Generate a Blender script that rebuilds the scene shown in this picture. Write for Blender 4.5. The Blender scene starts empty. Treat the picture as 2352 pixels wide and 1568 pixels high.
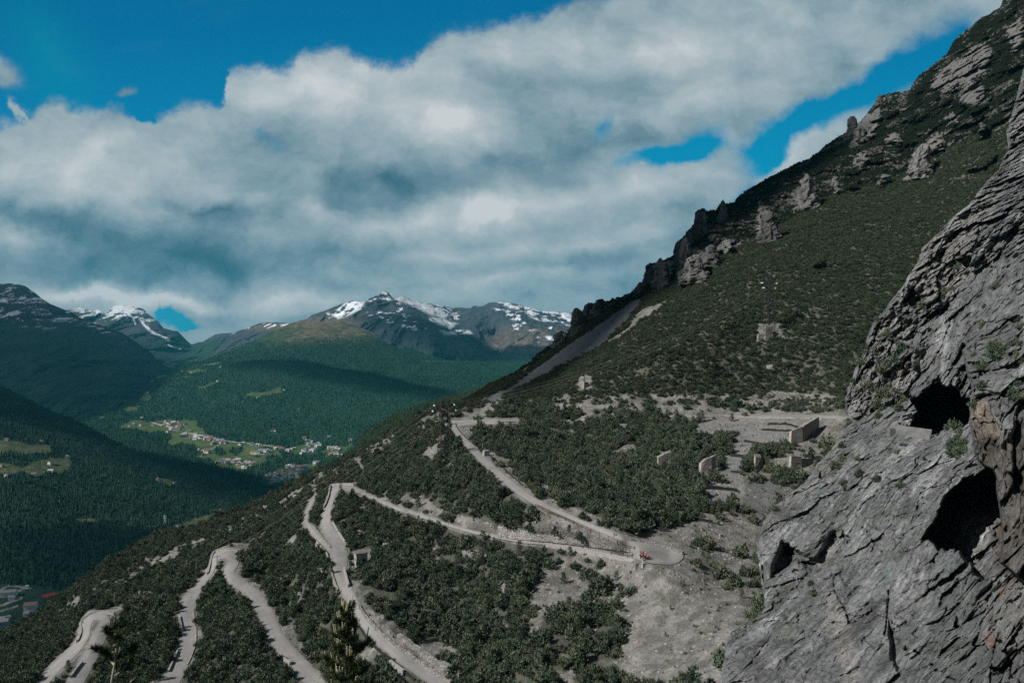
import bpy, math, random
import numpy as np

D = bpy.data
SC = bpy.context.scene
COL = SC.collection

# ------------------------------------------------------------------ camera
W0, H0, F0 = 2352.0, 1568.0, 1568.0          # photograph's frame, 24 mm lens
cam_d = D.cameras.new('camera'); cam = D.objects.new('camera', cam_d); COL.objects.link(cam)
cam_d.sensor_width = 36.0; cam_d.lens = 24.0; cam_d.clip_start = 0.5; cam_d.clip_end = 40000.0
cam.location = (0, 0, 0); cam.rotation_euler = (math.radians(90), 0, 0)
SC.camera = cam
SC.view_settings.view_transform = 'Standard'; SC.view_settings.look = 'None'
SC.view_settings.exposure = 0.0; SC.view_settings.gamma = 1.0

SUN_AZ = math.atan2(-0.86, -0.34)            # clockwise from +Y
SUN_EL = math.radians(40)

# ------------------------------------------------------------------ node helper
class NT:
    def __init__(s, tree): s.t = tree; s.n = tree.nodes; s.l = tree.links
    def put(s, sock, v):
        if v is None: return
        if hasattr(v, 'is_output') or isinstance(v, bpy.types.NodeSocket): s.l.new(v, sock)
        else:
            if sock.type == 'RGBA' and len(v) == 3: v = (*v, 1)
            sock.default_value = v
    def node(s, typ, ins=None, **kw):
        nd = s.n.new(typ)
        for k, v in kw.items(): setattr(nd, k, v)
        for k, v in (ins or {}).items(): s.put(nd.inputs[k], v)
        return nd
    def m(s, op, a, b=None, c=None, clamp=False):
        nd = s.n.new('ShaderNodeMath'); nd.operation = op; nd.use_clamp = clamp
        s.put(nd.inputs[0], a); s.put(nd.inputs[1], b); s.put(nd.inputs[2], c)
        return nd.outputs[0]
    def vm(s, op, a, b=None):
        nd = s.n.new('ShaderNodeVectorMath'); nd.operation = op
        s.put(nd.inputs[0], a); s.put(nd.inputs[1], b)
        return nd.outputs[0]
    def mix(s, f, a, b, mode='MIX'):
        nd = s.n.new('ShaderNodeMix'); nd.data_type = 'RGBA'; nd.blend_type = mode
        s.put(nd.inputs[0], f); s.put(nd.inputs[6], a); s.put(nd.inputs[7], b)
        return nd.outputs[2]
    def noise(s, vec, scale, detail=4, rough=0.5, dist=0.0):
        nd = s.n.new('ShaderNodeTexNoise')
        s.put(nd.inputs['Vector'], vec); nd.inputs['Scale'].default_value = scale
        nd.inputs['Detail'].default_value = detail; nd.inputs['Roughness'].default_value = rough
        nd.inputs['Distortion'].default_value = dist
        return nd.outputs[0]
    def step(s, x, a, b, lo=0.0, hi=1.0, smooth=True):
        nd = s.n.new('ShaderNodeMapRange'); nd.interpolation_type = 'SMOOTHSTEP' if smooth else 'LINEAR'
        s.put(nd.inputs[0], x)
        for i, v in zip((1, 2, 3, 4), (a, b, lo, hi)): s.put(nd.inputs[i], v)
        return nd.outputs[0]
    def blob(s, vec, cx, cy, rx, ry, rot=0.0):
        mp = s.n.new('ShaderNodeMapping'); mp.vector_type = 'TEXTURE'
        s.put(mp.inputs[0], vec)
        mp.inputs[1].default_value = (cx, cy, 0); mp.inputs[2].default_value = (0, 0, math.radians(rot))
        mp.inputs[3].default_value = (rx, ry, 1)
        g = s.n.new('ShaderNodeTexGradient'); g.gradient_type = 'QUADRATIC_SPHERE'
        s.l.new(mp.outputs[0], g.inputs[0])
        return g.outputs[1]

# ------------------------------------------------------------------ world: sky and clouds by direction
def build_world():
    w = D.worlds.new('World'); SC.world = w; w.use_nodes = True
    n = NT(w.node_tree); w.node_tree.nodes.clear()
    sky = n.node('ShaderNodeTexSky'); sky.sky_type = 'NISHITA'; sky.sun_disc = False
    sky.sun_elevation = SUN_EL; sky.sun_rotation = SUN_AZ
    sky.altitude = 1900; sky.air_density = 1.0; sky.dust_density = 0.4; sky.ozone_density = 2.0
    tc = n.node('ShaderNodeTexCoord')
    sep = n.node('ShaderNodeSeparateXYZ', {0: tc.outputs['Generated']})
    X, Y, Z = sep.outputs
    Yc = n.m('MAXIMUM', Y, 0.12)
    U = n.m('MULTIPLY_ADD', n.m('DIVIDE', X, Yc), 1.568, 1.176)
    V = n.m('MULTIPLY_ADD', n.m('DIVIDE', Z, Yc), -1.568, 0.784)
    P = n.node('ShaderNodeCombineXYZ', {0: U, 1: V, 2: 0.0}).outputs[0]
    # domain warp for ragged edges
    wn = n.node('ShaderNodeTexNoise', {'Vector': P, 'Scale': 6.0, 'Detail': 8.0, 'Roughness': 0.62})
    wv = n.vm('MULTIPLY', n.vm('SUBTRACT', wn.outputs[1], (0.5, 0.5, 0.5)), (0.14, 0.11, 0.0))
    Q = n.vm('ADD', P, wv)
    qs = n.node('ShaderNodeSeparateXYZ', {0: Q})
    # upper edge of the cloud bank
    pts = [(-.6, .42), (0.0, .275), (.06, .262), (.13, .225), (.2, .235), (.28, .245), (.33, .268), (.36, .262), (.41, .228), (.46, .222),
           (.498, .235), (.52, .155), (.58, .138), (.655, .142), (.70, .105), (.76, .098), (.83, .12), (.88, .138), (.93, .14),
           (.98, .085), (1.05, .058), (1.15, .04), (1.25, .018), (1.35, -.01), (1.6, -.1), (2.0, -.2), (3.0, -.3)]
    fc = n.node('ShaderNodeFloatCurve'); cv = fc.mapping.curves[0]
    x0, x1, y0, y1 = -.6, 3.0, -.4, .5
    P2 = [((a - x0) / (x1 - x0), (b - y0) / (y1 - y0)) for a, b in pts]
    cv.points[0].location = P2[0]; cv.points[1].location = P2[-1]
    for p in P2[1:-1]: cv.points.new(*p)
    fc.mapping.update()
    n.put(fc.inputs[1], n.m('DIVIDE', n.m('SUBTRACT', qs.outputs[0], x0), x1 - x0))
    edge = n.m('MULTIPLY_ADD', fc.outputs[0], y1 - y0, y0)
    d = n.m('SUBTRACT', qs.outputs[1], edge)
    fine = n.noise(P, 14.0, 8, 0.68)
    soft = n.noise(n.vm('MULTIPLY', P, (1.0, 2.2, 1.0)), 3.2, 8, 0.58)
    cov = n.step(n.m('MULTIPLY_ADD', n.m('SUBTRACT', fine, 0.5), 0.06, d), -0.014, 0.05)
    # blue openings and small detached puffs
    holes = [(1.393, .292, .055, .030, -55, 1.0), (1.52, .358, .115, .026, -12, 2.1), (1.615, .325, .075, .042, -28, 1.7),
             (1.76, .33, .085, .042, -30, 1.9), (1.86, .268, .11, .036, -32, 1.6), (1.985, .215, .15, .046, -27, 1.7), (1.75, .375, .05, .02, -30, 1.2),
             (2.10, .14, .15, .058, -42, 1.7), (2.2, .08, .09, .04, -40, 1.0), (1.70, .445, .05, .02, -40, 1.0),
             (.60, .30, .04, .02, 30, .55), (.345, .272, .017, .014, 40, 2.0), (.64, .34, .06, .03, 30, .5),
             (1.08, .17, .05, .03, 0, .55), (1.22, .14, .07, .03, 0, .35),
             (.40, .742, .045, .018, 14, 2.2), (.455, .763, .04, .014, 14, 2.0), (.365, .728, .02, .012, 14, 1.2),
             (1.83, .13, .05, .015, -30, .4)]
    for (cx, cy, rx, ry, rot, k) in holes:
        cov = n.m('SUBTRACT', cov, n.m('MULTIPLY', n.blob(Q, cx, cy, rx * 1.9, ry * 1.9, rot), k * .80))
    puffs = [(.005, .165, .06, .038, 20, 1.6), (.29, .215, .03, .017, 0, 1.0), (.045, .255, .04, .012, 60, 1.2), (.458, .778, .034, .02, 0, 3.2),
             (.12, .09, .16, .05, 60, .06)]
    for (cx, cy, rx, ry, rot, k) in puffs:
        cov = n.m('ADD', cov, n.m('MULTIPLY', n.blob(Q, cx, cy, rx * 1.4, ry * 1.4, rot), k))
    cov = n.m('ADD', cov, n.m('MULTIPLY', n.m('SUBTRACT', soft, 0.5), 0.5))
    mask = n.step(cov, 0.0, 0.85)
    mask = n.m('MULTIPLY', mask, n.step(Y, 0.05, 0.45))
    mask = n.m('MULTIPLY', mask, n.step(V, -0.75, -0.2))
    # light and dark parts of the bank
    bl = [(.16, .40, .36, .14, 8, .42), (.25, .33, .30, .09, 0, .16), (.55, .20, .2, .1, 0, .22), (.78, .22, .28, .16, 20, .40), (1.03, .27, .20, .12, 15, .46),
          (.90, .16, .2, .07, 0, .2), (1.5, .12, .45, .14, -10, .30), (1.15, .10, .2, .09, -20, .22), (1.95, .06, .35, .10, -10, .12), (1.62, .22, .25, .06, -8, .16),
          (1.12, .485, .26, .055, -6, .50), (.45, .715, .3, .03, 0, .25), (1.0, .665, .2, .03, 0, .2), (.88, .52, .3, .05, 3, .28), (1.45, .44, .30, .07, -12, .34), (1.83, .34, .22, .06, -28, .30), (.73, .49, .08, .04, 0, .24),
          (.65, .685, .20, .055, 0, .55), (.60, .66, .12, .05, 20, .2), (.22, .682, .26, .032, 3, .75), (.40, .70, .15, .02, 5, .4), (.37, .49, .06, .02, 0, .2), (.04, .54, .09, .025, 5, .22),
          (1.15, .63, .3, .03, -4, .28), (1.3, .56, .35, .03, -4, .22), (1.0, .59, .3, .025, 0, .16), (1.25, .68, .2, .03, 0, .1), (.38, .64, .05, .008, 10, -.1),
          (.90, .42, .26, .065, 3, -.40), (1.12, .37, .2, .05, 10, -.18), (.50, .49, .18, .05, 4, -.38), (.12, .51, .28, .05, 10, -.32), (.42, .60, .38, .085, 10, -.42),
          (.52, .625, .16, .06, 18, -.34), (.22, .62, .3, .05, 6, -.18), (.75, .58, .22, .04, 5, -.18), (1.28, .285, .2, .06, 15, -.14), (1.45, .33, .16, .03, -8, -.20),
          (1.3, .60, .25, .03, -5, -.20), (1.22, .68, .08, .025, 0, -.26), (.9, .655, .25, .03, 0, -.22), (.75, .74, .25, .03, 5, -.2), (.62, .32, .12, .06, 30, -.16), (1.15, .19, .16, .05, 0, -.14),
          (1.55, .55, .2, .03, -10, -.15), (2.15, .14, .2, .08, -30, -.12), (1.35, .42, .12, .035, -12, -.1)]
    b = n.m('MULTIPLY_ADD', n.m('SUBTRACT', soft, 0.5), 0.50, 0.60)
    b = n.m('ADD', b, n.m('MULTIPLY', n.m('SUBTRACT', n.noise(n.vm('MULTIPLY', Q, (1.0, 1.5, 1.0)), 8.0, 9, 0.68), 0.5), 0.66))
    for (cx, cy, rx, ry, rot, k) in bl:
        b = n.m('ADD', b, n.m('MULTIPLY', n.blob(Q, cx, cy, rx * 1.35, ry * 1.35, rot), k * 1.12))
    vo = n.node('ShaderNodeTexVoronoi', {'Vector': n.vm('ADD', n.vm('MULTIPLY', Q, (1.0, 1.25, 1.0)), (0, 0, .3)), 'Scale': 11.0}); vo.feature = 'SMOOTH_F1'
    b = n.m('ADD', b, n.m('MULTIPLY', n.m('SUBTRACT', .38, vo.outputs[0]), .30))
    b = n.m('MULTIPLY_ADD', b, .88, .03)
    cr = n.node('ShaderNodeValToRGB', {0: b})
    e = cr.color_ramp; e.elements[0].position = 0.0; e.elements[0].color = (0.035, 0.115, 0.165, 1)
    e.elements[1].position = 1.0; e.elements[1].color = (0.62, 0.655, 0.67, 1)
    for p, c in ((0.22, (0.065, 0.16, 0.215)), (0.42, (0.16, 0.265, 0.325)), (0.60, (0.29, 0.39, 0.44)), (0.80, (0.44, 0.51, 0.54))):
        q = e.elements.new(p); q.color = (*c, 1)
    # clear sky: the physical sky, graded by height towards the photograph's teal blue
    sr = n.node('ShaderNodeValToRGB', {0: n.m('MULTIPLY_ADD', n.m('MULTIPLY_ADD', U, .06, V), .8, .2)}); q = sr.color_ramp
    q.elements[0].position = .10; q.elements[0].color = (0.0, .125, .30, 1); q.elements[1].position = .88; q.elements[1].color = (.012, .25, .42, 1)
    for p, c in ((.28, (0, .155, .35)), (.42, (0, .205, .415)), (.55, (0, .265, .475)), (.66, (0, .30, .50))): e2 = q.elements.new(p); e2.color = (*c, 1)
    tl = n.m('MULTIPLY_ADD', n.blob(P, .1, .10, .34, .16, 60), .42, 1.0)
    grade = n.mix(1.0, n.mix(1.0, sr.outputs[0], (8.0, 8.0, 8.0), 'MULTIPLY'), n.node('ShaderNodeCombineXYZ', {0: 1.0, 1: tl, 2: 1.0}).outputs[0], 'MULTIPLY')
    clear = n.mix(.85, n.mix(1.0, sky.outputs[0], (0.03, 0.55, 0.70), 'MULTIPLY'), grade)
    cl = n.mix(1.0, cr.outputs[0], (8.0, 8.0, 8.0), 'MULTIPLY')
    res = n.mix(mask, clear, cl)
    rest = n.mix(.5, n.mix(1.0, sky.outputs[0], (0.40, 0.40, 0.36), 'MULTIPLY'), (.62, .78, .90))
    res = n.mix(n.m('MULTIPLY', n.step(Y, .0, .35), n.step(V, -.9, -.15)), rest, res)
    low = n.step(Z, -0.35, -0.1)
    res = n.mix(low, (0.14, 0.18, 0.17), res)
    bg = n.node('ShaderNodeBackground', {0: res, 1: 0.125})
    out = n.node('ShaderNodeOutputWorld'); n.l.new(bg.outputs[0], out.inputs[0])
build_world()

sun_d = D.lights.new('sun', 'SUN'); sun_d.energy = 5.0; sun_d.angle = math.radians(0.53); sun_d.color = (1.0, 0.965, 0.925)
sun = D.objects.new('sun', sun_d); COL.objects.link(sun)
sun.rotation_euler = (math.radians(90) - SUN_EL, 0, math.pi - SUN_AZ)
SC.cycles.use_denoising = False
SC.cycles.max_bounces = 5; SC.cycles.diffuse_bounces = 2; SC.cycles.glossy_bounces = 1
SC.cycles.transmission_bounces = 2; SC.cycles.volume_bounces = 0; SC.cycles.transparent_max_bounces = 12
SC.cycles.caustics_reflective = False; SC.cycles.caustics_refractive = False
# ------------------------------------------------------------------ noise and interpolation (numpy)
RS = np.random.RandomState(7)
def _h(ix, iy, iz, seed):
    h = (ix.astype(np.uint32) * np.uint32(374761393) + iy.astype(np.uint32) * np.uint32(668265263)
         + iz.astype(np.uint32) * np.uint32(2147483647) + np.uint32(seed * 974711 + 12345))
    h ^= h >> np.uint32(13); h *= np.uint32(1274126177); h ^= h >> np.uint32(16)
    h *= np.uint32(2246822519); h ^= h >> np.uint32(15)
    return h
def perlin(p, seed=0):
    f = np.floor(p); i = f.astype(np.int64); t = (p - f).astype(np.float32)
    w = t * t * t * (t * (t * 6 - 15) + 10)
    out = np.zeros(len(p), np.float32)
    for dx in (0, 1):
        wx = w[:, 0] if dx else 1 - w[:, 0]
        for dy in (0, 1):
            wy = w[:, 1] if dy else 1 - w[:, 1]
            for dz in (0, 1):
                wz = w[:, 2] if dz else 1 - w[:, 2]
                h = _h(i[:, 0] + dx, i[:, 1] + dy, i[:, 2] + dz, seed)
                gx = (h & np.uint32(1023)).astype(np.float32) / 511.5 - 1
                gy = ((h >> np.uint32(10)) & np.uint32(1023)).astype(np.float32) / 511.5 - 1
                gz = ((h >> np.uint32(20)) & np.uint32(1023)).astype(np.float32) / 511.5 - 1
                out += wx * wy * wz * (gx * (t[:, 0] - dx) + gy * (t[:, 1] - dy) + gz * (t[:, 2] - dz))
    return out * 1.3
def fbm(p, octs=4, rough=0.5, lac=2.03, seed=0, ridged=False):
    a, s, tot = 1.0, 0.0, 0.0; q = np.asarray(p, np.float64)
    for k in range(octs):
        v = perlin(q, seed + k * 17)
        if ridged: v = 1.0 - 2.0 * np.abs(v) * 1.4
        s = s + a * v; tot += a; a *= rough; q = q * lac + 11.3
    return s / tot
def facets(p, seed=0, tilt=.9):
    """broken-rock relief: every cell has its own level and its own tilted face; also the distance to the joints"""
    f = np.floor(p); i = f.astype(np.int64); t = p - f; d1 = np.full(len(p), 9.0); d2 = np.full(len(p), 9.0); h1 = np.zeros(len(p))
    for dx in (-1, 0, 1):
        for dy in (-1, 0, 1):
            for dz in (-1, 0, 1):
                a, b, c = i[:, 0] + dx, i[:, 1] + dy, i[:, 2] + dz
                H = _h(a, b, c, seed); H2 = _h(a, b, c, seed + 77)
                ox = (H & np.uint32(255)) / 255.0; oy = ((H >> np.uint32(8)) & np.uint32(255)) / 255.0; oz = ((H >> np.uint32(16)) & np.uint32(255)) / 255.0
                ex, ey, ez = dx + ox - t[:, 0], dy + oy - t[:, 1], dz + oz - t[:, 2]; d = ex * ex + ey * ey + ez * ez
                lev = ((H2 & np.uint32(255)) / 127.5 - 1) * .6 + tilt * (ex * (((H2 >> np.uint32(8)) & np.uint32(255)) / 127.5 - 1) + ey * (((H2 >> np.uint32(16)) & np.uint32(255)) / 127.5 - 1) + ez * (((H2 >> np.uint32(24)) & np.uint32(255)) / 127.5 - 1))
                m = d < d1; d2 = np.where(m, d1, np.minimum(d2, d)); h1 = np.where(m, lev, h1); d1 = np.where(m, d, d1)
    return h1, np.sqrt(d2) - np.sqrt(d1)
def sstep(x, a, b):
    t = np.clip((x - a) / (b - a), 0, 1); return t * t * (3 - 2 * t)
def lerp(a, b, t): return a + (b - a) * t

class TPS:
    """thin plate spline through scattered (u, v, depth) points, in 1/depth, so that planes stay planes"""
    def __init__(s, pts, lam=1e-5):
        A = np.array(pts, float); s.p = A[:, :2] / 1000.0; val = 1.0 / A[:, 2]; s.k = val.mean()
        n = len(A); K = s._u(((s.p[:, None] - s.p[None]) ** 2).sum(-1)) + lam * np.eye(n)
        Pm = np.c_[np.ones(n), s.p]; M = np.zeros((n + 3, n + 3)); M[:n, :n] = K; M[:n, n:] = Pm; M[n:, :n] = Pm.T
        s.w = np.linalg.solve(M, np.r_[val / s.k, 0, 0, 0]); s.lo = 0.4 * val.min(); s.hi = 3.0 * val.max()
    @staticmethod
    def _u(r2): return 0.5 * r2 * np.log(r2 + 1e-12)
    def __call__(s, u, v):
        u = np.asarray(u, float); v = np.asarray(v, float); sh = u.shape
        q = np.c_[u.ravel(), v.ravel()] / 1000.0; out = np.empty(len(q))
        for a in range(0, len(q), 20000):
            c = q[a:a + 20000]
            r2 = (c[:, None, 0] - s.p[None, :, 0]) ** 2 + (c[:, None, 1] - s.p[None, :, 1]) ** 2
            out[a:a + 20000] = s._u(r2) @ s.w[:-3] + s.w[-3] + c @ s.w[-2:]
        return (1.0 / np.clip(out * s.k, s.lo, s.hi)).reshape(sh)

def ray(u, v, y):
    u, v, y = np.broadcast_arrays(np.asarray(u, float), np.asarray(v, float), np.asarray(y, float))
    return np.stack([(u - W0 / 2) / F0 * y, y, (H0 / 2 - v) / F0 * y], -1)
def to_px(P):
    return W0 / 2 + F0 * P[..., 0] / P[..., 1], H0 / 2 - F0 * P[..., 2] / P[..., 1]
def pl(pts): A = np.array(pts, float); return lambda x: np.interp(x, A[:, 0], A[:, 1])

def sd_poly(poly, u, v):
    """signed distance in px to a closed polygon, negative inside"""
    A = np.array(poly, float); B = np.roll(A, -1, 0); x = u.ravel(); y = v.ravel()
    d = np.full(x.shape, 1e9); ins = np.zeros(x.shape, bool)
    x0, y0 = A.min(0) - 80; x1, y1 = A.max(0) + 80
    k = np.nonzero((x > x0) & (x < x1) & (y > y0) & (y < y1))[0]
    xx, yy = x[k], y[k]; dd = np.full(k.shape, 1e9); ii = np.zeros(k.shape, bool)
    for (ax, ay), (bx, by) in zip(A, B):
        ex, ey = bx - ax, by - ay; t = np.clip(((xx - ax) * ex + (yy - ay) * ey) / (ex * ex + ey * ey + 1e-9), 0, 1)
        dd = np.minimum(dd, np.hypot(xx - ax - t * ex, yy - ay - t * ey))
        c = (ay > yy) != (by > yy); ii ^= c & (xx < (bx - ax) * (yy - ay) / (by - ay + 1e-12) + ax)
    d[k] = np.where(ii, -dd, dd)
    return d.reshape(u.shape)
def d_line(line, u, v, reach=120):
    """distance to an open polyline [(u,v,...)], plus interpolated third value (half width)"""
    A = np.array([p[:3] if len(p) > 2 else (*p, 0) for p in line], float)
    x = u.ravel(); y = v.ravel(); d = np.full(x.shape, 1e9); w = np.zeros(x.shape)
    x0, y0 = A[:, :2].min(0) - reach; x1, y1 = A[:, :2].max(0) + reach
    k = np.nonzero((x > x0) & (x < x1) & (y > y0) & (y < y1))[0]
    xx, yy = x[k], y[k]; dd = np.full(k.shape, 1e9); ww = np.zeros(k.shape)
    for a, b in zip(A[:-1], A[1:]):
        ex, ey = b[0] - a[0], b[1] - a[1]
        t = np.clip(((xx - a[0]) * ex + (yy - a[1]) * ey) / (ex * ex + ey * ey + 1e-9), 0, 1)
        e = np.hypot(xx - a[0] - t * ex, yy - a[1] - t * ey); m = e < dd
        dd[m] = e[m]; ww[m] = (a[2] + t * (b[2] - a[2]))[m]
    d[k] = dd; w[k] = ww
    return d.reshape(u.shape), w.reshape(u.shape)
def soft(poly, u, v, s=6.0, grow=0.0):
    return 1 - sstep(sd_poly(poly, u, v), grow - s, grow + s)

# ------------------------------------------------------------------ mesh and object helpers
def mesh_np(name, verts, faces, mats=(), smooth=False, col=None, mat_idx=None):
    """faces: (n,3) or (n,4) int array or list of arrays"""
    me = D.meshes.new(name); V = np.ascontiguousarray(verts, np.float32).reshape(-1, 3)
    fl = faces if isinstance(faces, list) else [faces]
    fl = [np.ascontiguousarray(f, np.int32) for f in fl if len(f)]
    me.vertices.add(len(V)); me.vertices.foreach_set('co', V.ravel())
    nl = sum(f.size for f in fl); npoly = sum(len(f) for f in fl)
    me.loops.add(nl); me.polygons.add(npoly)
    me.loops.foreach_set('vertex_index', np.concatenate([f.ravel() for f in fl]))
    tot = np.concatenate([np.full(len(f), f.shape[1], np.int32) for f in fl])
    st = np.zeros(npoly, np.int32); st[1:] = np.cumsum(tot)[:-1]
    me.polygons.foreach_set('loop_start', st)
    try: me.polygons.foreach_set('loop_total', tot)
    except Exception: pass
    for m in mats: me.materials.append(m)
    if mat_idx is not None: me.polygons.foreach_set('material_index', np.ascontiguousarray(mat_idx, np.int32))
    me.polygons.foreach_set('use_smooth', np.full(npoly, smooth))
    if col is not None:
        a = me.color_attributes.new('Col', 'FLOAT_COLOR', 'POINT')
        c = np.ones((len(V), 4), np.float32); c[:, :col.shape[1]] = col; a.data.foreach_set('color', c.ravel())
    me.update(calc_edges=True); me.validate(verbose=False)
    return me
def link(name, me, parent=None, loc=None, **props):
    o = D.objects.new(name, me); COL.objects.link(o)
    if parent is not None: o.parent = parent
    if loc is not None: o.location = loc
    for k, v in props.items():
        if v: o[k] = v
    return o
def thing(name, label, cat, loc=(0, 0, 0), rz=0.0, group=None):
    o = D.objects.new(name, None); COL.objects.link(o); o.location = loc; o.rotation_euler = (0, 0, rz)
    o['label'] = label; o['category'] = cat
    if group: o['group'] = group
    return o
class MB:
    """collects boxes, prisms and tubes into one mesh"""
    def __init__(s): s.v = []; s.f = []; s.mi = []
    def add(s, V, Fs, mi=0):
        b = len(s.v); s.v += [tuple(map(float, p)) for p in V]; s.f += [tuple(b + i for i in f) for f in Fs]; s.mi += [mi] * len(Fs)
    def box(s, c, d, rz=0.0, mi=0, top=1.0):
        ca, sa = math.cos(rz), math.sin(rz); V = []
        for z in (0, 1):
            k = top if z else 1.0
            for x, y in ((-1, -1), (1, -1), (1, 1), (-1, 1)):
                px, py = x * d[0] / 2 * k, y * d[1] / 2 * k
                V.append((c[0] + px * ca - py * sa, c[1] + px * sa + py * ca, c[2] + z * d[2]))
        s.add(V, [(3, 2, 1, 0), (4, 5, 6, 7), (0, 1, 5, 4), (1, 2, 6, 5), (2, 3, 7, 6), (3, 0, 4, 7)], mi)
    def tube(s, a, b, r0, r1=None, n=6, mi=0, caps=True):
        r1 = r0 if r1 is None else r1; a = np.array(a, float); b = np.array(b, float); d = b - a; L = np.linalg.norm(d)
        if L < 1e-6: return
        d /= L; x = np.cross(d, (0, 0, 1) if abs(d[2]) < .9 else (1, 0, 0)); x /= np.linalg.norm(x); y = np.cross(d, x); V = []
        for p, r in ((a, r0), (b, r1)):
            for k in range(n):
                t = 2 * math.pi * k / n; V.append(p + r * (math.cos(t) * x + math.sin(t) * y))
        Fs = [(k, (k + 1) % n, n + (k + 1) % n, n + k) for k in range(n)]
        if caps: Fs += [tuple(range(n - 1, -1, -1)), tuple(range(n, 2 * n))]
        s.add(V, Fs, mi)
    def mesh(s, name, mats, smooth=False):
        me = D.meshes.new(name); me.from_pydata(s.v, [], s.f)
        for m in mats: me.materials.append(m)
        me.polygons.foreach_set('material_index', s.mi)
        me.polygons.foreach_set('use_smooth', [smooth] * len(s.f)); me.update()
        return me
    def obj(s, name, mats, parent=None, smooth=False, **props): return link(name, s.mesh(name, mats, smooth), parent, **props)

def grid_faces(nr, nc):
    i = np.arange(nr * nc).reshape(nr, nc)
    return np.stack([i[:-1, :-1], i[1:, :-1], i[1:, 1:], i[:-1, 1:]], -1).reshape(-1, 4)

# ------------------------------------------------------------------ materials
def new_mat(name):
    m = D.materials.new(name); m.use_nodes = True; n = NT(m.node_tree); b = m.node_tree.nodes['Principled BSDF']
    b.inputs['Specular IOR Level'].default_value = 0.15; b.inputs['Roughness'].default_value = 0.9
    return m, n, b
def mat_flat(name, col, rough=0.85, var=0.25, scale=1.5, metal=0.0, spec=0.2, bump=0.0):
    m, n, b = new_mat(name); tc = n.node('ShaderNodeTexCoord')
    f = n.noise(tc.outputs['Object'], scale, 5, 0.6)
    k = n.step(f, 0.3, 0.7, 1 - var, 1 + var, smooth=False)
    c = n.mix(1.0, col, n.node('ShaderNodeCombineXYZ', {0: k, 1: k, 2: k}).outputs[0], 'MULTIPLY')
    n.put(b.inputs['Base Color'], c); b.inputs['Roughness'].default_value = rough
    b.inputs['Metallic'].default_value = metal; b.inputs['Specular IOR Level'].default_value = spec
    if bump:
        bp = n.node('ShaderNodeBump', {'Height': f, 'Distance': bump}); n.put(b.inputs['Normal'], bp.outputs[0])
    return m
def mat_ground(name, scales=(0.35, 1.6), var=0.35, bump=0.35, rough=0.95, aniso=None, bscale=None):
    """albedo from the surface's own colour attribute, broken up by object-space noise"""
    m, n, b = new_mat(name); at = n.node('ShaderNodeAttribute', attribute_name='Col'); tc = n.node('ShaderNodeTexCoord')
    p = tc.outputs['Object']
    if aniso:
        mp = n.node('ShaderNodeMapping', {0: p}); mp.inputs[2].default_value = aniso[0]; mp.inputs[3].default_value = aniso[1]; p = mp.outputs[0]
    f1 = n.noise(p, scales[0], 6, 0.62); f2 = n.noise(p, scales[1], 5, 0.7)
    k = n.m('MULTIPLY', n.step(f1, 0.28, 0.72, 1 - var * .7, 1 + var * .7, smooth=False), n.step(f2, 0.28, 0.72, 1 - var, 1 + var, smooth=False))
    c = n.mix(1.0, at.outputs[0], n.node('ShaderNodeCombineXYZ', {0: k, 1: k, 2: k}).outputs[0], 'MULTIPLY')
    n.put(b.inputs['Base Color'], c); b.inputs['Roughness'].default_value = rough
    h = n.m('ADD', n.m('MULTIPLY', f1, 2.5), f2)
    bp = n.node('ShaderNodeBump', {'Height': h, 'Distance': bump}); n.put(b.inputs['Normal'], bp.outputs[0])
    return m
def mat_leaf(name, cols, rough=0.75, obj_rand=True, transl=0.0, attr=False, up=None):
    m, n, b = new_mat(name)
    if attr:
        c = n.node('ShaderNodeAttribute', attribute_name='Col').outputs[0]
    else:
        oi = n.node('ShaderNodeObjectInfo'); tc = n.node('ShaderNodeTexCoord')
        r = n.node('ShaderNodeValToRGB', {0: n.m('MULTIPLY_ADD', n.m('SUBTRACT', n.noise(tc.outputs['Object'], 1.3, 3, .6), .5), 1.0, oi.outputs['Random'])})
        e = r.color_ramp; e.elements[0].color = (*cols[0], 1); e.elements[1].color = (*cols[-1], 1)
        for i, q in enumerate(cols[1:-1]): k = e.elements.new((i + 1) / (len(cols) - 1)); k.color = (*q, 1)
        c = r.outputs[0]
    n.put(b.inputs['Base Color'], c); b.inputs['Roughness'].default_value = rough
    return m
# ------------------------------------------------------------------ survey of the near mountainside
_C = {'c1': (0, 588, .3516), 'c2': (0, 1017, .3516), 'c3': (643, 1017, .3516), 'c4': (1525, 1017, .3516), 'c5': (1525, 588, .3516),
      'c6': (919, 827, .3516), 'c7': (1378, 184, .4143), 'c8': (551, 588, .3516), 's1': (386, 1268, .1758), 's2': (1286, 1148, .1758),
      's3': (1608, 919, .1758), 's4': (1984.5, 827, .3517), 's5': (1011, 873, .1172), 's6': (0, 1286, .1758), 's7': (717, 1057, .1172),
      's8': (349, 919, .1953), 'k2': (1176, 0, .5), 'd': (0, 0, 1)}
def cv(c, *pts):
    a, b, k = _C[c]; return [(a + p[0] * k, b + p[1] * k) + tuple(q * k for q in p[2:]) for p in pts]

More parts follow.
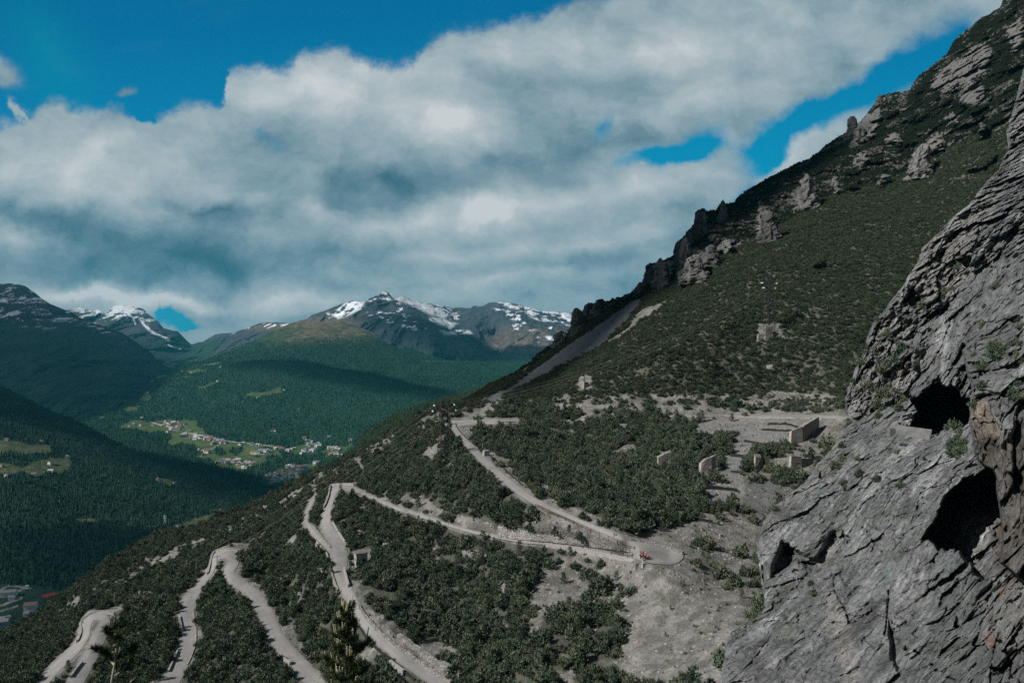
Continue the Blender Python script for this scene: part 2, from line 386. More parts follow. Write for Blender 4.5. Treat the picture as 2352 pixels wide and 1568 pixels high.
# roads: centre line with half width in px, and the height (m) at some of its points
ROAD_HIGH = [(1985, 955, 4), (1945, 960, 4), (1870, 957, 4.5), (1760, 955, 3), (1650, 955, 2.5), (1520, 957, 2.5), (1400, 961, 2.5), (1290, 965, 3), (1185, 968, 5), (1110, 969, 6), (1062, 971, 7), (1040, 975, 9)]
ROAD_AB = [(1040, 975, 9)] + cv('c6', (355, 440, 28), (400, 505, 26), (468, 580, 24), (560, 668, 24), (650, 752, 24), (760, 842, 26), (850, 905, 24), (950, 960, 22),
             (1080, 1015, 18), (1200, 1070, 20), (1330, 1128, 25), (1450, 1180, 38), (1560, 1215, 46), (1680, 1250, 54), (1730, 1268, 62), (1775, 1276, 58), (1815, 1278, 46), (1840, 1278, 30), (1850, 1278, 14))
ROAD_LEG = cv('c6', (1760, 1285, 50), (1650, 1290, 38), (1500, 1270, 21), (1350, 1245, 17), (1200, 1220, 14), (1050, 1203, 11), (940, 1196, 11), (800, 1185, 11),
             (680, 1162, 11), (590, 1146, 11), (480, 1125, 10), (380, 1098, 10), (280, 1065, 10), (150, 1022, 13), (50, 985, 13), (0, 972, 13)) + \
            cv('s7', (1900, 1030, 38), (1760, 985, 32), (1500, 880, 30), (1200, 740, 30), (980, 640, 34), (830, 570, 55), (650, 545, 60), (500, 545, 62), (420, 600, 68))
ROAD_F = cv('s7', (420, 600, 68), (360, 760, 62), (320, 900, 66), (285, 1040, 80), (268, 1200, 104), (310, 1380, 108)) + \
         cv('c3', (345, 600, 38), (385, 680, 48), (385, 740, 58), (385, 840, 46), (425, 940, 38), (480, 1060, 38), (560, 1180, 36), (660, 1288, 38), (790, 1400, 38), (940, 1500, 42), (1060, 1590, 46), (1200, 1700, 50), (1400, 1850, 54))
ROAD_H = cv('c2', (2300, 1760, 62), (2150, 1640, 60), (2030, 1535, 55), (1920, 1425, 52), (1800, 1270, 50), (1735, 1110, 48), (1665, 1000, 44), (1580, 930, 36), (1500, 880, 36),
            (1495, 830, 34), (1530, 770, 36), (1500, 730, 34), (1440, 722, 30), (1405, 745, 26), (1390, 800, 24), (1350, 870, 22))
ROAD_J = cv('c2', (1350, 870, 22), (1300, 935, 26), (1245, 1010, 44), (1222, 1080, 52), (1222, 1160, 50), (1235, 1250, 50), (1215, 1350, 50), (1170, 1450, 54), (1115, 1550, 56), (1040, 1680, 60), (960, 1800, 64))
ROAD_KR = cv('c2', (380, 1720, 52), (480, 1580, 50), (545, 1470, 48), (600, 1370, 45), (645, 1270, 44), (680, 1190, 38), (690, 1150, 32), (640, 1128, 26), (590, 1135, 30), (560, 1180, 34))
ROAD_KL = cv('c2', (560, 1180, 34), (545, 1260, 36), (490, 1345, 34), (400, 1430, 34), (310, 1520, 36), (240, 1620, 40), (140, 1780, 44))
PATH_S = cv('c2', (2055, 350, 10), (2015, 420, 16), (1990, 500, 16), (2025, 560, 16), (2070, 610, 24), (2130, 650, 34), (2180, 690, 40))
FAR_LOOP = cv('s7', (850, 0, 8), (900, 40, 24), (940, 90, 26), (975, 150, 18), (1000, 200, 6))
PATCH_K = cv('c2', (670, 1118, 12), (730, 1095, 22), (800, 1072, 10))
def zline(line, keys):
    """heights along a line: keys = {index: depth}; heights interpolate by arc length"""
    A = np.array(line, float); s = np.r_[0, np.cumsum(np.hypot(*np.diff(A[:, :2], axis=0).T))]
    ks = sorted(keys); kz = [(784 - A[k % len(A), 1]) / F0 * keys[k] for k in ks]
    z = np.interp(s, [s[k % len(A)] for k in ks], kz)
    return [(p[0], p[1], z_ * F0 / (784 - p[1]), p[2]) for p, z_ in zip(A, z)]
RZ = {}
RZ['high'] = zline(ROAD_HIGH, {0: 282, 2: 288, 6: 312, 11: 326})
RZ['ab'] = zline(ROAD_AB, {0: 326, 13: 162, 15: 158, 19: 158})
RZ['leg'] = zline(ROAD_LEG, {0: 158, 6: 181, 15: 223, 24: 286})
RZ['f'] = zline(ROAD_F, {0: 288, 7: 212, 15: 141, 18: 118})
RZ['h'] = zline(ROAD_H, {0: 135, 2: 155, 11: 258, 15: 250})
RZ['j'] = zline(ROAD_J, {0: 250, 8: 172, 10: 150})
RZ['kr'] = zline(ROAD_KR, {0: 165, 2: 190, 6: 228, 9: 232})
RZ['kl'] = zline(ROAD_KL, {0: 232, 4: 192, 6: 160})
TOP1 = [(-700, 1760), (-300, 1590), (0, 1452), (60, 1425), (125, 1387), (190, 1332), (246, 1292), (292, 1264), (352, 1228), (420, 1220), (470, 1203), (530, 1178), (560, 1165),
        (620, 1138), (671, 1112), (740, 1078), (808, 1044), (860, 1012), (940, 966), (1000, 934), (1029, 926), (1060, 922), (1113, 890), (1184, 855), (1237, 813), (1272, 790), (1278, 768), (1290, 760), (1303, 766), (1311, 752),
        (1316, 722), (1327, 710), (1340, 716), (1345, 706), (1352, 698), (1362, 697), (1378, 687), (1392, 693), (1420, 684), (1448, 673), (1469, 650), (1478, 646), (1484, 622), (1488, 607), (1523, 598), (1548, 586), (1550, 563), (1560, 554), (1574, 540),
        (1578, 534), (1588, 528), (1596, 508), (1603, 485), (1614, 480), (1626, 484), (1647, 482), (1656, 466), (1661, 461), (1667, 468), (1685, 466), (1701, 449), (1718, 435), (1735, 428), (1751, 418), (1767, 408), (1800, 390), (1834, 375), (1859, 365),
        (1885, 345), (1912, 325), (1930, 312), (1948, 303), (1952, 275), (1957, 268), (1964, 269), (1970, 284), (1980, 274), (1991, 262), (2004, 246), (2019, 236), (2023, 221), (2032, 218), (2045, 216), (2070, 212), (2090, 207), (2097, 192), (2116, 170), (2145, 148),
        (2176, 124), (2190, 98), (2206, 80), (2230, 62), (2251, 44), (2270, 36), (2296, 18), (2306, -2), (2400, -70), (2700, -280)]
ctrl = []
_A0, _HW = {}, 4
for k, L in RZ.items():
    P = np.array(L)
    for i in range(len(P)):
        a = P[max(i - 1, 0)]; b = P[min(i + 1, len(P) - 1)]; t = b[:2] - a[:2]; t /= np.hypot(*t) + 1e-9; nrm = np.array([-t[1], t[0]])
        z = (784 - P[i, 1]) / F0 * P[i, 2]; w = max(P[i, 3], 6)
        offs = (-w, w) if P[i, 3] > 14 else (0,)
        if i in (0, len(P) - 1) and k in ('ab', 'leg', 'f', 'j', 'kl'): offs = (0,)
        for o in offs:
            q = P[i, :2] + nrm * o
            if 784 - q[1] < -60: ctrl.append((q[0], q[1], z * F0 / (784 - q[1])))
_keep = []
for c in ctrl:                                     # thin out near-duplicates
    if all((c[0] - q[0]) ** 2 + (c[1] - q[1]) ** 2 > 144 for q in _keep): _keep.append(c)
ctrl = _keep + [(-600, 1720, 260), (-300, 1590, 300), (0, 1452, 335), (246, 1292, 375), (420, 1220, 400), (560, 1165, 415), (671, 1112, 430), (808, 1044, 440), (940, 966, 430), (1060, 922, 410),
        (1184, 855, 480), (1280, 790, 520), (1380, 690, 545), (1485, 625, 540), (1600, 490, 580), (1720, 440, 620), (1900, 335, 690), (2050, 217, 740), (2250, 45, 760), (2600, -200, 700),
        (1870, 470, 500), (2130, 375, 520), (2300, 290, 470), (1640, 602, 440), (1550, 645, 450), (2400, 400, 400),
        (1765, 772, 338), (1500, 800, 352), (1340, 872, 352), (1150, 900, 372), (1500, 700, 410), (1400, 790, 400), (1900, 700, 350), (1900, 850, 315), (2080, 650, 360), (2080, 850, 310), (1600, 900, 325),
        (1625, 1072, 236), (1835, 1010, 258), (1735, 1060, 240), (1700, 1180, 196), (1520, 1055, 246), (1300, 1050, 268), (1620, 1220, 178), (1835, 1060, 235), (1870, 1100, 220),
        (1650, 1330, 150), (1560, 1420, 134), (1400, 1400, 146), (1700, 1450, 118), (1250, 1500, 133), (1550, 1568, 112), (1350, 1620, 118), (1640, 1700, 98), (1300, 1900, 90), (900, 1900, 105),
        (1000, 1300, 192), (1100, 1400, 168), (1200, 1300, 172), (600, 1200, 330), (450, 1250, 330), (300, 1320, 330), (130, 1430, 300), (50, 1500, 265), (0, 1568, 225), (-200, 1650, 205), (300, 1700, 150), (500, 1900, 130), (-300, 1900, 150),
        (640, 1300, 240), (300, 1480, 205), (560, 1480, 178), (700, 1400, 195), (1950, 1300, 190), (2300, 1000, 260)]
depth1 = TPS(ctrl, lam=2e-6)
top1 = pl(TOP1); bot1 = pl([(-700, 2000), (1650, 1900), (1950, 1330), (2352, 950), (2700, 760)])
ALL_ROADS = [[p for p in ROAD_HIGH if p[0] > 1640], [p for p in ROAD_HIGH if p[0] < 1190], ROAD_AB, ROAD_LEG, ROAD_F, ROAD_H, ROAD_J, ROAD_KR, ROAD_KL, PATH_S, FAR_LOOP, PATCH_K]
def road_near(u, v):
    """px beyond the edge of the nearest road (negative on a road)"""
    best = np.full(u.shape, 1e9)
    for L in ALL_ROADS:
        d, w = d_line(L, u, v); best = np.minimum(best, d - w)
    return best

# regions, in photograph coordinates
CRAG_LINE = pl([(1200, 870), (1275, 800), (1350, 735), (1440, 705), (1500, 672), (1550, 645), (1585, 632), (1635, 604), (1709, 566), (1751, 545), (1813, 512), (1875, 471), (1937, 442), (2016, 428), (2082, 402), (2124, 376), (2227, 320), (2352, 265), (2700, 100)])
SCREE_UP = [(1098, 920), (1156, 896), (1254, 829), (1330, 775), (1378, 742), (1461, 684), (1476, 690), (1450, 722), (1380, 795), (1272, 850), (1184, 893), (1130, 925)]
SCREE_B = [(1440, 752), (1472, 712), (1528, 690), (1534, 694), (1480, 732), (1400, 790), (1392, 786)]
ROCKS = [cv('k2', (1910, 400), (1960, 320), (2060, 255), (2125, 200), (2180, 190), (2215, 240), (2180, 330), (2080, 400), (2000, 432), (1940, 425)),
         cv('k2', (2040, 440), (2110, 370), (2170, 390), (2180, 450), (2120, 500), (2050, 480)), cv('k2', (2260, 130), (2352, 60), (2352, 260), (2290, 240)),
         cv('k2', (1810, 790), (1840, 700), (1870, 660), (1910, 680), (1905, 740), (1850, 790), (1820, 805)), cv('k2', (1980, 550), (2020, 510), (2065, 530), (2060, 575), (2000, 580)),
         cv('k2', (1552, 540), (1580, 545), (1640, 520), (1690, 490), (1700, 560), (1660, 640), (1600, 655), (1560, 600)), cv('k2', (1328, 850), (1352, 805), (1375, 850), (1392, 900), (1390, 938), (1350, 950), (1330, 930)),
         cv('k2', (1290, 870), (1325, 860), (1330, 930), (1290, 915)), cv('k2', (1120, 940), (1140, 900), (1165, 940), (1200, 980), (1195, 1060), (1160, 1090), (1125, 1085)), cv('k2', (1460, 810), (1500, 800), (1510, 860), (1530, 880), (1480, 895)),
         cv('k2', (1665, 850), (1700, 790), (1740, 800), (1760, 830), (1690, 865)), cv('k2', (1900, 660), (1930, 620), (2000, 650), (1990, 690), (1930, 710)), cv('k2', (2130, 610), (2150, 520), (2175, 590), (2170, 640), (2140, 650)),
         cv('k2', (2050, 770), (2100, 680), (2200, 640), (2230, 720), (2170, 780), (2090, 790)), cv('k2', (825, 1050), (850, 970), (875, 960), (895, 990), (900, 1060), (870, 1110), (820, 1110)), cv('k2', (945, 1000), (965, 925), (982, 940), (985, 990), (955, 1010)),
         cv('k2', (748, 1280), (755, 1170), (800, 1100), (840, 1130), (890, 1160), (900, 1230), (840, 1270), (780, 1285)), cv('k2', (612, 1310), (625, 1210), (680, 1205), (745, 1180), (745, 1270), (690, 1300)), cv('k2', (278, 1520), (290, 1440), (315, 1420), (332, 1440), (335, 1490), (300, 1525)),
         cv('k2', (338, 1480), (345, 1400), (370, 1395), (385, 1420), (380, 1470), (350, 1500)), cv('k2', (200, 1567), (215, 1530), (240, 1520), (255, 1545), (240, 1590), (205, 1590)), cv('k2', (1370, 1210), (1390, 1180), (1440, 1195), (1420, 1225), (1380, 1230)),
         cv('k2', (1700, 640), (1760, 600), (1800, 640), (1790, 670), (1720, 660)), cv('k2', (1550, 760), (1580, 700), (1640, 690), (1650, 740), (1600, 770)), cv('k2', (930, 1130), (1000, 1090), (1060, 1120), (1000, 1170), (940, 1170))]
BARE = [cv('s3', (0, 250), (350, 190), (900, 200), (1400, 230), (1520, 250), (1330, 350), (1200, 440), (1180, 570), (1110, 620), (960, 660), (720, 600), (600, 780), (540, 900), (560, 1100), (640, 1180), (560, 1330), (350, 1350), (100, 1350), (60, 1250), (80, 1050), (200, 1050), (240, 900),
            (360, 720), (470, 560), (470, 450), (250, 450), (100, 480), (-20, 470), (-60, 350)),
        cv('s3', (-300, 190), (-100, 120), (450, 150), (770, 150), (760, 240), (0, 270), (-250, 260)), cv('s3', (1600, 190), (1870, 100), (1950, 260), (1950, 420), (1800, 700), (1600, 760), (1500, 1000), (1420, 1060), (1150, 1000), (1200, 600), (1500, 420), (1560, 260)),
        cv('s2', (60, 330), (450, 300), (800, 420), (1100, 390), (1250, 380), (1500, 330), (1700, 250), (1800, 200), (2352, 100), (2352, 1568), (560, 1568), (560, 1350), (500, 1230), (330, 1330), (60, 1280), (0, 1400), (-400, 1400), (-400, 1200), (-150, 880), (-50, 600), (0, 540)),
        cv('c3', (1560, 1270), (1680, 1100), (1700, 950), (1760, 860), (1850, 760), (2352, 780), (2352, 1400), (2250, 1568), (2200, 1568), (2150, 1450), (2250, 1300), (2130, 1100), (1900, 1020), (1730, 1140), (1680, 1230), (1600, 1280)),
        cv('c3', (1440, 1420), (1540, 1320), (1560, 1350), (1470, 1440)), cv('c6', (330, 400), (700, 400), (480, 440), (490, 560), (600, 650), (760, 760), (900, 900), (980, 960), (1400, 1100), (1500, 1120), (1500, 1180), (1250, 1120), (860, 900), (600, 690), (420, 500)),
        cv('c6', (360, 380), (430, 340), (600, 290), (640, 310), (480, 400)), cv('c6', (620, 1160), (650, 1070), (720, 1080), (900, 1080), (930, 960), (1160, 1060), (1540, 1240), (1560, 1290), (1200, 1240), (930, 1190)),
        cv('c6', (730, 1090), (1000, 1000), (1200, 1110), (1000, 1130)), cv('c6', (900, 790), (980, 800), (990, 900), (1090, 940), (1400, 1060), (1300, 1080), (1000, 950), (900, 880)), cv('c6', (700, 650), (780, 760), (700, 720), (600, 640), (560, 580)),
        cv('s7', (820, 420), (1100, 260), (1400, 20), (1500, 0), (1300, 160), (1100, 290), (950, 380), (820, 470)), cv('s7', (560, 480), (700, 420), (830, 430), (820, 500)), cv('s7', (1640, 800), (1750, 740), (1850, 720), (2200, 740), (2352, 820), (2352, 1080), (2100, 1070), (1900, 1080), (1700, 920)),
        cv('s7', (1480, 800), (1350, 720), (1400, 640), (1550, 420), (1750, 200), (1730, 320), (1560, 560), (1460, 720)), cv('s1', (660, 330), (920, 180), (1030, 220), (1030, 330), (1250, 460), (1360, 640), (1200, 560), (900, 380)), cv('s1', (1640, 700), (1840, 420), (1820, 560), (1760, 620), (1700, 700)),
        cv('s1', (1400, 900), (1480, 1000), (1650, 900), (1700, 1160), (1850, 1350), (1800, 1360), (1500, 1050)), cv('s1', (2100, 480), (2200, 520), (1900, 200), (2010, 200), (2100, 420)), cv('s1', (340, 880), (410, 960), (420, 1040), (480, 1080), (400, 1180), (350, 1200)),
        cv('c3', (90, 1060), (170, 940), (180, 960), (120, 1060)), cv('c3', (770, 1260), (880, 1330), (1200, 1520), (1300, 1568), (1000, 1500), (800, 1330)), cv('c3', (470, 870), (600, 1060), (660, 1180), (780, 1290), (900, 1400), (700, 1290), (540, 1110)),
        cv('c3', (620, 1150), (650, 1100), (690, 1110), (650, 1160)), cv('c3', (790, 1090), (820, 1050), (880, 1160), (820, 1160)), cv('c3', (1130, 700), (1250, 690), (1380, 740), (1300, 800), (1200, 760)), cv('c3', (670, 690), (700, 640), (720, 650), (700, 690)),
        cv('c5', (620, 450), (760, 430), (800, 540), (560, 540)), cv('c5', (620, 720), (740, 700), (700, 760)), cv('c5', (700, 880), (880, 900), (860, 940), (720, 930)), cv('c6', (1180, 280), (1290, 260), (1240, 380), (1130, 440), (1100, 430), (1180, 360)),
        cv('c6', (940, 490), (1000, 520), (980, 560)), cv('c6', (1340, 600), (1500, 540), (1570, 580), (1440, 630), (1340, 620)), cv('c6', (150, 600), (260, 480), (330, 480), (240, 620), (180, 680)), cv('c6', (60, 900), (150, 890), (240, 1000), (400, 1080), (620, 1120), (600, 1060), (300, 990)),
        cv('c6', (0, 880), (140, 880), (300, 1010), (200, 1010)), cv('c4', (540, 250), (600, 250), (960, 330), (700, 460), (600, 640), (640, 1060), (560, 1160), (400, 1300), (370, 1568), (-300, 1568), (-100, 1000), (0, 640), (250, 520), (560, 470))]
GULLY = BARE[0]
BARE += [cv('s3', (830, 760), (960, 745), (1190, 690), (1190, 905), (1120, 930), (900, 900), (860, 840)), cv('s3', (570, 940), (720, 930), (900, 920), (1000, 960), (950, 1080), (700, 1130), (600, 1060)), cv('s3', (1480, 740), (1560, 760), (1520, 1000), (1400, 1050), (1200, 1060), (1200, 910), (1480, 900)), cv('c4', (480, 250), (620, 250), (700, 460), (600, 640), (540, 560))]
rock_strip = [(140, 1408), (246, 1340), (330, 1296), (420, 1262), (500, 1228), (560, 1196), (640, 1158), (700, 1126), (770, 1090), (830, 1052), (920, 1000)]
strips = [(rock_strip, 10), (cv('s8', (1900, 920), (2200, 780), (2352, 700)), 4), (cv('c2', (1640, 340), (1500, 420), (1300, 520)), 5), (cv('s6', (620, 915), (830, 820)), 2.5), (cv('s6', (880, 610), (1300, 440), (1540, 310)), 4), (cv('s6', (1550, 300), (1800, 180), (2100, 110)), 9), (cv('s6', (1700, 450), (1880, 330)), 3), (cv('s6', (1790, 480), (1900, 440), (2000, 500), (1900, 590)), 8),
          (cv('s6', (0, 1010), (300, 890), (850, 640), (1250, 460), (1500, 340)), 2), (cv('c2', (900, 1000), (960, 980), (1010, 1020)), 8), (cv('c2', (1640, 630), (1740, 580)), 6), (cv('c2', (1850, 660), (1940, 610)), 6),
          (cv('c2', (860, 1270), (910, 1220)), 5), (cv('c2', (1920, 1060), (2000, 960)), 6), (cv('c2', (1440, 690), (1540, 660), (1600, 690)), 8), (cv('c2', (1580, 720), (1640, 690)), 4), (cv('c6', (0, 560), (130, 470), (280, 360), (420, 330)), 9), (cv('c6', (100, 430), (300, 330)), 6),
          (cv('c6', (520, 320), (620, 280)), 8), (cv('c6', (1500, 300), (1940, 350)), 10), (cv('c6', (1980, 320), (2250, 290)), 9), (cv('c2', (1990, 380), (2040, 400)), 8)]

CLEAR = [cv('s3', (1185, 400), (1560, 214), (1560, 400), (1360, 590), (1185, 610)), cv('s3', (10, 800), (210, 715), (220, 900), (150, 1010), (0, 1010)), cv('s3', (715, 735), (860, 740), (860, 860), (780, 950), (715, 950)), cv('s3', (1185, 725), (1490, 740), (1490, 900), (1185, 930)),
         cv('c6', (1680, 600), (1775, 595), (1775, 665), (1680, 670)), cv('c3', (480, 700), (585, 700), (585, 800), (480, 810)), cv('c6', (1175, 110), (1245, 110), (1245, 190), (1175, 190)), cv('s5', (880, 1400), (960, 1400), (960, 1500), (880, 1500))]
def veg_cover(u, v, P):
    """0..1 how much dwarf pine grows at a place"""
    n1 = fbm(P / 16.0, 4, .55, seed=3); n2 = fbm(P / 5.0, 3, .5, seed=5)
    w1 = fbm(P / 7.0, 4, .6, seed=8); w2 = fbm(P / 7.0 + 40, 4, .6, seed=9)
    uu = u + 22 * w1; vv = v + 16 * w2
    lowpart = sstep(v, 905, 930)
    veg = 1 - sstep(n1 * .7 + n2 * .6, .08, .30) * lerp(.42, .74, lowpart)
    n3 = fbm(P @ np.diag([1 / 13., 1 / 60., 1 / 60.]), 4, .6, seed=7); veg = veg * (1 - .34 * sstep(n3, .06, .26) * (1 - lowpart))
    bare = np.zeros(u.shape)
    for p in BARE: bare = np.maximum(bare, soft(p, uu, vv, 3.0))
    for L, w in strips:
        d, _ = d_line(L, uu, vv); bare = np.maximum(bare, (1 - sstep(d, w * .8, w * 1.9)) * (.62 + .6 * sstep(n2, -.15, .1)).clip(0, 1))
    for p in (SCREE_UP, SCREE_B): bare = np.maximum(bare, soft(p, u + 3 * w1, v + 3 * w2, 2.0))
    band = (1 - sstep(np.abs(v - 928 + 8 * w1), 14, 30)) * sstep(u, 1180, 1300) * (1 - sstep(u, 1900, 1960))
    bare = np.maximum(bare, band * (.35 + .65 * sstep(n2, -.1, .15)))
    veg = veg * (1 - bare)
    crag = 1 - sstep(v - CRAG_LINE(u), -14, 4)
    rk = np.zeros(u.shape)
    for p in ROCKS: rk = np.maximum(rk, soft(p, uu, vv, 4.0))
    rough = sstep(fbm(P / (22.0, 22.0, 34.0), 5, .6, seed=21), -.08, .08) * crag * .85
    rk = np.maximum(rk, rough)
    veg = np.where(crag > .5, veg * (1 - rk) * .8, veg)
    for q in CLEAR: veg = veg * (1 - soft(q, u, v, 2.0, 3.0))
    veg *= sstep(road_near(u, v), 2.0, 7.0)
    return veg, bare, rk * crag, crag

def build_near():
    us = np.arange(-700, 2701, 2.5); nr = 560; t = np.linspace(0, 1, nr)[:, None]
    T = top1(us) + 5.0 * fbm(np.c_[us / 9.0, us * 0, us * 0], 4, .65, seed=29) * sstep(us, 1240, 1300); k = np.hanning(25); k /= k.sum(); Ts = np.convolve(np.pad(T, 12, 'edge'), k, 'valid')
    T, Ts = T[None], Ts[None]; B = bot1(us)[None]; v = Ts + (B - Ts) * t; v = v + (T - Ts) * np.exp(-(v - Ts) / 14.0); u = np.broadcast_to(us[None], v.shape)
    y = depth1(u, v); P0 = ray(u, v, y)
    flat = P0.reshape(-1, 3); uf, vf = u.ravel(), v.ravel()
    veg, bare, rk, crag = veg_cover(uf, vf, flat)
    rn = road_near(uf, vf)
    off = sstep(rn, -2, 25)
    n_big = fbm(flat / 30.0, 5, .5, seed=31); n_sm = fbm(flat / 4.0, 4, .55, seed=33); n_rg = fbm(flat / (15.0, 42.0, 42.0), 6, .55, seed=35, ridged=True)
    dis = n_big * 3.0 * off * sstep(vf, 880, 1000) * .6 + n_big * 9 * (1 - sstep(vf, 850, 950)) * off + n_sm * .7 * off
    edge_in = sstep(vf - top1(uf), 0, 40)
    wq = np.stack([fbm(flat / 12.0 + k, 3, seed=38) for k in (0, 30, 60)], 1) * 5; ck = crag > .01; fa = np.zeros(len(flat)); fb_ = np.zeros(len(flat))
    fa[ck] = facets((flat[ck] + wq[ck]) / (10., 28., 28.), 5)[0]; fb_[ck] = facets((flat[ck] + wq[ck]) / (4.0, 10., 10.), 6)[0]
    dis += -crag * (11 * (n_rg - .2) + 10 * fa + 3.6 * fb_ + 3 * fbm(flat / 9.0, 4, .6, seed=37)) * (.25 + .75 * edge_in)
    for p in ROCKS: dis -= 9 * (1 - sstep(sd_poly(p, uf + 6 * n_sm, vf + 6 * n_sm), -9, 3)) * edge_in
    dis += np.where(rn < 1.5, .45, 0) * (1 - sstep(rn, -.5, 1.5))
    y2 = (y.ravel() + dis); P = ray(uf, vf, y2)
    rkp = np.zeros(uf.shape)
    for p in ROCKS: rkp = np.maximum(rkp, soft(p, uf + 8 * n_sm, vf + 8 * n_sm, 5.0))
    # colour of the ground, with the lit crag faces painted lighter
    gcol = np.array([.235, .224, .208]); gvar = fbm(flat / 7.0, 4, .6, seed=41)
    str_ = fbm(flat @ np.diag([1 / 3.0, 1 / 3.0, 1 / 14.0]), 5, .62, seed=44)
    C = gcol[None] * (1 + .45 * gvar[:, None]) * (1 + .45 * str_[:, None]) * (1 + .30 * fbm(flat / (1.2), 3, .65, seed=43)[:, None])
    grass = np.array([.095, .100, .072]); soil = np.array([.075, .078, .058])
    gm = sstep(fbm(flat / 5.0, 6, .7, seed=45), -.10, .14) * .70
    C = lerp(C, grass[None], gm[:, None] * (1 - soft(GULLY, uf, vf, 5))[:, None])
    C = lerp(C, soil[None], (sstep(veg, .2, .8) * .85)[:, None])
    blu = soft(SCREE_UP, uf, vf, 3); C = lerp(C, np.array([.105, .112, .112])[None] * (1 + .25 * gvar[:, None]), (blu * bare)[:, None])
    gu = soft(GULLY, uf, vf, 5) * sstep(fbm(flat / (6., 6., 14.), 3, seed=47), -.15, .1)
    C = lerp(C, np.array([.185, .188, .185])[None] * (1 + .2 * gvar[:, None]), (gu * .8)[:, None])
    outc = soft([(1712, 1104), (1800, 1098), (1845, 1110), (1800, 1160), (1760, 1205), (1725, 1185), (1711, 1140)], uf + 8 * n_sm, vf + 8 * n_sm, 4)
    C = lerp(C, np.array([.135, .135, .132])[None] * (1 + .5 * str_[:, None]), outc[:, None])
    rc = (np.array([.066, .066, .063])[None] + np.array([.070, .068, .064])[None] * rkp[:, None]) * (1 + .55 * fbm(flat / (5., 5., 12.), 5, .6, seed=49)[:, None])  # dark crag rock; sunlit faces inside the rock outlines painted lighter
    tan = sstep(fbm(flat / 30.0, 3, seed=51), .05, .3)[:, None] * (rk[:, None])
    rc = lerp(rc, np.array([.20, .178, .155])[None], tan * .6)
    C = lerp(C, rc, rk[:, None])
    cs = crag * (1 - rk); C = lerp(C, np.array([.042, .05, .036])[None], cs[:, None] * (1 - bare)[:, None])
    grassy = soft(cv('s5', (20, 640), (200, 500), (620, 440), (740, 440), (560, 560), (400, 640), (300, 660)), uf, vf, 4)
    C = lerp(C, np.array([.12, .125, .088])[None], grassy[:, None] * .8)
    C = np.clip(C, .01, .6)
    P = P.reshape(nr, -1, 3); C = C.reshape(nr, -1, 3)
    # the back of the mountain behind its skyline
    top = P[0]; hd = top[:, :2] / np.linalg.norm(top[:, :2], axis=1)[:, None]; sl = top[:, 2] / np.linalg.norm(top[:, :2], axis=1)
    S = [3, 8, 16, 30, 50, 80, 130, 200, 300]; rows = []
    for s_ in S[::-1]:
        r = top.copy(); r[:, :2] += hd * s_; r[:, 2] += np.minimum(sl, .05) * s_ - .35 * s_ - .0015 * s_ * s_; rows.append(r)
    P = np.concatenate([np.array(rows), P], 0); C = np.concatenate([np.repeat(C[:1], len(S), 0), C], 0)
    me = mesh_np('mountainside', P, grid_faces(P.shape[0], P.shape[1]), [mat_ground('mountainside_ground', (.30, 1.7), .30, .45)], smooth=True, col=C.reshape(-1, 3))
    o = link('mountainside', me, kind='structure')
    return dict(u=uf.reshape(nr, -1), v=vf.reshape(nr, -1), P=P[len(S):], veg=veg.reshape(nr, -1), crag=crag.reshape(nr, -1), rk=rk.reshape(nr, -1), bare=bare.reshape(nr, -1))
NEAR = build_near()

def near_point(u, v, lift=0.0):
    """world point of the mountainside under a place of the survey"""
    us = NEAR['u'][0]; i = int(round((u - us[0]) / 2.5)); vv = NEAR['v'][:, i]; j = int(np.clip(np.searchsorted(vv, v), 0, len(vv) - 1))
    p = NEAR['P'][j, i].copy(); y = p[1]; q = ray(u, v, y); q[2] += lift
    return q

# ------------------------------------------------------------------ roads
M_ROAD = new_mat('worn_asphalt')
def _road_mat():
    m, n, b = M_ROAD; tc = n.node('ShaderNodeTexCoord'); p = tc.outputs['Object']
    f = n.noise(p, .18, 6, .6); g = n.noise(p, 2.2, 5, .7); at = n.node('ShaderNodeAttribute', attribute_name='Col')
    k = n.m('MULTIPLY', n.step(f, .3, .7, .86, 1.14, smooth=False), n.step(g, .25, .75, .82, 1.18, smooth=False))
    ck = n.step(n.noise(p, .9, 2, .5, 3.0), .49, .50); ck2 = n.step(n.noise(p, .9, 2, .5, 3.0), .505, .515)
    line = n.m('SUBTRACT', 1.0, n.m('MULTIPLY', n.m('SUBTRACT', ck, ck2), .35))
    k = n.m('MULTIPLY', k, line)
    n.put(b.inputs['Base Color'], n.mix(1.0, at.outputs[0], n.node('ShaderNodeCombineXYZ', {0: k, 1: k, 2: k}).outputs[0], 'MULTIPLY'))
    bp = n.node('ShaderNodeBump', {'Height': g, 'Distance': .05}); n.put(b.inputs['Normal'], bp.outputs[0])
_road_mat(); M_ROAD = M_ROAD[0]
def resample(line, step=4.0):
    A = np.array(line, float); s = np.r_[0, np.cumsum(np.hypot(*np.diff(A[:, :2], axis=0).T))]
    n = max(4, int(s[-1] / step)); t = np.linspace(0, s[-1], n)
    B = np.stack([np.interp(t, s, A[:, k]) for k in range(A.shape[1])], 1)
    k = np.array([1, 2, 3, 2, 1.]) / 9
    for _ in range(2):
        Bp = np.pad(B, ((2, 2), (0, 0)), 'edge'); B2 = sum(k[i] * Bp[i:i + len(B)] for i in range(5)); B2[0] = B[0]; B2[-1] = B[-1]; B = B2
    return B
def edge_px(line, side, extra=0.0, step=4.0):
    B = resample(line, step); t = np.gradient(B[:, :2], axis=0); t /= np.hypot(t[:, 0], t[:, 1])[:, None] + 1e-9
    n = np.stack([-t[:, 1], t[:, 0]], 1)
    return B[:, :2] + n * (side * (B[:, 2] + extra))[:, None]
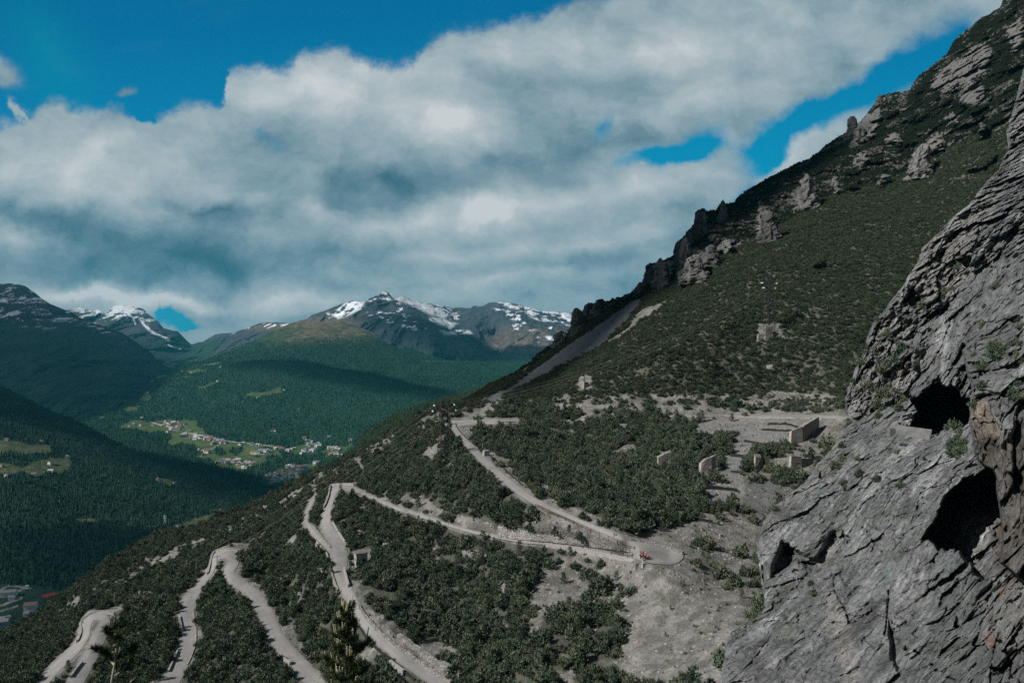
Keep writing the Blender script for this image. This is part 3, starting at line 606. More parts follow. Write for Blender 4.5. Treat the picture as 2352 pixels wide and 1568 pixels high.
def build_road(name, line, col=(.250, .240, .228), lift=.10, label=None):
    B = resample(line, 3.0); t = np.gradient(B[:, :2], axis=0); t /= np.hypot(t[:, 0], t[:, 1])[:, None] + 1e-9
    n = np.stack([-t[:, 1], t[:, 0]], 1); k = np.linspace(-1.06, 1.06, 7)
    q = B[:, None, :2] + n[:, None] * (B[:, 2:3] * k[None])[..., None]
    y = depth1(q[..., 0], q[..., 1]); P = ray(q[..., 0], q[..., 1], y); P[..., 2] += lift
    e = 1 - .18 * np.abs(k)[None] ** 4; w = 1 + .10 * np.exp(-((np.abs(k) - .45) / .15) ** 2)[None]
    C = np.array(col)[None, None] * (e * w)[..., None] * np.ones((len(B), 1, 1))
    me = mesh_np(name, P, grid_faces(len(B), 7), [M_ROAD], smooth=True, col=C.reshape(-1, 3))
    return link(name, me, kind='structure')
for nm, L in (('mountain_road', ROAD_HIGH), ('mountain_road', ROAD_AB), ('mountain_road', ROAD_LEG), ('mountain_road', ROAD_F), ('mountain_road', ROAD_H), ('mountain_road', ROAD_J), ('mountain_road', ROAD_KR), ('mountain_road', ROAD_KL)):
    build_road(nm, L)
for L in (PATH_S, FAR_LOOP, PATCH_K): build_road('gravel_path', L, (.23, .22, .205), lift=.06)
# ------------------------------------------------------------------ the rock face on the right
LEFT2 = pl([(100, 2362), (180, 2346), (242, 2330), (300, 2312), (340, 2316), (391, 2293), (415, 2268), (437, 2250), (470, 2226), (499, 2188), (530, 2160), (569, 2119), (600, 2108), (652, 2076), (681, 2055), (712, 2030), (743, 2005), (780, 1990), (805, 1986), (820, 1980), (850, 1962), (869, 1957),
            (895, 1946), (918, 1940), (943, 1943), (958, 1953), (964, 1962), (972, 1956), (978, 1947), (1000, 1930), (1034, 1908), (1055, 1888), (1070, 1874), (1090, 1862), (1108, 1848), (1125, 1826), (1145, 1800), (1165, 1778), (1186, 1760), (1215, 1746), (1242, 1736), (1280, 1741), (1316, 1746), (1350, 1752),
            (1390, 1757), (1410, 1748), (1425, 1722), (1450, 1680), (1470, 1672), (1492, 1666), (1530, 1660), (1568, 1655), (1700, 1635), (2000, 1600)])
c2pts = [(2352, 100, 330), (2352, 200, 300), (2600, 100, 280), (2293, 391, 240), (2186, 499, 214), (2078, 652, 203), (1982, 820, 192), (1943, 943, 188), (1954, 961, 182), (1908, 1034, 166), (1850, 1090, 160), (1715, 1115, 166), (1711, 1140, 160), (1736, 1242, 140), (1757, 1390, 118), (1680, 1450, 112),
         (1655, 1568, 99), (1635, 1700, 91), (1900, 1250, 128), (2000, 1400, 100), (2000, 1568, 85), (2150, 1400, 92), (2150, 1060, 128), (2060, 1000, 154), (2150, 1010, 144), (2352, 500, 178), (2250, 650, 172), (2140, 800, 172), (2352, 750, 140), (2240, 850, 146), (2352, 900, 118), (2240, 1000, 124),
         (2352, 1150, 96), (2260, 1200, 100), (2200, 1200, 104), (2300, 1350, 80), (2300, 1480, 70), (2352, 1568, 60), (2600, 700, 110), (2600, 1200, 62), (2600, 1600, 44), (2200, 1568, 71), (2000, 1800, 72), (2400, 1900, 46), (1800, 1400, 113), (1800, 1568, 93), (2050, 1200, 118)]
depth2 = TPS(c2pts, lam=1e-6)
depthP = TPS([(2227, 880, 86), (2231, 982, 84), (2283, 1087, 79), (2301, 1214, 74), (2352, 1000, 74), (2352, 1340, 62), (2600, 1000, 58), (2600, 1400, 48), (2280, 820, 90), (2352, 700, 94), (2450, 600, 84), (2300, 1300, 68)])
PILLAR = cv('s4', (640, -60), (690, 130), (705, 200), (688, 330), (702, 440), (712, 540), (722, 600), (750, 660), (782, 690), (840, 715), (855, 760), (868, 900), (885, 1000), (902, 1100), (905, 1220), (890, 1320), (960, 1375), (1045, 1450), (1200, 1500), (1900, 1500), (1900, -400), (900, -300))
HOLLOW = cv('s4', (790, 700), (720, 750), (640, 780), (570, 840), (520, 880), (490, 960), (450, 1030), (425, 1090), (370, 1190), (420, 1175), (470, 1200), (530, 1270), (620, 1262), (690, 1350), (740, 1420), (800, 1450), (850, 1360), (960, 1350), (1000, 1100), (950, 700))
CAVE = cv('s4', (345, 320), (308, 250), (375, 222), (400, 200), (465, 152), (530, 148), (560, 165), (610, 190), (650, 225), (700, 260), (700, 400), (640, 425), (600, 452), (540, 455), (480, 480), (430, 492), (297, 470), (300, 405), (325, 350))
PUSH = [(HOLLOW, 21, 5), (CAVE, 46, 3), (cv('c5', (1536, 385), (1548, 300), (1585, 215), (1625, 195), (1660, 240), (1690, 300), (1718, 365), (1700, 412), (1640, 425), (1560, 395)), 15, 9),
        (cv('c5', (1880, 760), (1895, 650), (1950, 562), (1985, 600), (2012, 632), (1960, 675), (1920, 720)), 11, 5), (cv('c4', (700, 865), (745, 760), (775, 665), (835, 668), (872, 735), (820, 800), (760, 850)), 12, 5),
        (cv('c4', (855, 735), (930, 745), (1005, 770), (1000, 820), (965, 845), (920, 790)), 9, 5), (cv('c4', (1148, 555), (1215, 632), (1190, 648), (1150, 610)), 5, 3), (cv('c4', (1170, 405), (1200, 450), (1170, 430)), 3, 3),
        (cv('c4', (1455, 1230), (1480, 1140), (1500, 1230), (1560, 1300), (1620, 1360), (1590, 1480), (1530, 1500), (1480, 1400)), 7, 8), (cv('c4', (1095, 850), (1115, 830), (1130, 950), (1105, 960)), 4, 4), (cv('c4', (1640, 110), (1670, 85), (1690, 150), (1650, 195)), 4, 4), (cv('c4', (1700, 130), (1735, 100), (1745, 150), (1715, 160)), 3, 4),
        (cv('c4', (1640, 395), (1670, 380), (1660, 480), (1640, 500)), 3, 4), (cv('c4', (1930, 190), (2000, 140), (2080, 150), (1990, 185)), 4, 4), (cv('c4', (1760, 930), (1790, 990), (1765, 1005)), 3, 4), (cv('c4', (2090, 1000), (2140, 880), (2150, 1000), (2110, 1100)), 4, 5),
        (cv('c4', (1850, 1120), (1900, 1190), (1880, 1230), (1840, 1180)), 4, 6), (cv('c5', (1940, 0), (2010, 30), (2000, 90), (1960, 60)), 8, 5), (cv('c5', (1830, 60), (1870, 40), (1850, 180), (1830, 150)), 5, 5), (cv('c5', (1690, 120), (1720, 110), (1780, 230), (1760, 240)), 4, 4), (cv('c5', (1460, 760), (1500, 790), (1490, 830)), 3, 4),
        (cv('c5', (2190, 80), (2240, 55), (2250, 70), (2200, 95)), 3, 4), (cv('c5', (2020, 560), (2040, 540), (2035, 640)), 4, 4), (cv('c5', (1280, 930), (1310, 880), (1310, 1040), (1290, 1030)), 5, 5), (cv('c5', (1350, 640), (1400, 560), (1380, 640)), 4, 5), (cv('c5', (2180, 1250), (2300, 1100), (2352, 1050), (2352, 1400), (2250, 1350)), 3, 9)]
CRACKS = [(cv('c7', (2340, 560), (2300, 650), (2255, 760), (2200, 900)), 2.2, 4), (cv('c5', (2010, 60), (1940, 190), (1830, 350), (1700, 560), (1570, 780)), 3.0, 7), (cv('c4', (600, 640), (620, 760), (640, 830), (660, 1070)), 5, 2.6), (cv('c4', (410, 1330), (430, 1240), (480, 1170), (540, 1140)), 2, 2), (cv('c4', (1160, 850), (1190, 920), (1230, 955)), 2, 2.5),
          (cv('c4', (1110, 960), (1180, 1080), (1220, 1180)), 3, 2.5), (cv('c4', (1300, 560), (1350, 600), (1400, 690), (1430, 720)), 2.5, 3), (cv('c4', (1640, 1350), (1740, 1440), (1830, 1500), (1920, 1560)), 3.5, 3.5), (cv('c4', (1290, 1260), (1340, 1310), (1380, 1350)), 1.5, 2), (cv('c4', (1470, 960), (1465, 1100), (1450, 1260)), 3, 3), (cv('c4', (1670, 330), (1650, 420), (1620, 520)), 2, 2.5),
          (cv('c4', (1080, 340), (1150, 370), (1180, 420)), 1.2, 2), (cv('c4', (900, 500), (945, 540)), 2, 4), (cv('c4', (730, 1100), (790, 1140), (820, 1190)), 2, 4), (cv('c4', (1240, 500), (1290, 560)), 1.5, 3), (cv('c4', (1900, 1200), (2040, 1250), (2060, 1180), (2100, 1080)), 3, 4), (cv('c4', (2140, 1568), (2150, 1380), (2180, 1250)), 2.5, 3), (cv('c4', (2230, 1000), (2300, 1080), (2352, 1120)), 2, 3),
          (cv('c5', (1420, 400), (1400, 470), (1370, 570), (1310, 680)), 3, 4), (cv('c5', (1480, 480), (1450, 540), (1400, 620)), 2, 3), (cv('c5', (1780, 20), (1700, 140), (1650, 200)), 2, 4), (cv('c5', (1930, 180), (1870, 260), (1850, 380)), 2, 3), (cv('c5', (1340, 700), (1280, 780), (1230, 880)), 3, 4), (cv('c5', (1460, 920), (1490, 800), (1530, 700)), 2, 3)]
def basis_px(fn, a, b):
    """unit vectors of the rock face: along its bedding, across it, and out of it"""
    A, B_, C_ = ray(a[0], a[1], fn(*a)), ray(b[0], b[1], fn(*b)), ray(a[0] + 30, a[1] + 20, fn(a[0] + 30, a[1] + 20))
    e1 = B_ - A; e1 /= np.linalg.norm(e1); e2 = C_ - A; e2 -= e2 @ e1 * e1; e2 /= np.linalg.norm(e2); return np.stack([e1, e2, np.cross(e1, e2)])
BED = basis_px(depth2, (1900, 1320), (1975, 1215))
BED_UP = basis_px(depth2, (2100, 800), (2230, 600))
def mat_rock():
    m, n, b = new_mat('limestone'); at = n.node('ShaderNodeAttribute', attribute_name='Col'); tc = n.node('ShaderNodeTexCoord'); p = tc.outputs['Object']
    def dot(v, s):
        nd = n.node('ShaderNodeVectorMath', {0: p, 1: tuple(v * s)}); nd.operation = 'DOT_PRODUCT'; return nd.outputs['Value']
    q = n.node('ShaderNodeCombineXYZ', {0: dot(BED[0], .24), 1: dot(BED[1], .8), 2: dot(BED[2], .6)}).outputs[0]
    f1 = n.noise(q, .55, 8, .66, .5); f2 = n.noise(p, 1.1, 8, .68); f3 = n.noise(q, 2.6, 5, .7)
    k = n.m('MULTIPLY', n.step(f1, .30, .70, .62, 1.40, smooth=False), n.step(f2, .3, .7, .66, 1.36, smooth=False))
    k = n.m('MULTIPLY', k, n.step(f3, .3, .7, .8, 1.22, smooth=False))
    vo = n.node('ShaderNodeTexVoronoi', {'Vector': n.vm('ADD', n.vm('MULTIPLY', p, (.25, .25, .2)), n.vm('MULTIPLY', n.node('ShaderNodeTexNoise', {'Vector': p, 'Scale': .35, 'Detail': 6.0}).outputs[1], (2.2, 2.2, 2.2))), 'Scale': .55})
    vo.feature = 'DISTANCE_TO_EDGE'
    cr = n.step(vo.outputs[0], .0, .03, .60, 1.0)
    k = n.m('MULTIPLY', k, cr)
    n.put(b.inputs['Base Color'], n.mix(1.0, at.outputs[0], n.node('ShaderNodeCombineXYZ', {0: k, 1: k, 2: k}).outputs[0], 'MULTIPLY'))
    h = n.m('ADD', n.m('ADD', n.m('MULTIPLY', f1, 1.4), f2), n.m('MULTIPLY', cr, .25))
    h = n.m('ADD', h, n.m('MULTIPLY', f3, .35))
    bp = n.node('ShaderNodeBump', {'Height': h, 'Distance': .55}); n.put(b.inputs['Normal'], bp.outputs[0]); b.inputs['Roughness'].default_value = .88
    return m
M_ROCK = mat_rock()

def build_cliff():
    vs = np.arange(120, 1760, 1.7); L = LEFT2(vs) + 7 * fbm(np.c_[vs / 16.0, vs * 0, vs * 0], 5, .65, seed=60); nc = 600; t = np.linspace(0, 1, nc); tt = t ** 1.15
    k = np.hanning(81); k /= k.sum(); Ls = np.convolve(np.pad(L, 40, 'edge'), k, 'valid')
    u = Ls[:, None] + (2650 - Ls[:, None]) * tt[None]; u = u + (L - Ls)[:, None] * np.exp(-(u - Ls[:, None]) / 60.0); v = np.broadcast_to(vs[:, None], u.shape)
    y = depth2(u, v); flat = ray(u, v, y).reshape(-1, 3); uf, vf = u.ravel(), v.ravel()
    w1 = fbm(flat / 7.0, 4, .6, seed=61); w2 = fbm(flat / 7.0 + 50, 4, .6, seed=62); uu = uf + 9 * w1; vv = vf + 9 * w2
    pil = 1 - sstep(sd_poly(PILLAR, uf + 6 * w1, vf + 6 * w2), -3, 1.0)
    y = lerp(y.ravel(), depthP(uf, vf), pil); flat = ray(uf, vf, y)
    inn = .35 + .65 * sstep(uf - LEFT2(vf), 0, 8)
    qa = flat @ (BED * np.array([.22, 1, .7])[:, None]).T
    up = 1 - sstep(vf, 880, 1000)
    big = fbm(flat / 28.0, 4, .5, seed=63, ridged=True); mid = fbm(qa / 9.0, 5, .6, seed=65, ridged=True); mid2 = fbm(flat / (7., 7., 12.), 5, .58, seed=67, ridged=True); sm = fbm(qa / 2.4, 4, .6, seed=69); tiny = fbm(flat / 1.2, 3, .6, seed=71)
    rough = .20 + .80 * np.maximum(up, np.maximum(pil, sstep(uf, 2080, 2200) * sstep(vf, 1150, 1350)))
    slab = sstep(sd_poly(cv('c5', (2010, 60), (2352, 0), (2352, 300), (2100, 500), (1900, 700), (1580, 860), (1700, 600), (1900, 280)), uu, vv), -4, 12)
    rough = rough * (.25 + .75 * slab)
    sc = np.clip(y / 120.0, .35, 1.4)
    wp = flat + np.stack([fbm(flat / 6.0 + k, 3, .55, seed=64) for k in (0, 30, 60)], 1) * 2.4
    qb = wp @ BED.T; f1, j1 = facets(qb / (22., 8., 8.), 3); f2, j2 = facets(qb / (7.5, 2.6, 3.0), 4); f3, j3 = facets((flat + (wp - flat) * .6) @ BED.T / (2.4, .9, 1.0), 5)
    g1, k1 = facets(wp / (9., 9., 13.), 6); g2, k2 = facets(wp / (3.2, 3.2, 4.6), 7)
    sl = 1 - np.clip(rough, 0, 1)
    g3, k3 = facets(wp / (1.3, 1.3, 1.8), 8); sb = sstep(vf, 1000, 1120) * (1 - pil)
    dis = -(big * 4.0 * rough + mid * .45 + mid2 * 1.8 * rough + sm * .30 + tiny * .25 + f1 * .42 * sb + f2 * .22 * sb + f3 * .18 + g1 * (3.2 * rough + .3) + g2 * (1.3 * rough + .20) + g3 * (.45 * rough + .14)) * sc
    dis += (1 - sstep(k1, 0, .07)) * .9 * rough * sc + (1 - sstep(j2, 0, .05)) * .06 * sb * sc + (1 - sstep(k2, 0, .06)) * .25 * rough * sc
    for p, d, s in PUSH: dis += (d if d > 20 else d * .6) * (1 if d > 20 else (.55 + .9 * g1 * .5)) * (1 - sstep(sd_poly(p, uu + 12 * g2 * .5, vv + 12 * f2 * .5), -s * 1.2, 1.5)) * (1 - pil * (1 if p is HOLLOW or p is CAVE else 0))
    for l, d, w in CRACKS:
        dd, _ = d_line([(a, b_) for a, b_ in l], uf + 16 * w1, vf + 16 * w2); dis += d * .6 * (1 - sstep(dd, 0, w * 1.3)) * sc * sstep(w1 + w2 * .5, -.25, .1)
    dis -= 4 * (1 - sstep(sd_poly(cv('c4', (600, 640), (700, 450), (1100, 560), (1000, 760), (860, 700), (780, 640), (690, 860)), uu, vv), -8, 6))
    y2 = np.maximum(y + dis * inn, 12); P = ray(uf, vf, y2)
    # colours
    g = np.array([.136, .139, .138])
    C = g[None] * (1 + .20 * mid[:, None] + .62 * fbm(qa / 3.0, 5, .65, seed=75)[:, None] + .3 * sm[:, None] + .22 * f2[:, None] + .15 * g1[:, None]) * (1 - .22 * (1 - sstep(j2, 0, .05)) * sb * .6)[:, None] * (1 + .16 * g2)[:, None] * (1 + .35 * fbm(flat / .8, 3, .7, seed=76)[:, None])
    C = C * (1 + .8 * sstep(fbm(qa / (16., 6., 6.), 4, .55, seed=77), .10, .35)[:, None])
    stk = fbm(flat @ (BED * np.array([.07, 1.3, 1.3])[:, None]).T, 5, .65, seed=78); C = C * (1 + .75 * sstep(stk, .05, .35) * sstep(vf, 960, 1100) - .30 * sstep(-stk, .05, .35))[:, None]
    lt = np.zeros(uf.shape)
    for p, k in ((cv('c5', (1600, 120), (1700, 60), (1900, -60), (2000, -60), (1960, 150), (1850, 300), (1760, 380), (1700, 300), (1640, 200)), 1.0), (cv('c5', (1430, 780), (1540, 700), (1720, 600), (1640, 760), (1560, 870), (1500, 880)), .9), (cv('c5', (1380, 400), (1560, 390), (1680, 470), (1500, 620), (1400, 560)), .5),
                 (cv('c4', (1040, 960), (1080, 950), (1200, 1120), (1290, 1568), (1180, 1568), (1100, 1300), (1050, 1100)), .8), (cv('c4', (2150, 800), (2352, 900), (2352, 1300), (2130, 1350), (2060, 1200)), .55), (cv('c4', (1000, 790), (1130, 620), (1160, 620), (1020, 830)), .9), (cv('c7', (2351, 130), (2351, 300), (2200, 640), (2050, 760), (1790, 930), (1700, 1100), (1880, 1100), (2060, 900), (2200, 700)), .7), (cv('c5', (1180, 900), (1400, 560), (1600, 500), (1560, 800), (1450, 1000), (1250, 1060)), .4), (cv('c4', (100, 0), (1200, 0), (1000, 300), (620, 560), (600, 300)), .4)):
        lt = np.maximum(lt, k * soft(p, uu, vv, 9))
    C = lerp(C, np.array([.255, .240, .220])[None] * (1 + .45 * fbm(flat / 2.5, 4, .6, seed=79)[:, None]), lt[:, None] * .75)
    br = soft(cv('s4', (690, 240), (780, 230), (900, 480), (860, 540), (720, 500)), uu, vv, 10)
    C = lerp(C, np.array([.24, .185, .14])[None] * (1 + .5 * w1[:, None]), br[:, None] * .7)
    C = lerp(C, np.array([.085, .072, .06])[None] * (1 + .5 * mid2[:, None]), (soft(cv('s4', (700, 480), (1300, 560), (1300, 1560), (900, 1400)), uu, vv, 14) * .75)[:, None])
    moss = sstep(fbm(flat / 6.0, 5, .65, seed=81), .12, .26) * (sstep(vf, 950, 1050) * .5 + .35 * up)
    C = lerp(C, np.array([.075, .088, .05])[None], moss[:, None] * .8)
    grn = sstep(fbm(qa / 5.0, 3, .6, seed=83), .2, .4) * sstep(vf, 1000, 1200); C = lerp(C, np.array([.115, .165, .15])[None], grn[:, None] * .5)
    red = soft(cv('c4', (2180, 960), (2230, 950), (2220, 1000), (2185, 995)), uu, vv, 4) + soft(cv('c4', (2080, 1250), (2130, 1230), (2160, 1300), (2110, 1330)), uu, vv, 5) * .6
    C = lerp(C, np.array([.26, .12, .07])[None], red[:, None] * .7)
    C = np.clip(C, .015, .6)
    P = P.reshape(len(vs), nc, 3); C = C.reshape(len(vs), nc, 3)
    S = [1.5, 4, 9, 18, 32, 55]; lead = []
    for s_ in S[::-1]:
        r = P[:, 0].copy(); h = r / np.linalg.norm(r, axis=1)[:, None]; r = r + h * s_; r[:, 0] += .35 * s_ + .006 * s_ * s_; r[:, 2] -= .1 * s_; lead.append(r[:, None])
    P = np.concatenate(lead + [P], 1); C = np.concatenate([np.repeat(C[:, :1], len(S), 1), C], 1)
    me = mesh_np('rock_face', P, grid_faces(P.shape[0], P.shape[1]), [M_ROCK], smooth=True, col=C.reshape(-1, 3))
    link('rock_face', me, kind='structure')
    return dict(u=u, v=v, P=P[:, len(S):])
CLIFF = build_cliff()
# ------------------------------------------------------------------ dwarf pines
M_PINE = mat_leaf('pine_needles', [(.056, .084, .058), (.084, .118, .074), (.114, .146, .090), (.150, .170, .110)])
M_PINE_HI = mat_leaf('scrub_needles', [(.032, .052, .032), (.050, .076, .042), (.070, .094, .050), (.096, .110, .066)])
M_BARK = mat_flat('pine_bark', (.11, .10, .09), .9, .3, 6)
M_DRY = mat_leaf('dry_twigs', [(.07, .066, .055), (.11, .10, .085)])
def shrub_mesh(name, seed, tall=1.0, ntuft=150, mat=None, dry=0.08):
    """a dwarf pine about 1 unit high and 1.2 wide: upcurving stems that carry tufts of needles"""
    r = np.random.RandomState(seed); V = []; F = []; MI = []
    def tri(a, b, c, mi): k = len(V); V.extend((a, b, c)); F.append((k, k + 1, k + 2)); MI.append(mi)
    nst = r.randint(9, 14); tips = []
    for i in range(nst):
        az = r.rand() * 6.283; out = (r.rand() ** .6) * .52; h = (.55 + .45 * r.rand()) * (1 - .55 * (out / .52) ** 2) * tall
        base = np.array([math.cos(az), math.sin(az), 0]) * out * .25; top = np.array([math.cos(az) * out, math.sin(az) * out, h]); tips.append((base, top))
    for base, top in tips:
        m = lerp(base, top, .5) + np.array([top[0], top[1], 0]) * .25
        for a, b in ((base, m), (m, top)):
            d = np.array([-(b - a)[1], (b - a)[0], 0]); d = d / (np.linalg.norm(d) + 1e-6) * .012
            tri(a - d, a + d, b, 1)
        per = max(4, ntuft // nst)
        for _ in range(per):
            t = .12 + .88 * r.rand() ** .7; c = lerp(m, top, (t - .5) * 2) if t > .5 else lerp(base, m, t * 2)
            rad = .20 * (1.15 - .75 * t); c = c + r.randn(3) * rad * np.array([.8, .8, .45]); c[2] = max(c[2], .03)
            s = .075 + .06 * r.rand(); up = np.array([c[0] * .7, c[1] * .7, .75]) + r.randn(3) * .35; up /= np.linalg.norm(up)
            for _k in range(3):
                d = np.cross(up, r.randn(3)); d /= np.linalg.norm(d) + 1e-6
                e = up * s * 1.35 + r.randn(3) * s * .55
                tri(c - d * s * .42, c + d * s * .42, c + e, 2 if r.rand() < dry else 0)
    V = np.array(V); me = mesh_np(name, V, np.array(F), [mat or M_PINE, M_BARK, M_DRY], mat_idx=MI)
    return me
def spire_mesh(name, seed, mat=None):
    """a young upright pine with whorled branches"""
    r = np.random.RandomState(seed); V = []; F = []; MI = []
    def tri(a, b, c, mi): k = len(V); V.extend((a, b, c)); F.append((k, k + 1, k + 2)); MI.append(mi)
    for d in (np.array([.02, 0, 0]), np.array([0, .02, 0])): tri(-d, d, np.array([0, 0, 1.0]), 1)
    for lv in range(15):
        z = .10 + .86 * lv / 15; R = .34 * (1 - z) ** .8 + .03
        for b in range(7):
            az = r.rand() * 6.28; L = R * (.7 + .5 * r.rand()); e = np.array([math.cos(az) * L, math.sin(az) * L, z + .10 * L + .02 * r.randn()])
            for k in range(4):
                t = (k + 1) / 4; c = lerp(np.array([0, 0, z]), e, t); s = .05
                for q in range(2):
                    d = r.randn(3); d /= np.linalg.norm(d); up = np.array([math.cos(az), math.sin(az), .9]) + r.randn(3) * .5
                    tri(c - d * s * .5, c + d * s * .5, c + up * s, 0)
    return mesh_np(name, np.array(V), np.array(F), [mat or M_PINE, M_BARK, M_DRY], mat_idx=MI)
SHRUBS = [shrub_mesh('dwarf_pine_form', 10 + i, [.85, 1.0, 1.15, .7, .95, 1.1][i], [280, 300, 320, 240, 280, 300][i], dry=[.04, .08, .05, .07, .38, .05][i]) for i in range(6)]
M_CRAG = mat_leaf('crag_needles', [(.010, .020, .013), (.018, .032, .018), (.028, .043, .022)])
CRAGS = [shrub_mesh('crag_form', 70 + i, .8, 110, M_CRAG, dry=.04) for i in range(3)]
SPIRES = [spire_mesh('young_pine_form', 30 + i) for i in range(2)]
SCRUBS = [shrub_mesh('scrub_form', 50 + i, .75, 120, M_PINE_HI, dry=[.02, .05, .22, .02][i]) for i in range(4)]

def scatter_stuff(name, pts, scale, rot, idx, variants, label, cat):
    """points with per-point form, size and turn, grown by a geometry-node scatter"""
    me = D.meshes.new(name); me.vertices.add(len(pts)); me.vertices.foreach_set('co', np.ascontiguousarray(pts, np.float32).ravel())
    for nm, arr, ty in (('siz', scale, 'FLOAT'), ('turn', rot, 'FLOAT'), ('form', idx, 'INT')):
        a = me.attributes.new(nm, ty, 'POINT'); a.data.foreach_set('value', np.ascontiguousarray(arr, np.int32 if ty == 'INT' else np.float32))
    o = link(name, me, kind='stuff', label=label, category=cat)
    ng = D.node_groups.new(name + '_scatter', 'GeometryNodeTree')
    ng.interface.new_socket('Geometry', in_out='INPUT', socket_type='NodeSocketGeometry'); ng.interface.new_socket('Geometry', in_out='OUTPUT', socket_type='NodeSocketGeometry')
    N = ng.nodes; gi = N.new('NodeGroupInput'); go = N.new('NodeGroupOutput'); ins = N.new('GeometryNodeInstanceOnPoints'); jn = N.new('GeometryNodeJoinGeometry')
    hold = D.collections.new(name + '_forms')
    for i, m in enumerate(variants):
        q = D.objects.new('%s_form' % name, m); hold.objects.link(q)
    ci = N.new('GeometryNodeCollectionInfo'); ci.inputs[0].default_value = hold; ci.inputs[1].default_value = True; ci.inputs[2].default_value = True
    def attr(nm, ty):
        a = N.new('GeometryNodeInputNamedAttribute'); a.data_type = ty; a.inputs[0].default_value = nm; return a.outputs[0]
    mp = N.new('GeometryNodeMeshToPoints'); L = ng.links
    L.new(gi.outputs[0], mp.inputs[0]); L.new(mp.outputs[0], ins.inputs['Points']); L.new(ci.outputs[0], ins.inputs['Instance'])
    ins.inputs['Pick Instance'].default_value = True; L.new(attr('form', 'INT'), ins.inputs['Instance Index'])
    cx = N.new('ShaderNodeCombineXYZ'); L.new(attr('turn', 'FLOAT'), cx.inputs[2]); L.new(cx.outputs[0], ins.inputs['Rotation']); L.new(attr('siz', 'FLOAT'), ins.inputs['Scale'])
    L.new(ins.outputs[0], go.inputs[0])
    md = o.modifiers.new('scatter', 'NODES'); md.node_group = ng
    return o

def grow_near():
    u, v, P, veg, crag, rk = (NEAR[k] for k in ('u', 'v', 'P', 'veg', 'crag', 'rk'))
    a = P[1:, :-1] - P[:-1, :-1]; b = P[:-1, 1:] - P[:-1, :-1]; area = np.linalg.norm(np.cross(a, b), axis=-1)
    uc, vc, vg = u[:-1, :-1], v[:-1, :-1], veg[:-1, :-1]
    vis = (vc < LEFT_VIS(uc)) & (uc > -260) & (uc < 2360)
    # hidden behind the rock face: keep a thin belt only
    front = ~((uc > np.interp(vc, *_L2)) & (vc > 250)); vis &= front
    size = np.where(vc < 930, 1.9, 3.0) * lerp(1.0, .8, crag[:-1, :-1])
    cover = vg * area * vis / (size ** 2 * np.where(vc < 930, .36, .39)); n = RS.poisson(np.clip(cover, 0, 40))
    j, i = np.nonzero(n); reps = n[j, i]; j = np.repeat(j, reps); i = np.repeat(i, reps); k = len(j)
    s, t = RS.rand(k), RS.rand(k)
    pts = P[j, i] + a[j, i] * s[:, None] + b[j, i] * t[:, None]; uu = uc[j, i]; vv = vc[j, i]
    sc = size[j, i] * (.45 + .75 * RS.rand(k) ** 1.3) * np.where(fbm(pts / 14.0, 3, seed=91) > .12, 1.25, .95)
    rot = RS.rand(k) * 6.283; pts[:, 2] -= .05 * sc
    hi = vv < 930
    hp = sc * F0 / pts[:, 1]; keep = (road_near(uu, vv) > np.where(hi, 2, 3) + .10 * hp)
    keep &= (road_near(uu, vv - .45 * hp) > 1.0 + .22 * hp) & ((road_near(uu, vv - .85 * hp) > 0) | (RS.rand(k) < .35))
    return pts[keep], sc[keep], rot[keep], uu[keep], vv[keep], hi[keep], crag[:-1, :-1][j, i][keep] > .5
_L2 = (np.arange(100, 2001, 5.0), LEFT2(np.arange(100, 2001, 5.0)) + 75)
def LEFT_VIS(u): return np.interp(u, [-260, 1650, 1700, 2360], [1680, 1640, 1500, 1000])
G_pts, G_sc, G_rot, G_u, G_v, G_hi, G_cr = grow_near()
print('SHRUBS', len(G_pts), G_hi.sum())
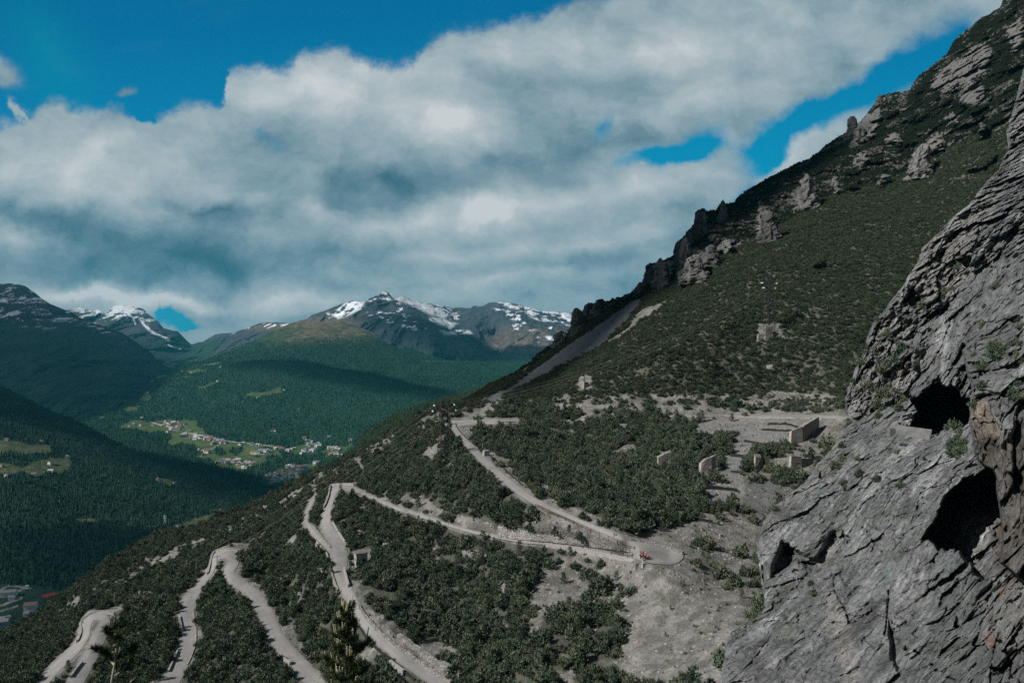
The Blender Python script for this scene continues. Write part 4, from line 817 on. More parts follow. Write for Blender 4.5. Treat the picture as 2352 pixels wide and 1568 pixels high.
# ------------------------------------------------------------------ the valley and the mountains beyond
M_FAR = mat_ground('far_slopes', (.011, .05), .22, 6.0)
M_FARROCK = mat_ground('far_rock', (.006, .03), .28, 14.0)
def far_relief(name, top, bot, ctrl, du, nr, disp, colour, mat, back=(60, 200, 500, 1000), drop=.5, tpow=1.0, cell=None):
    us = np.arange(top[0][0], top[-1][0] + .1, du); T = pl(top)(us)
    T = T + (fbm(np.c_[us / 14.0, us * 0 + len(name), us * 0], 4, .6, seed=len(name)) * disp[2] if len(disp) > 2 else 0)
    k = np.hanning(21); k /= k.sum(); Ts = np.convolve(np.pad(T, 10, 'edge'), k, 'valid'); T, Ts = T[None], Ts[None]
    B = pl(bot)(us)[None]; t = np.linspace(0, 1, nr)[:, None] ** tpow
    v = Ts + (B - Ts) * t; v = v + (T - Ts) * np.exp(-np.maximum(v - Ts, 0) / 9.0); u = np.broadcast_to(us[None], v.shape)
    dp = TPS(ctrl, lam=1e-6); y = dp(u, v); uf, vf = u.ravel(), v.ravel(); flat = ray(uf, vf, y.ravel())
    inn = .25 + .75 * sstep(vf - np.broadcast_to(T, v.shape).ravel(), 0, 14)
    qq = flat @ np.diag([1.0, .38, .30]); qq = qq + 40 * fbm(flat / disp[1] * .5, 2, seed=99)[:, None] * disp[1] / 500.0; rd = fbm(qq / disp[1], 7, .50, seed=101 + len(name), ridged=True); sm = fbm(flat @ np.diag([1.3, .6, .6]) / disp[1] + 9, 6, .5, seed=131)
    y2 = y.ravel() - (rd - .2) * disp[0] * inn - sm * disp[0] * .35 * inn
    P = ray(uf, vf, y2)
    g = P.reshape(nr, -1, 3); nx = np.gradient(g, axis=1).reshape(-1, 3); ny = np.gradient(g, axis=0).reshape(-1, 3); N = np.cross(ny, nx); N /= np.linalg.norm(N, axis=1)[:, None] + 1e-9; N *= np.sign(N[:, 1:2] * -1 + 1e-9)
    C = np.clip(colour(uf, vf, P, rd, sm, N), .003, .9).reshape(nr, -1, 3); P = g
    topP = P[0]; hd = topP[:, :2] / np.linalg.norm(topP[:, :2], axis=1)[:, None]; rows = []
    for s_ in back[::-1]:
        r = topP.copy(); r[:, :2] += hd * s_; r[:, 2] += np.minimum(topP[:, 2] / topP[:, 1], 0) * s_ - drop * s_; rows.append(r)
    Pf = np.concatenate([np.array(rows), P], 0); Cf = np.concatenate([np.repeat(C[:1], len(back), 0), C], 0)
    me = mesh_np(name, Pf, grid_faces(Pf.shape[0], Pf.shape[1]), [mat], smooth=True, col=Cf.reshape(-1, 3)); link(name, me, kind='structure')
    return dict(u=u, v=v, P=P, dp=dp, C=C)
def snowy(n, z, lo, hi, k): return sstep(n + (z - lo) / (hi - lo) * k, .42, .56)
ROCKC = np.array([.046, .056, .064]); SNOW = np.array([.72, .76, .80]); MEAD = np.array([.056, .092, .034]); WOOD = np.array([.016, .048, .030])

# left range and the second snowy peak
top5 = cv('c1', (-400, 300), (300, 420), (440, 352), (470, 345), (500, 338), (530, 334), (560, 346), (590, 356), (612, 360), (640, 348), (665, 366), (690, 377), (705, 368), (722, 346), (742, 332), (765, 322), (800, 318), (840, 322), (870, 326), (905, 335), (940, 348), (960, 372), (1000, 400), (1035, 430), (1070, 470), (1095, 478),
         (1130, 486), (1160, 490), (1190, 520), (1222, 552), (1250, 575), (1320, 560), (1400, 515), (1440, 505), (1530, 500), (1570, 485), (1620, 470), (1650, 455), (1690, 442), (1720, 434), (1780, 432), (1850, 434), (1920, 440), (2100, 450), (2400, 470))
def col5(u, v, P, rd, sm, N):
    n = fbm(P / 260.0, 5, .6, seed=151); st = fbm(P @ np.diag([1 / 90., 1 / 300., 1 / 160.]), 4, .55, seed=153)
    h = 784 - v; s = sstep(n * .9 + st * .8 + (h - 52) / 60.0, .12, .25) * sstep(u, 150, 190)
    C = ROCKC[None] * (1 + .5 * n[:, None]) * np.ones((len(u), 3)); C = lerp(C, np.array([.085, .068, .055])[None], (sstep(st, 0, .25) * sstep(h, 20, 50))[:, None] * .7)
    C = lerp(np.array([.020, .045, .030])[None] * (1 + .3 * n[:, None]), C, sstep(h + 18 * n, -2, 16)[:, None])
    streak, _ = d_line(cv('c1', (915, 415), (950, 460), (1000, 500), (1060, 530), (1100, 545)), u + 6 * n, v + 6 * st); s2, _ = d_line(cv('c1', (830, 370), (870, 400), (880, 440)), u + 5 * n, v + 5 * st); s3, _ = d_line(cv('c1', (1100, 580), (1150, 600), (1190, 610)), u + 5 * n, v + 4 * st)
    s = np.maximum(s * .9, np.maximum(1 - sstep(streak, 1.0, 4.0), np.maximum(1 - sstep(s2, .8, 2.6), 1 - sstep(s3, .6, 2.2)))); s4 = sstep(u, 520, 560) * sstep(n + st * .6, .1, .22) * sstep(h, 10, 18)
    return lerp(C, SNOW[None], np.maximum(s, s4)[:, None])
R5 = far_relief('far_ridge', top5, [(-200, 900), (900, 900)], [(0, 720, 10500), (186, 712, 11500), (300, 702, 11800), (300, 760, 10300), (400, 770, 10800), (440, 795, 10800), (440, 850, 9000), (530, 765, 10500), (600, 745, 11000), (560, 820, 9000), (200, 850, 8500), (800, 760, 11000), (800, 860, 9000), (-100, 850, 8500)],
                1.3, 130, (330, 700, 2.5), col5, M_FARROCK, tpow=1.0)
top4 = cv('c1', (-1500, 420), (-700, 300), (-300, 215), (-100, 190), (0, 181), (30, 180), (62, 177), (95, 184), (128, 186), (160, 194), (182, 206), (200, 222), (230, 240), (262, 268), (290, 290), (330, 312), (370, 330), (410, 345), (450, 360), (490, 380), (520, 400), (600, 432), (700, 468), (800, 502), (880, 556), (950, 602), (1000, 640), (1030, 682), (1090, 720), (1150, 740), (1300, 770), (1500, 800))
def col4(u, v, P, rd, sm, N):
    n = fbm(P / 200.0, 6, .6, seed=161); st = fbm(P @ np.diag([1 / 60., 1 / 300., 1 / 110.]), 4, .55, seed=163); line = np.interp(u, [0, 100, 190, 260], [735, 755, 740, 780])
    up = 1 - sstep(v + 14 * n, line - 8, line + 10)
    C = lerp(np.array([.020, .045, .038])[None] * (1 + .35 * n[:, None]), ROCKC[None] * .8 * (1 + .6 * n[:, None]), up[:, None])
    C = lerp(C, np.array([.03, .075, .045])[None], (sstep(n, .05, .3) * (1 - up) * .5)[:, None])
    s = sstep(n * .8 + st * .9, .10, .22) * up; d1, _ = d_line([(-40, 690), (14, 691)], u, v + 3 * n); s = np.maximum(s, 1 - sstep(d1, 1.5, 4)); d2, _ = d_line(cv('c1', (210, 400), (300, 425), (380, 410), (470, 402)), u, v + 14 * st); s = np.maximum(s, (1 - sstep(d2, .6, 2.5)) * sstep(n, -.2, .1))
    return lerp(C, SNOW[None], s[:, None])
R4 = far_relief('far_slope', top4, [(-600, 1080), (0, 1010), (150, 1000), (420, 930), (530, 880)], [(-400, 720, 6500), (0, 655, 7600), (60, 660, 7500), (160, 716, 7000), (280, 765, 6700), (360, 830, 6300), (430, 855, 6500), (0, 800, 5600), (150, 850, 5300), (300, 880, 5500), (0, 950, 4400), (150, 990, 4600), (-400, 950, 4300), (430, 920, 5800)],
                1.7, 170, (110, 520, 1.5), col4, M_FAR)
# the central snowy massif
top3 = cv('c8', (-350, 800), (-230, 680), (-130, 590), (-60, 535), (0, 500), (100, 456), (200, 440), (330, 438), (380, 424), (440, 410), (470, 384), (520, 368), (570, 350), (620, 330), (660, 312), (700, 300), (740, 290), (775, 298), (808, 296), (830, 282), (870, 268), (890, 256), (905, 258), (920, 240), (935, 232), (947, 222), (958, 232), (972, 238), (985, 258), (1000, 275),
         (1020, 270), (1035, 262), (1050, 258), (1075, 262), (1090, 268), (1120, 280), (1150, 290), (1200, 303), (1250, 310), (1300, 320), (1350, 330), (1390, 340), (1440, 335), (1480, 340), (1505, 340), (1530, 323), (1560, 330), (1590, 325), (1625, 305), (1650, 300), (1680, 303), (1720, 298), (1760, 306), (1800, 312), (1850, 320), (1900, 340), (1960, 360), (2050, 362), (2100, 368), (2170, 372), (2352, 400), (2800, 480))
def col3(u, v, P, rd, sm, N):
    n = fbm(P / 190.0, 6, .6, seed=171); st = fbm(P @ np.diag([1 / 110., 1 / 260., 1 / 60.]), 5, .58, seed=173); h = 800 - v
    cx, cy = (u - 551) / .3516, (v - 588) / .3516
    C = ROCKC[None] * np.array([1.0, 1.08, 1.12])[None] * (1 + .5 * n[:, None] + .3 * st[:, None])
    brown = sstep(cy + 60 * n, 420, 500) * (1 - sstep(cy + 60 * n, 590, 640)) * sstep(cx, 1300, 1450); C = lerp(C, np.array([.17, .12, .085])[None] * (1 + .5 * n[:, None]), (brown * (.35 + .5 * sstep(st, 0, .2)) * sstep(cx + cy, 1950, 2400))[:, None])
    b2 = (1 - sstep(np.abs(cy - 440 + (cx - 400) * .05 + 40 * n), 10, 60)) * (1 - sstep(cx, 650, 900)) * .8; C = lerp(C, np.array([.15, .11, .075])[None], b2[:, None] * .7)
    wood = sstep(cy + 60 * n, 600, 660); C = lerp(C, np.array([.020, .050, .040])[None], wood[:, None])
    s = np.zeros(len(u))
    def zone(poly, thr, k=1.0):
        nonlocal s
        m = soft(cv('c8', *poly), u + 8 * n, v + 6 * st, 4); s = np.maximum(s, m * sstep(n * .55 + st * .9, thr - .05, thr + .03) * k)
    zone([(600, 380), (690, 310), (740, 288), (815, 300), (790, 350), (700, 390), (640, 410)], -.06); zone([(810, 290), (900, 250), (945, 225), (1000, 280), (990, 300), (880, 310)], .08)
    zone([(1010, 280), (1050, 255), (1150, 285), (1240, 330), (1380, 380), (1320, 410), (1200, 360), (1120, 320)], -.22); zone([(1180, 300), (1330, 320), (1390, 350), (1350, 400), (1200, 350)], -.02)
    zone([(1240, 400), (1330, 410), (1420, 440), (1380, 470), (1290, 450)], -.16); zone([(1300, 480), (1500, 490), (1520, 510), (1340, 515)], -.05); zone([(820, 330), (1140, 300), (1170, 420), (1250, 520), (1000, 440), (840, 410)], .19)
    zone([(1640, 300), (1760, 300), (2000, 350), (2180, 370), (2180, 460), (1950, 420), (1800, 350)], .02); zone([(1660, 340), (1860, 380), (1870, 450), (1740, 400)], .12); zone([(1780, 440), (2160, 420), (2160, 520), (1950, 480), (1800, 510)], .20); zone([(1900, 520), (2100, 530), (2060, 560), (1950, 570)], .13); zone([(500, 370), (700, 380), (640, 420), (540, 410)], .22); zone([(60, 450), (330, 435), (300, 460), (120, 480)], .12)
    zone([(1360, 380), (1440, 370), (1430, 410), (1380, 420)], 0.0)
    d1, _ = d_line(cv('c8', (1060, 340), (1035, 362), (1025, 358)), u, v); s = np.maximum(s, 1 - sstep(d1, .8, 2.4))
    d2, _ = d_line(cv('c8', (1240, 410), (1270, 430), (1320, 440), (1370, 470)), u, v + 4 * st); s = np.maximum(s, 1 - sstep(d2, 1, 3))
    return lerp(C, SNOW[None], s[:, None])
R3 = far_relief('snow_mountain', top3, [(400, 900), (560, 880), (1600, 880)], [(450, 780, 9500), (586, 748, 9800), (667, 744, 9000), (770, 706, 9000), (883, 668, 9300), (880, 700, 8700), (960, 694, 9700), (1040, 708, 10300), (1050, 740, 9300), (950, 715, 8600), (1000, 760, 7900), (860, 740, 7900), (1060, 790, 7900), (920, 790, 7500), (1150, 694, 9900), (1150, 740, 9100),
                (1200, 780, 8300), (1270, 715, 9700), (1280, 780, 8200), (1400, 740, 9500), (1350, 800, 8000), (700, 790, 7900), (600, 800, 8100), (560, 850, 7200), (1000, 840, 7000), (1300, 850, 7200), (1130, 770, 8900), (1080, 755, 8700)],
                1.1, 230, (210, 430, 1.6), col3, M_FARROCK)

# the broad wooded mountain with the villages at its foot
MEADOWS = [cv('s8', (-60, 300), (60, 240), (200, 220), (330, 240), (420, 230), (530, 240), (520, 300), (600, 330), (620, 400), (700, 440), (870, 470), (1000, 490), (1200, 510), (1420, 530), (1560, 560), (1500, 600), (1520, 680), (1420, 640), (1330, 680), (1340, 730), (1250, 770), (1090, 780), (1080, 840), (990, 860), (900, 790), (800, 800), (750, 760), (740, 700), (640, 690), (520, 670), (590, 620), (560, 560), (480, 520), (330, 510), (220, 530), (180, 500), (240, 420), (160, 370), (60, 370), (-20, 380), (-240, 330), (-130, 290)),
           cv('s8', (1560, 600), (1760, 520), (1900, 500), (2010, 530), (1900, 640), (1760, 640)), cv('s8', (1990, 600), (2100, 550), (2280, 540), (2352, 460), (2352, 520), (2280, 600), (2100, 670)), cv('s8', (1480, 800), (1640, 760), (1900, 740), (2000, 700), (1960, 760), (1850, 830), (1700, 960), (1500, 1000), (1320, 1000), (1250, 960), (1340, 880)),
           cv('c1', (775, 1110), (870, 1070), (960, 1080), (1080, 1110), (1060, 1140), (900, 1130), (800, 1130)), cv('c1', (880, 900), (910, 880), (960, 885), (990, 920), (960, 945), (880, 935)), cv('c1', (800, 1000), (850, 978), (900, 985), (890, 1010), (820, 1015)), cv('c1', (600, 1000), (680, 980), (712, 985), (640, 1008)), cv('c1', (645, 1050), (680, 1042), (685, 1060), (650, 1068)),
           cv('c1', (1590, 905), (1640, 880), (1700, 895), (1780, 870), (1835, 850), (1845, 885), (1760, 905), (1680, 920)), cv('c1', (1285, 860), (1400, 820), (1460, 810), (1400, 835), (1320, 865)), cv('c1', (1210, 755), (1290, 735), (1330, 745), (1250, 770)), cv('c1', (960, 800), (1050, 775), (1100, 780), (1000, 810)), cv('c1', (1270, 720), (1450, 690), (1400, 712)), cv('c1', (1180, 790), (1250, 780), (1240, 792)), cv('c1', (1930, 990), (1960, 985), (1950, 1010)), cv('c1', (1290, 760), (1350, 735), (1360, 745))]
GROVES = [cv('s8', (720, 600), (760, 545), (830, 570), (870, 640), (780, 660)), cv('s8', (890, 610), (960, 560), (1060, 545), (1080, 580), (980, 650)), cv('s8', (1220, 590), (1300, 550), (1430, 560), (1430, 590), (1260, 595)), cv('s8', (1180, 650), (1280, 640), (1290, 665), (1190, 670)), cv('s8', (1340, 660), (1440, 640), (1500, 720), (1560, 760), (1480, 790), (1330, 740)),
          cv('s8', (880, 750), (920, 740), (910, 775)), cv('s8', (1180, 770), (1300, 760), (1330, 830), (1200, 850), (1090, 850), (1090, 780)), cv('s8', (800, 780), (960, 820), (990, 880), (800, 880))]
top2 = cv('c1', (380, 1090), (400, 1030), (420, 1008), (450, 985), (480, 970), (550, 930), (620, 900), (700, 872), (760, 850), (860, 822), (950, 798), (1000, 780), (1060, 770), (1130, 735), (1200, 700), (1280, 690), (1350, 678), (1430, 645), (1500, 618), (1570, 590), (1640, 558), (1700, 528), (1750, 502), (1820, 470), (1900, 440)) + \
       cv('c8', (380, 436), (440, 440), (520, 432), (600, 430), (680, 432), (730, 445), (780, 462), (850, 490), (900, 515), (940, 550), (990, 585), (1040, 605), (1100, 600), (1150, 615), (1210, 640), (1300, 668), (1400, 690), (1500, 690), (1700, 690), (1900, 690), (2000, 700), (2352, 760))
def meadow2(u, v, P):
    w1 = fbm(P / 70.0, 3, .6, seed=181) * 7; w2 = fbm(P / 70.0 + 7, 3, .6, seed=182) * 5; m = np.zeros(u.shape)
    for p in MEADOWS: m = np.maximum(m, soft(p, u + w1, v + w2, 1.2))
    for p in GROVES: m *= 1 - soft(p, u + w1, v + w2, 1.2)
    return m
def col2(u, v, P, rd, sm, N):
    n = fbm(P / 300.0, 5, .6, seed=183); f = fbm(P / 60.0, 3, .6, seed=185); cx, cy = (u - 551) / .3516, (v - 588) / .3516
    C = WOOD[None] * (1 + .35 * n[:, None] + .3 * f[:, None])
    alp = 1 - sstep(cy + 45 * n + .06 * (cx - 600), 500, 600); alp *= sstep(cx, 60, 420)
    C = lerp(C, np.array([.085, .085, .045])[None] * (1 + .5 * f[:, None]), (alp * (.55 + .45 * sstep(f, -.1, .2)))[:, None])
    C = lerp(C, np.array([.15, .115, .08])[None] * (1 + .4 * f[:, None]), (alp * sstep(n + f * .6, -.05, .2) * .7)[:, None])
    m = meadow2(u, v, P); mc = lerp(MEAD[None], np.array([.090, .108, .048])[None], sstep(n + f, 0, .35)[:, None] * .7) * (1 + .18 * f[:, None])
    C = lerp(C, mc, m[:, None])
    for l, w in ((cv('s8', (-20, 250), (80, 285), (160, 300), (240, 320)), 1.6), (cv('s8', (385, 380), (520, 400), (700, 440), (860, 472), (1000, 492), (1160, 508), (1410, 535)), 1.2), (cv('s8', (550, 572), (710, 570), (840, 490)), .7), (cv('s8', (800, 690), (900, 720), (1120, 745), (1240, 755)), .7), (cv('s8', (1300, 600), (1410, 590)), 2.0), (cv('s8', (1200, 630), (1320, 625)), 2.0), (cv('c8', (1220, 686), (1480, 690)), .7), (cv('s8', (520, 665), (590, 650)), .7)):
        d, _ = d_line(l, u, v); C = lerp(C, np.array([.34, .33, .31])[None], (1 - sstep(d, w * .5, w * 1.2))[:, None])
    bare_ = sstep(fbm(P / 90.0, 3, .6, seed=187), .36, .42) * (1 - m) * (1 - alp); C = lerp(C, np.array([.13, .12, .07])[None], bare_[:, None] * .7)
    return C
R2 = far_relief('valley', top2, [(130, 1180), (600, 1330), (1300, 1100), (1500, 980)], [(148, 943, 5300), (334, 869, 5900), (475, 827, 6300), (615, 764, 6700), (720, 742, 6900), (840, 758, 6800), (930, 800, 6400), (1062, 822, 6500), (1180, 855, 6300), (1350, 860, 6000), (360, 975, 4500), (450, 1010, 3850), (560, 1040, 3500), (700, 1030, 3600), (800, 1030, 3500), (600, 1090, 2900),
                (660, 1110, 2750), (500, 1150, 2450), (700, 1200, 2250), (300, 960, 4700), (200, 950, 5000), (560, 900, 4900), (800, 900, 4800), (1000, 900, 4700), (560, 850, 5500), (800, 830, 5700), (300, 1050, 3300), (200, 1100, 2900), (600, 1300, 1900), (1200, 1000, 3300), (700, 960, 4250), (1000, 960, 3900), (400, 930, 5000)],
                1.7, 330, (42, 520), col2, M_FAR, tpow=1.15)
# the near wooded flank on the left
top1b = cv('c1', (-1200, 200), (-500, 620), (-200, 760), (0, 848), (60, 872), (100, 896), (160, 925), (230, 958), (300, 992), (350, 1018), (420, 1040), (470, 1065), (560, 1108), (620, 1140), (680, 1172), (740, 1205), (800, 1238), (880, 1290), (950, 1330), (1020, 1362), (1100, 1390), (1200, 1418), (1300, 1440), (1400, 1475), (1480, 1502), (1600, 1542), (1750, 1600), (1900, 1680), (2100, 1800))
MEAD1 = [cv('c1', (-40, 1200), (60, 1195), (200, 1230), (300, 1215), (335, 1260), (320, 1290), (250, 1280), (150, 1290), (60, 1270), (-40, 1300)), cv('c1', (-40, 1340), (50, 1350), (130, 1380), (220, 1340), (320, 1310), (400, 1320), (470, 1310), (460, 1380), (400, 1420), (320, 1410), (240, 1440), (180, 1430), (150, 1400), (80, 1420), (-40, 1440)),
         cv('c1', (1000, 1450), (1100, 1460), (1160, 1480), (1120, 1495), (1030, 1475)), cv('s8', (0, 900), (80, 910), (280, 950), (280, 990), (200, 1000), (80, 960)), cv('s8', (880, 1200), (930, 1215), (900, 1235)), cv('s8', (660, 1280), (740, 1280), (760, 1300), (690, 1310)),
         cv('s8', (230, 1470), (400, 1420), (560, 1370), (780, 1320), (900, 1300), (1080, 1270), (1200, 1290), (1000, 1440), (800, 1520), (640, 1600), (480, 1500), (340, 1490)), cv('c2', (490, 500), (560, 490), (650, 500), (560, 520)), cv('c2', (540, 880), (620, 830), (700, 780), (850, 700), (1000, 600), (1200, 540), (1330, 590), (1150, 660), (900, 800), (700, 940), (560, 1000), (400, 1060), (330, 1000), (430, 950))]
def col1b(u, v, P, rd, sm, N):
    n = fbm(P / 160.0, 5, .6, seed=191); f = fbm(P / 25.0, 3, .6, seed=193); C = np.array([.016, .036, .022])[None] * (1 + .4 * n[:, None] + .3 * f[:, None])
    w1 = fbm(P / 40.0, 3, .6, seed=195) * 6; m = np.zeros(u.shape)
    for i, p in enumerate(MEAD1): m = np.maximum(m, soft(p, u + w1, v + w1 * .6, 1.5) * (.55 if i == 8 else 1))
    C = lerp(C, lerp(np.array([.052, .072, .030])[None], np.array([.085, .088, .048])[None], sstep(n + f, -.1, .3)[:, None]) * (1 + .3 * f[:, None]), m[:, None])
    for l, w in ((cv('s8', (270, 1475), (340, 1480), (300, 1465)), 2.0), (cv('s8', (470, 1505), (540, 1530), (600, 1555)), 1.6), (cv('s8', (800, 1410), (870, 1390), (930, 1350)), 1.6), (cv('c2', (-50, 1080), (60, 1040), (140, 1010)), 3.5), (cv('c2', (-50, 1110), (60, 1080), (120, 1060)), 2.0), (cv('c2', (20, 1000), (80, 980), (180, 945)), 3.0), (cv('c2', (0, 960), (60, 930), (200, 945)), 2)):
        d, _ = d_line(l, u, v); C = lerp(C, np.array([.26, .25, .235])[None], (1 - sstep(d, w * .5, w))[:, None] * .85)
    return C
def mead1_cover(u, v, P):
    w1 = fbm(P / 40.0, 3, .6, seed=195) * 6; m = np.zeros(u.shape)
    for p in MEAD1 + [cv('c2', (-60, 930), (60, 930), (200, 930), (380, 960), (380, 1020), (250, 1060), (260, 1140), (150, 1180), (0, 1250), (-60, 1250))]: m = np.maximum(m, soft(p, u + w1, v + w1 * .6, 1.5))
    return m
R1 = far_relief('wooded_slope', top1b, [(-500, 1750), (0, 1600), (250, 1400), (600, 1280), (760, 1260)], [(-300, 830, 3300), (0, 887, 3100), (116, 943, 3000), (239, 999, 2850), (334, 1056, 2650), (457, 1094, 2500), (562, 1129, 2350), (700, 1200, 2050), (80, 1060, 2300), (0, 1200, 1750), (150, 1150, 2000), (300, 1200, 1850), (480, 1195, 1960), (550, 1180, 2050), (0, 1320, 1420), (100, 1365, 1330),
                (60, 1410, 1240), (250, 1270, 1600), (0, 1450, 1160), (-300, 1450, 1150), (-300, 1150, 2000), (300, 1350, 1400), (600, 1260, 1750), (-400, 1700, 850)],
                1.7, 330, (22, 260), col1b, M_FAR)
# the sunny wooded spur that runs down beside the near skyline
top15 = [(540, 1190)] + cv('s8', (1100, 1270), (1250, 1190), (1400, 1100), (1650, 995), (1800, 940), (2000, 800), (2200, 700), (2352, 640)) + cv('c8', (800, 1160), (900, 1090), (1000, 1040), (1100, 1000), (1250, 950), (1400, 910), (1500, 885), (1600, 850), (1680, 815), (1750, 780), (1850, 740), (1950, 690), (2060, 630), (2200, 540))
top15 = sorted(set((round(a), round(b, 1)) for a, b in top15)); top15 = [p for i, p in enumerate(top15) if i == 0 or p[0] - top15[i - 1][0] > 2]
def col15(u, v, P, rd, sm, N):
    n = fbm(P / 120.0, 4, .6, seed=201); return np.array([.022, .042, .018])[None] * (1 + .4 * n[:, None])
R15 = far_relief('wooded_spur', top15, [(540, 1260), (800, 1120), (1000, 1010), (1300, 860)], [(560, 1190, 1750), (700, 1110, 1850), (815, 1003, 2000), (938, 940, 2100), (1114, 887, 2250), (1300, 800, 2500), (600, 1230, 1500), (800, 1090, 1550), (1000, 980, 1650), (1200, 900, 1800)],
                2.0, 60, (14, 200, 2.0), col15, M_FAR, back=(40, 120, 260), drop=.6)
# floor under everything, out to the far end of the valley
def build_floor():
    n = 90; xs = np.linspace(-9000, 9000, n); ys = np.linspace(-1500, 15500, n); X, Y = np.meshgrid(xs, ys); fl = np.c_[X.ravel(), Y.ravel(), np.zeros(n * n)]
    Z = -760 + 60 * fbm(fl / 1500.0, 3, seed=211) - 300 * sstep(np.hypot(X, Y).ravel(), 2500, 400) * 0
    P = np.c_[fl[:, :2], Z]; link('valley_floor', mesh_np('valley_floor', P, grid_faces(n, n), [M_FAR], True, np.repeat(np.array([[.03, .055, .035]]), n * n, 0)), kind='structure')
build_floor()

# ------------------------------------------------------------------ conifers of the far woods (too many and too far to count)
M_CONIF = mat_leaf('far_conifers', None or [(0, 0, 0)] * 2, attr=True)
def forest(name, R, cover_fn, spacing, hgt, cols, label, umin=-150, umax=1500, seed=1, vmax=9999):
    u, v, P = R['u'], R['v'], R['P']; a = P[1:, :-1] - P[:-1, :-1]; b = P[:-1, 1:] - P[:-1, :-1]; area = np.linalg.norm(np.cross(a, b), axis=-1)
    uc, vc = u[:-1, :-1], v[:-1, :-1]; cov = cover_fn(uc.ravel(), vc.ravel(), P[:-1, :-1].reshape(-1, 3)).reshape(uc.shape); cov = cov * (uc > umin) * (uc < umax) * (vc < vmax)
    rs = np.random.RandomState(seed); n = rs.poisson(np.clip(cov * area / spacing ** 2, 0, 30)); j, i = np.nonzero(n); r = n[j, i]; j = np.repeat(j, r); i = np.repeat(i, r); k = len(j)
    p = P[j, i] + a[j, i] * rs.rand(k, 1) + b[j, i] * rs.rand(k, 1); h = hgt * (.5 + .7 * rs.rand(k)); w = h * (.17 + .09 * rs.rand(k)); t0 = rs.rand(k) * 6.28
    V = np.empty((k, 5, 3)); 
    for q in range(4):
        th = t0 + q * math.pi / 2; V[:, q] = p + np.stack([np.cos(th) * w, np.sin(th) * w, h * .06], 1)
    V[:, 4] = p + np.stack([rs.randn(k) * .3, rs.randn(k) * .3, h], 1)
    base = (np.arange(k) * 5)[:, None]; F = np.concatenate([base + np.array([q, (q + 1) % 4, 4]) for q in range(4)], 0)
    n_ = fbm(p / 180.0, 4, .6, seed=seed + 5); c = lerp(np.array(cols[0])[None], np.array(cols[1])[None], np.clip(.5 + n_ * 1.2 + rs.randn(k) * .28, 0, 1)[:, None])
    me = mesh_np(name, V.reshape(-1, 3), F, [M_CONIF], col=np.repeat(c, 5, 0)); link(name, me, kind='stuff', label=label, category='forest'); print(name, k)
forest('valley_forest', R2, lambda u, v, P: (1 - meadow2(u, v, P)) * sstep((v - 588) / .3516 + 50 * fbm(P / 300.0, 4, .6, seed=183) + .06 * ((u - 551) / .3516 - 600), 505, 620) , 14.0, 17, [(.010, .044, .026), (.034, .092, .042)], 'dark conifer forest covering the broad mountain above the villages', seed=11)
forest('slope_forest', R1, lambda u, v, P: 1 - mead1_cover(u, v, P), 8.0, 12, [(.008, .026, .016), (.028, .070, .030)], 'dark mixed forest on the shaded slope at the left', seed=12)
forest('spur_forest', R15, lambda u, v, P: np.ones(u.shape), 7.0, 9, [(.015, .030, .012), (.045, .068, .024)], 'sunlit forest strip along the spur behind the near skyline', seed=13)
# ------------------------------------------------------------------ built things on the near slope
M_CONC = mat_flat('weathered_concrete', (.32, .29, .255), .9, .28, .9, bump=.06)
def mat_boards():
    m, n, b = new_mat('board_marked_concrete'); tc = n.node('ShaderNodeTexCoord'); p = tc.outputs['Object']; q = n.vm('MULTIPLY', p, (.25, .25, 3.2))
    f = n.noise(q, 1.0, 5, .65); g = n.noise(p, .55, 5, .65); st = n.noise(n.vm('MULTIPLY', p, (2.2, 2.2, .22)), 1.0, 4, .6)
    k = n.m('MULTIPLY', n.m('MULTIPLY', n.step(f, .3, .7, .72, 1.2, smooth=False), n.step(g, .3, .7, .75, 1.2, smooth=False)), n.step(st, .3, .7, .75, 1.2, smooth=False))
    n.put(b.inputs['Base Color'], n.mix(1.0, (.33, .30, .265), n.node('ShaderNodeCombineXYZ', {0: k, 1: k, 2: k}).outputs[0], 'MULTIPLY')); bp = n.node('ShaderNodeBump', {'Height': f, 'Distance': .1}); n.put(b.inputs['Normal'], bp.outputs[0]); return m
M_CONC = mat_boards()
M_PALE = mat_flat('pale_mortar', (.33, .315, .29), .9, .3, 1.6, bump=.05)
M_GREYW = mat_flat('grey_stained_wall', (.15, .148, .14), .9, .3, .8, bump=.05)
M_STEEL = mat_flat('dark_steel', (.045, .045, .045), .6, .2, 3, metal=.3)
M_RUST = mat_flat('rusty_rail', (.12, .09, .07), .8, .3, 4)
M_WOODP = mat_flat('grey_pole_wood', (.24, .215, .18), .85, .2, 3)
M_WIRE = mat_flat('cable', (.20, .195, .18), .5, .05, 1)
M_GLASS = mat_flat('insulator_glass', (.62, .72, .76), .25, .05, 3, spec=.6)
M_DARK = mat_flat('dark_opening', (.02, .02, .02), .9, .1, 3)
M_LOG = mat_flat('weathered_logs', (.032, .030, .028), .9, .3, 3)
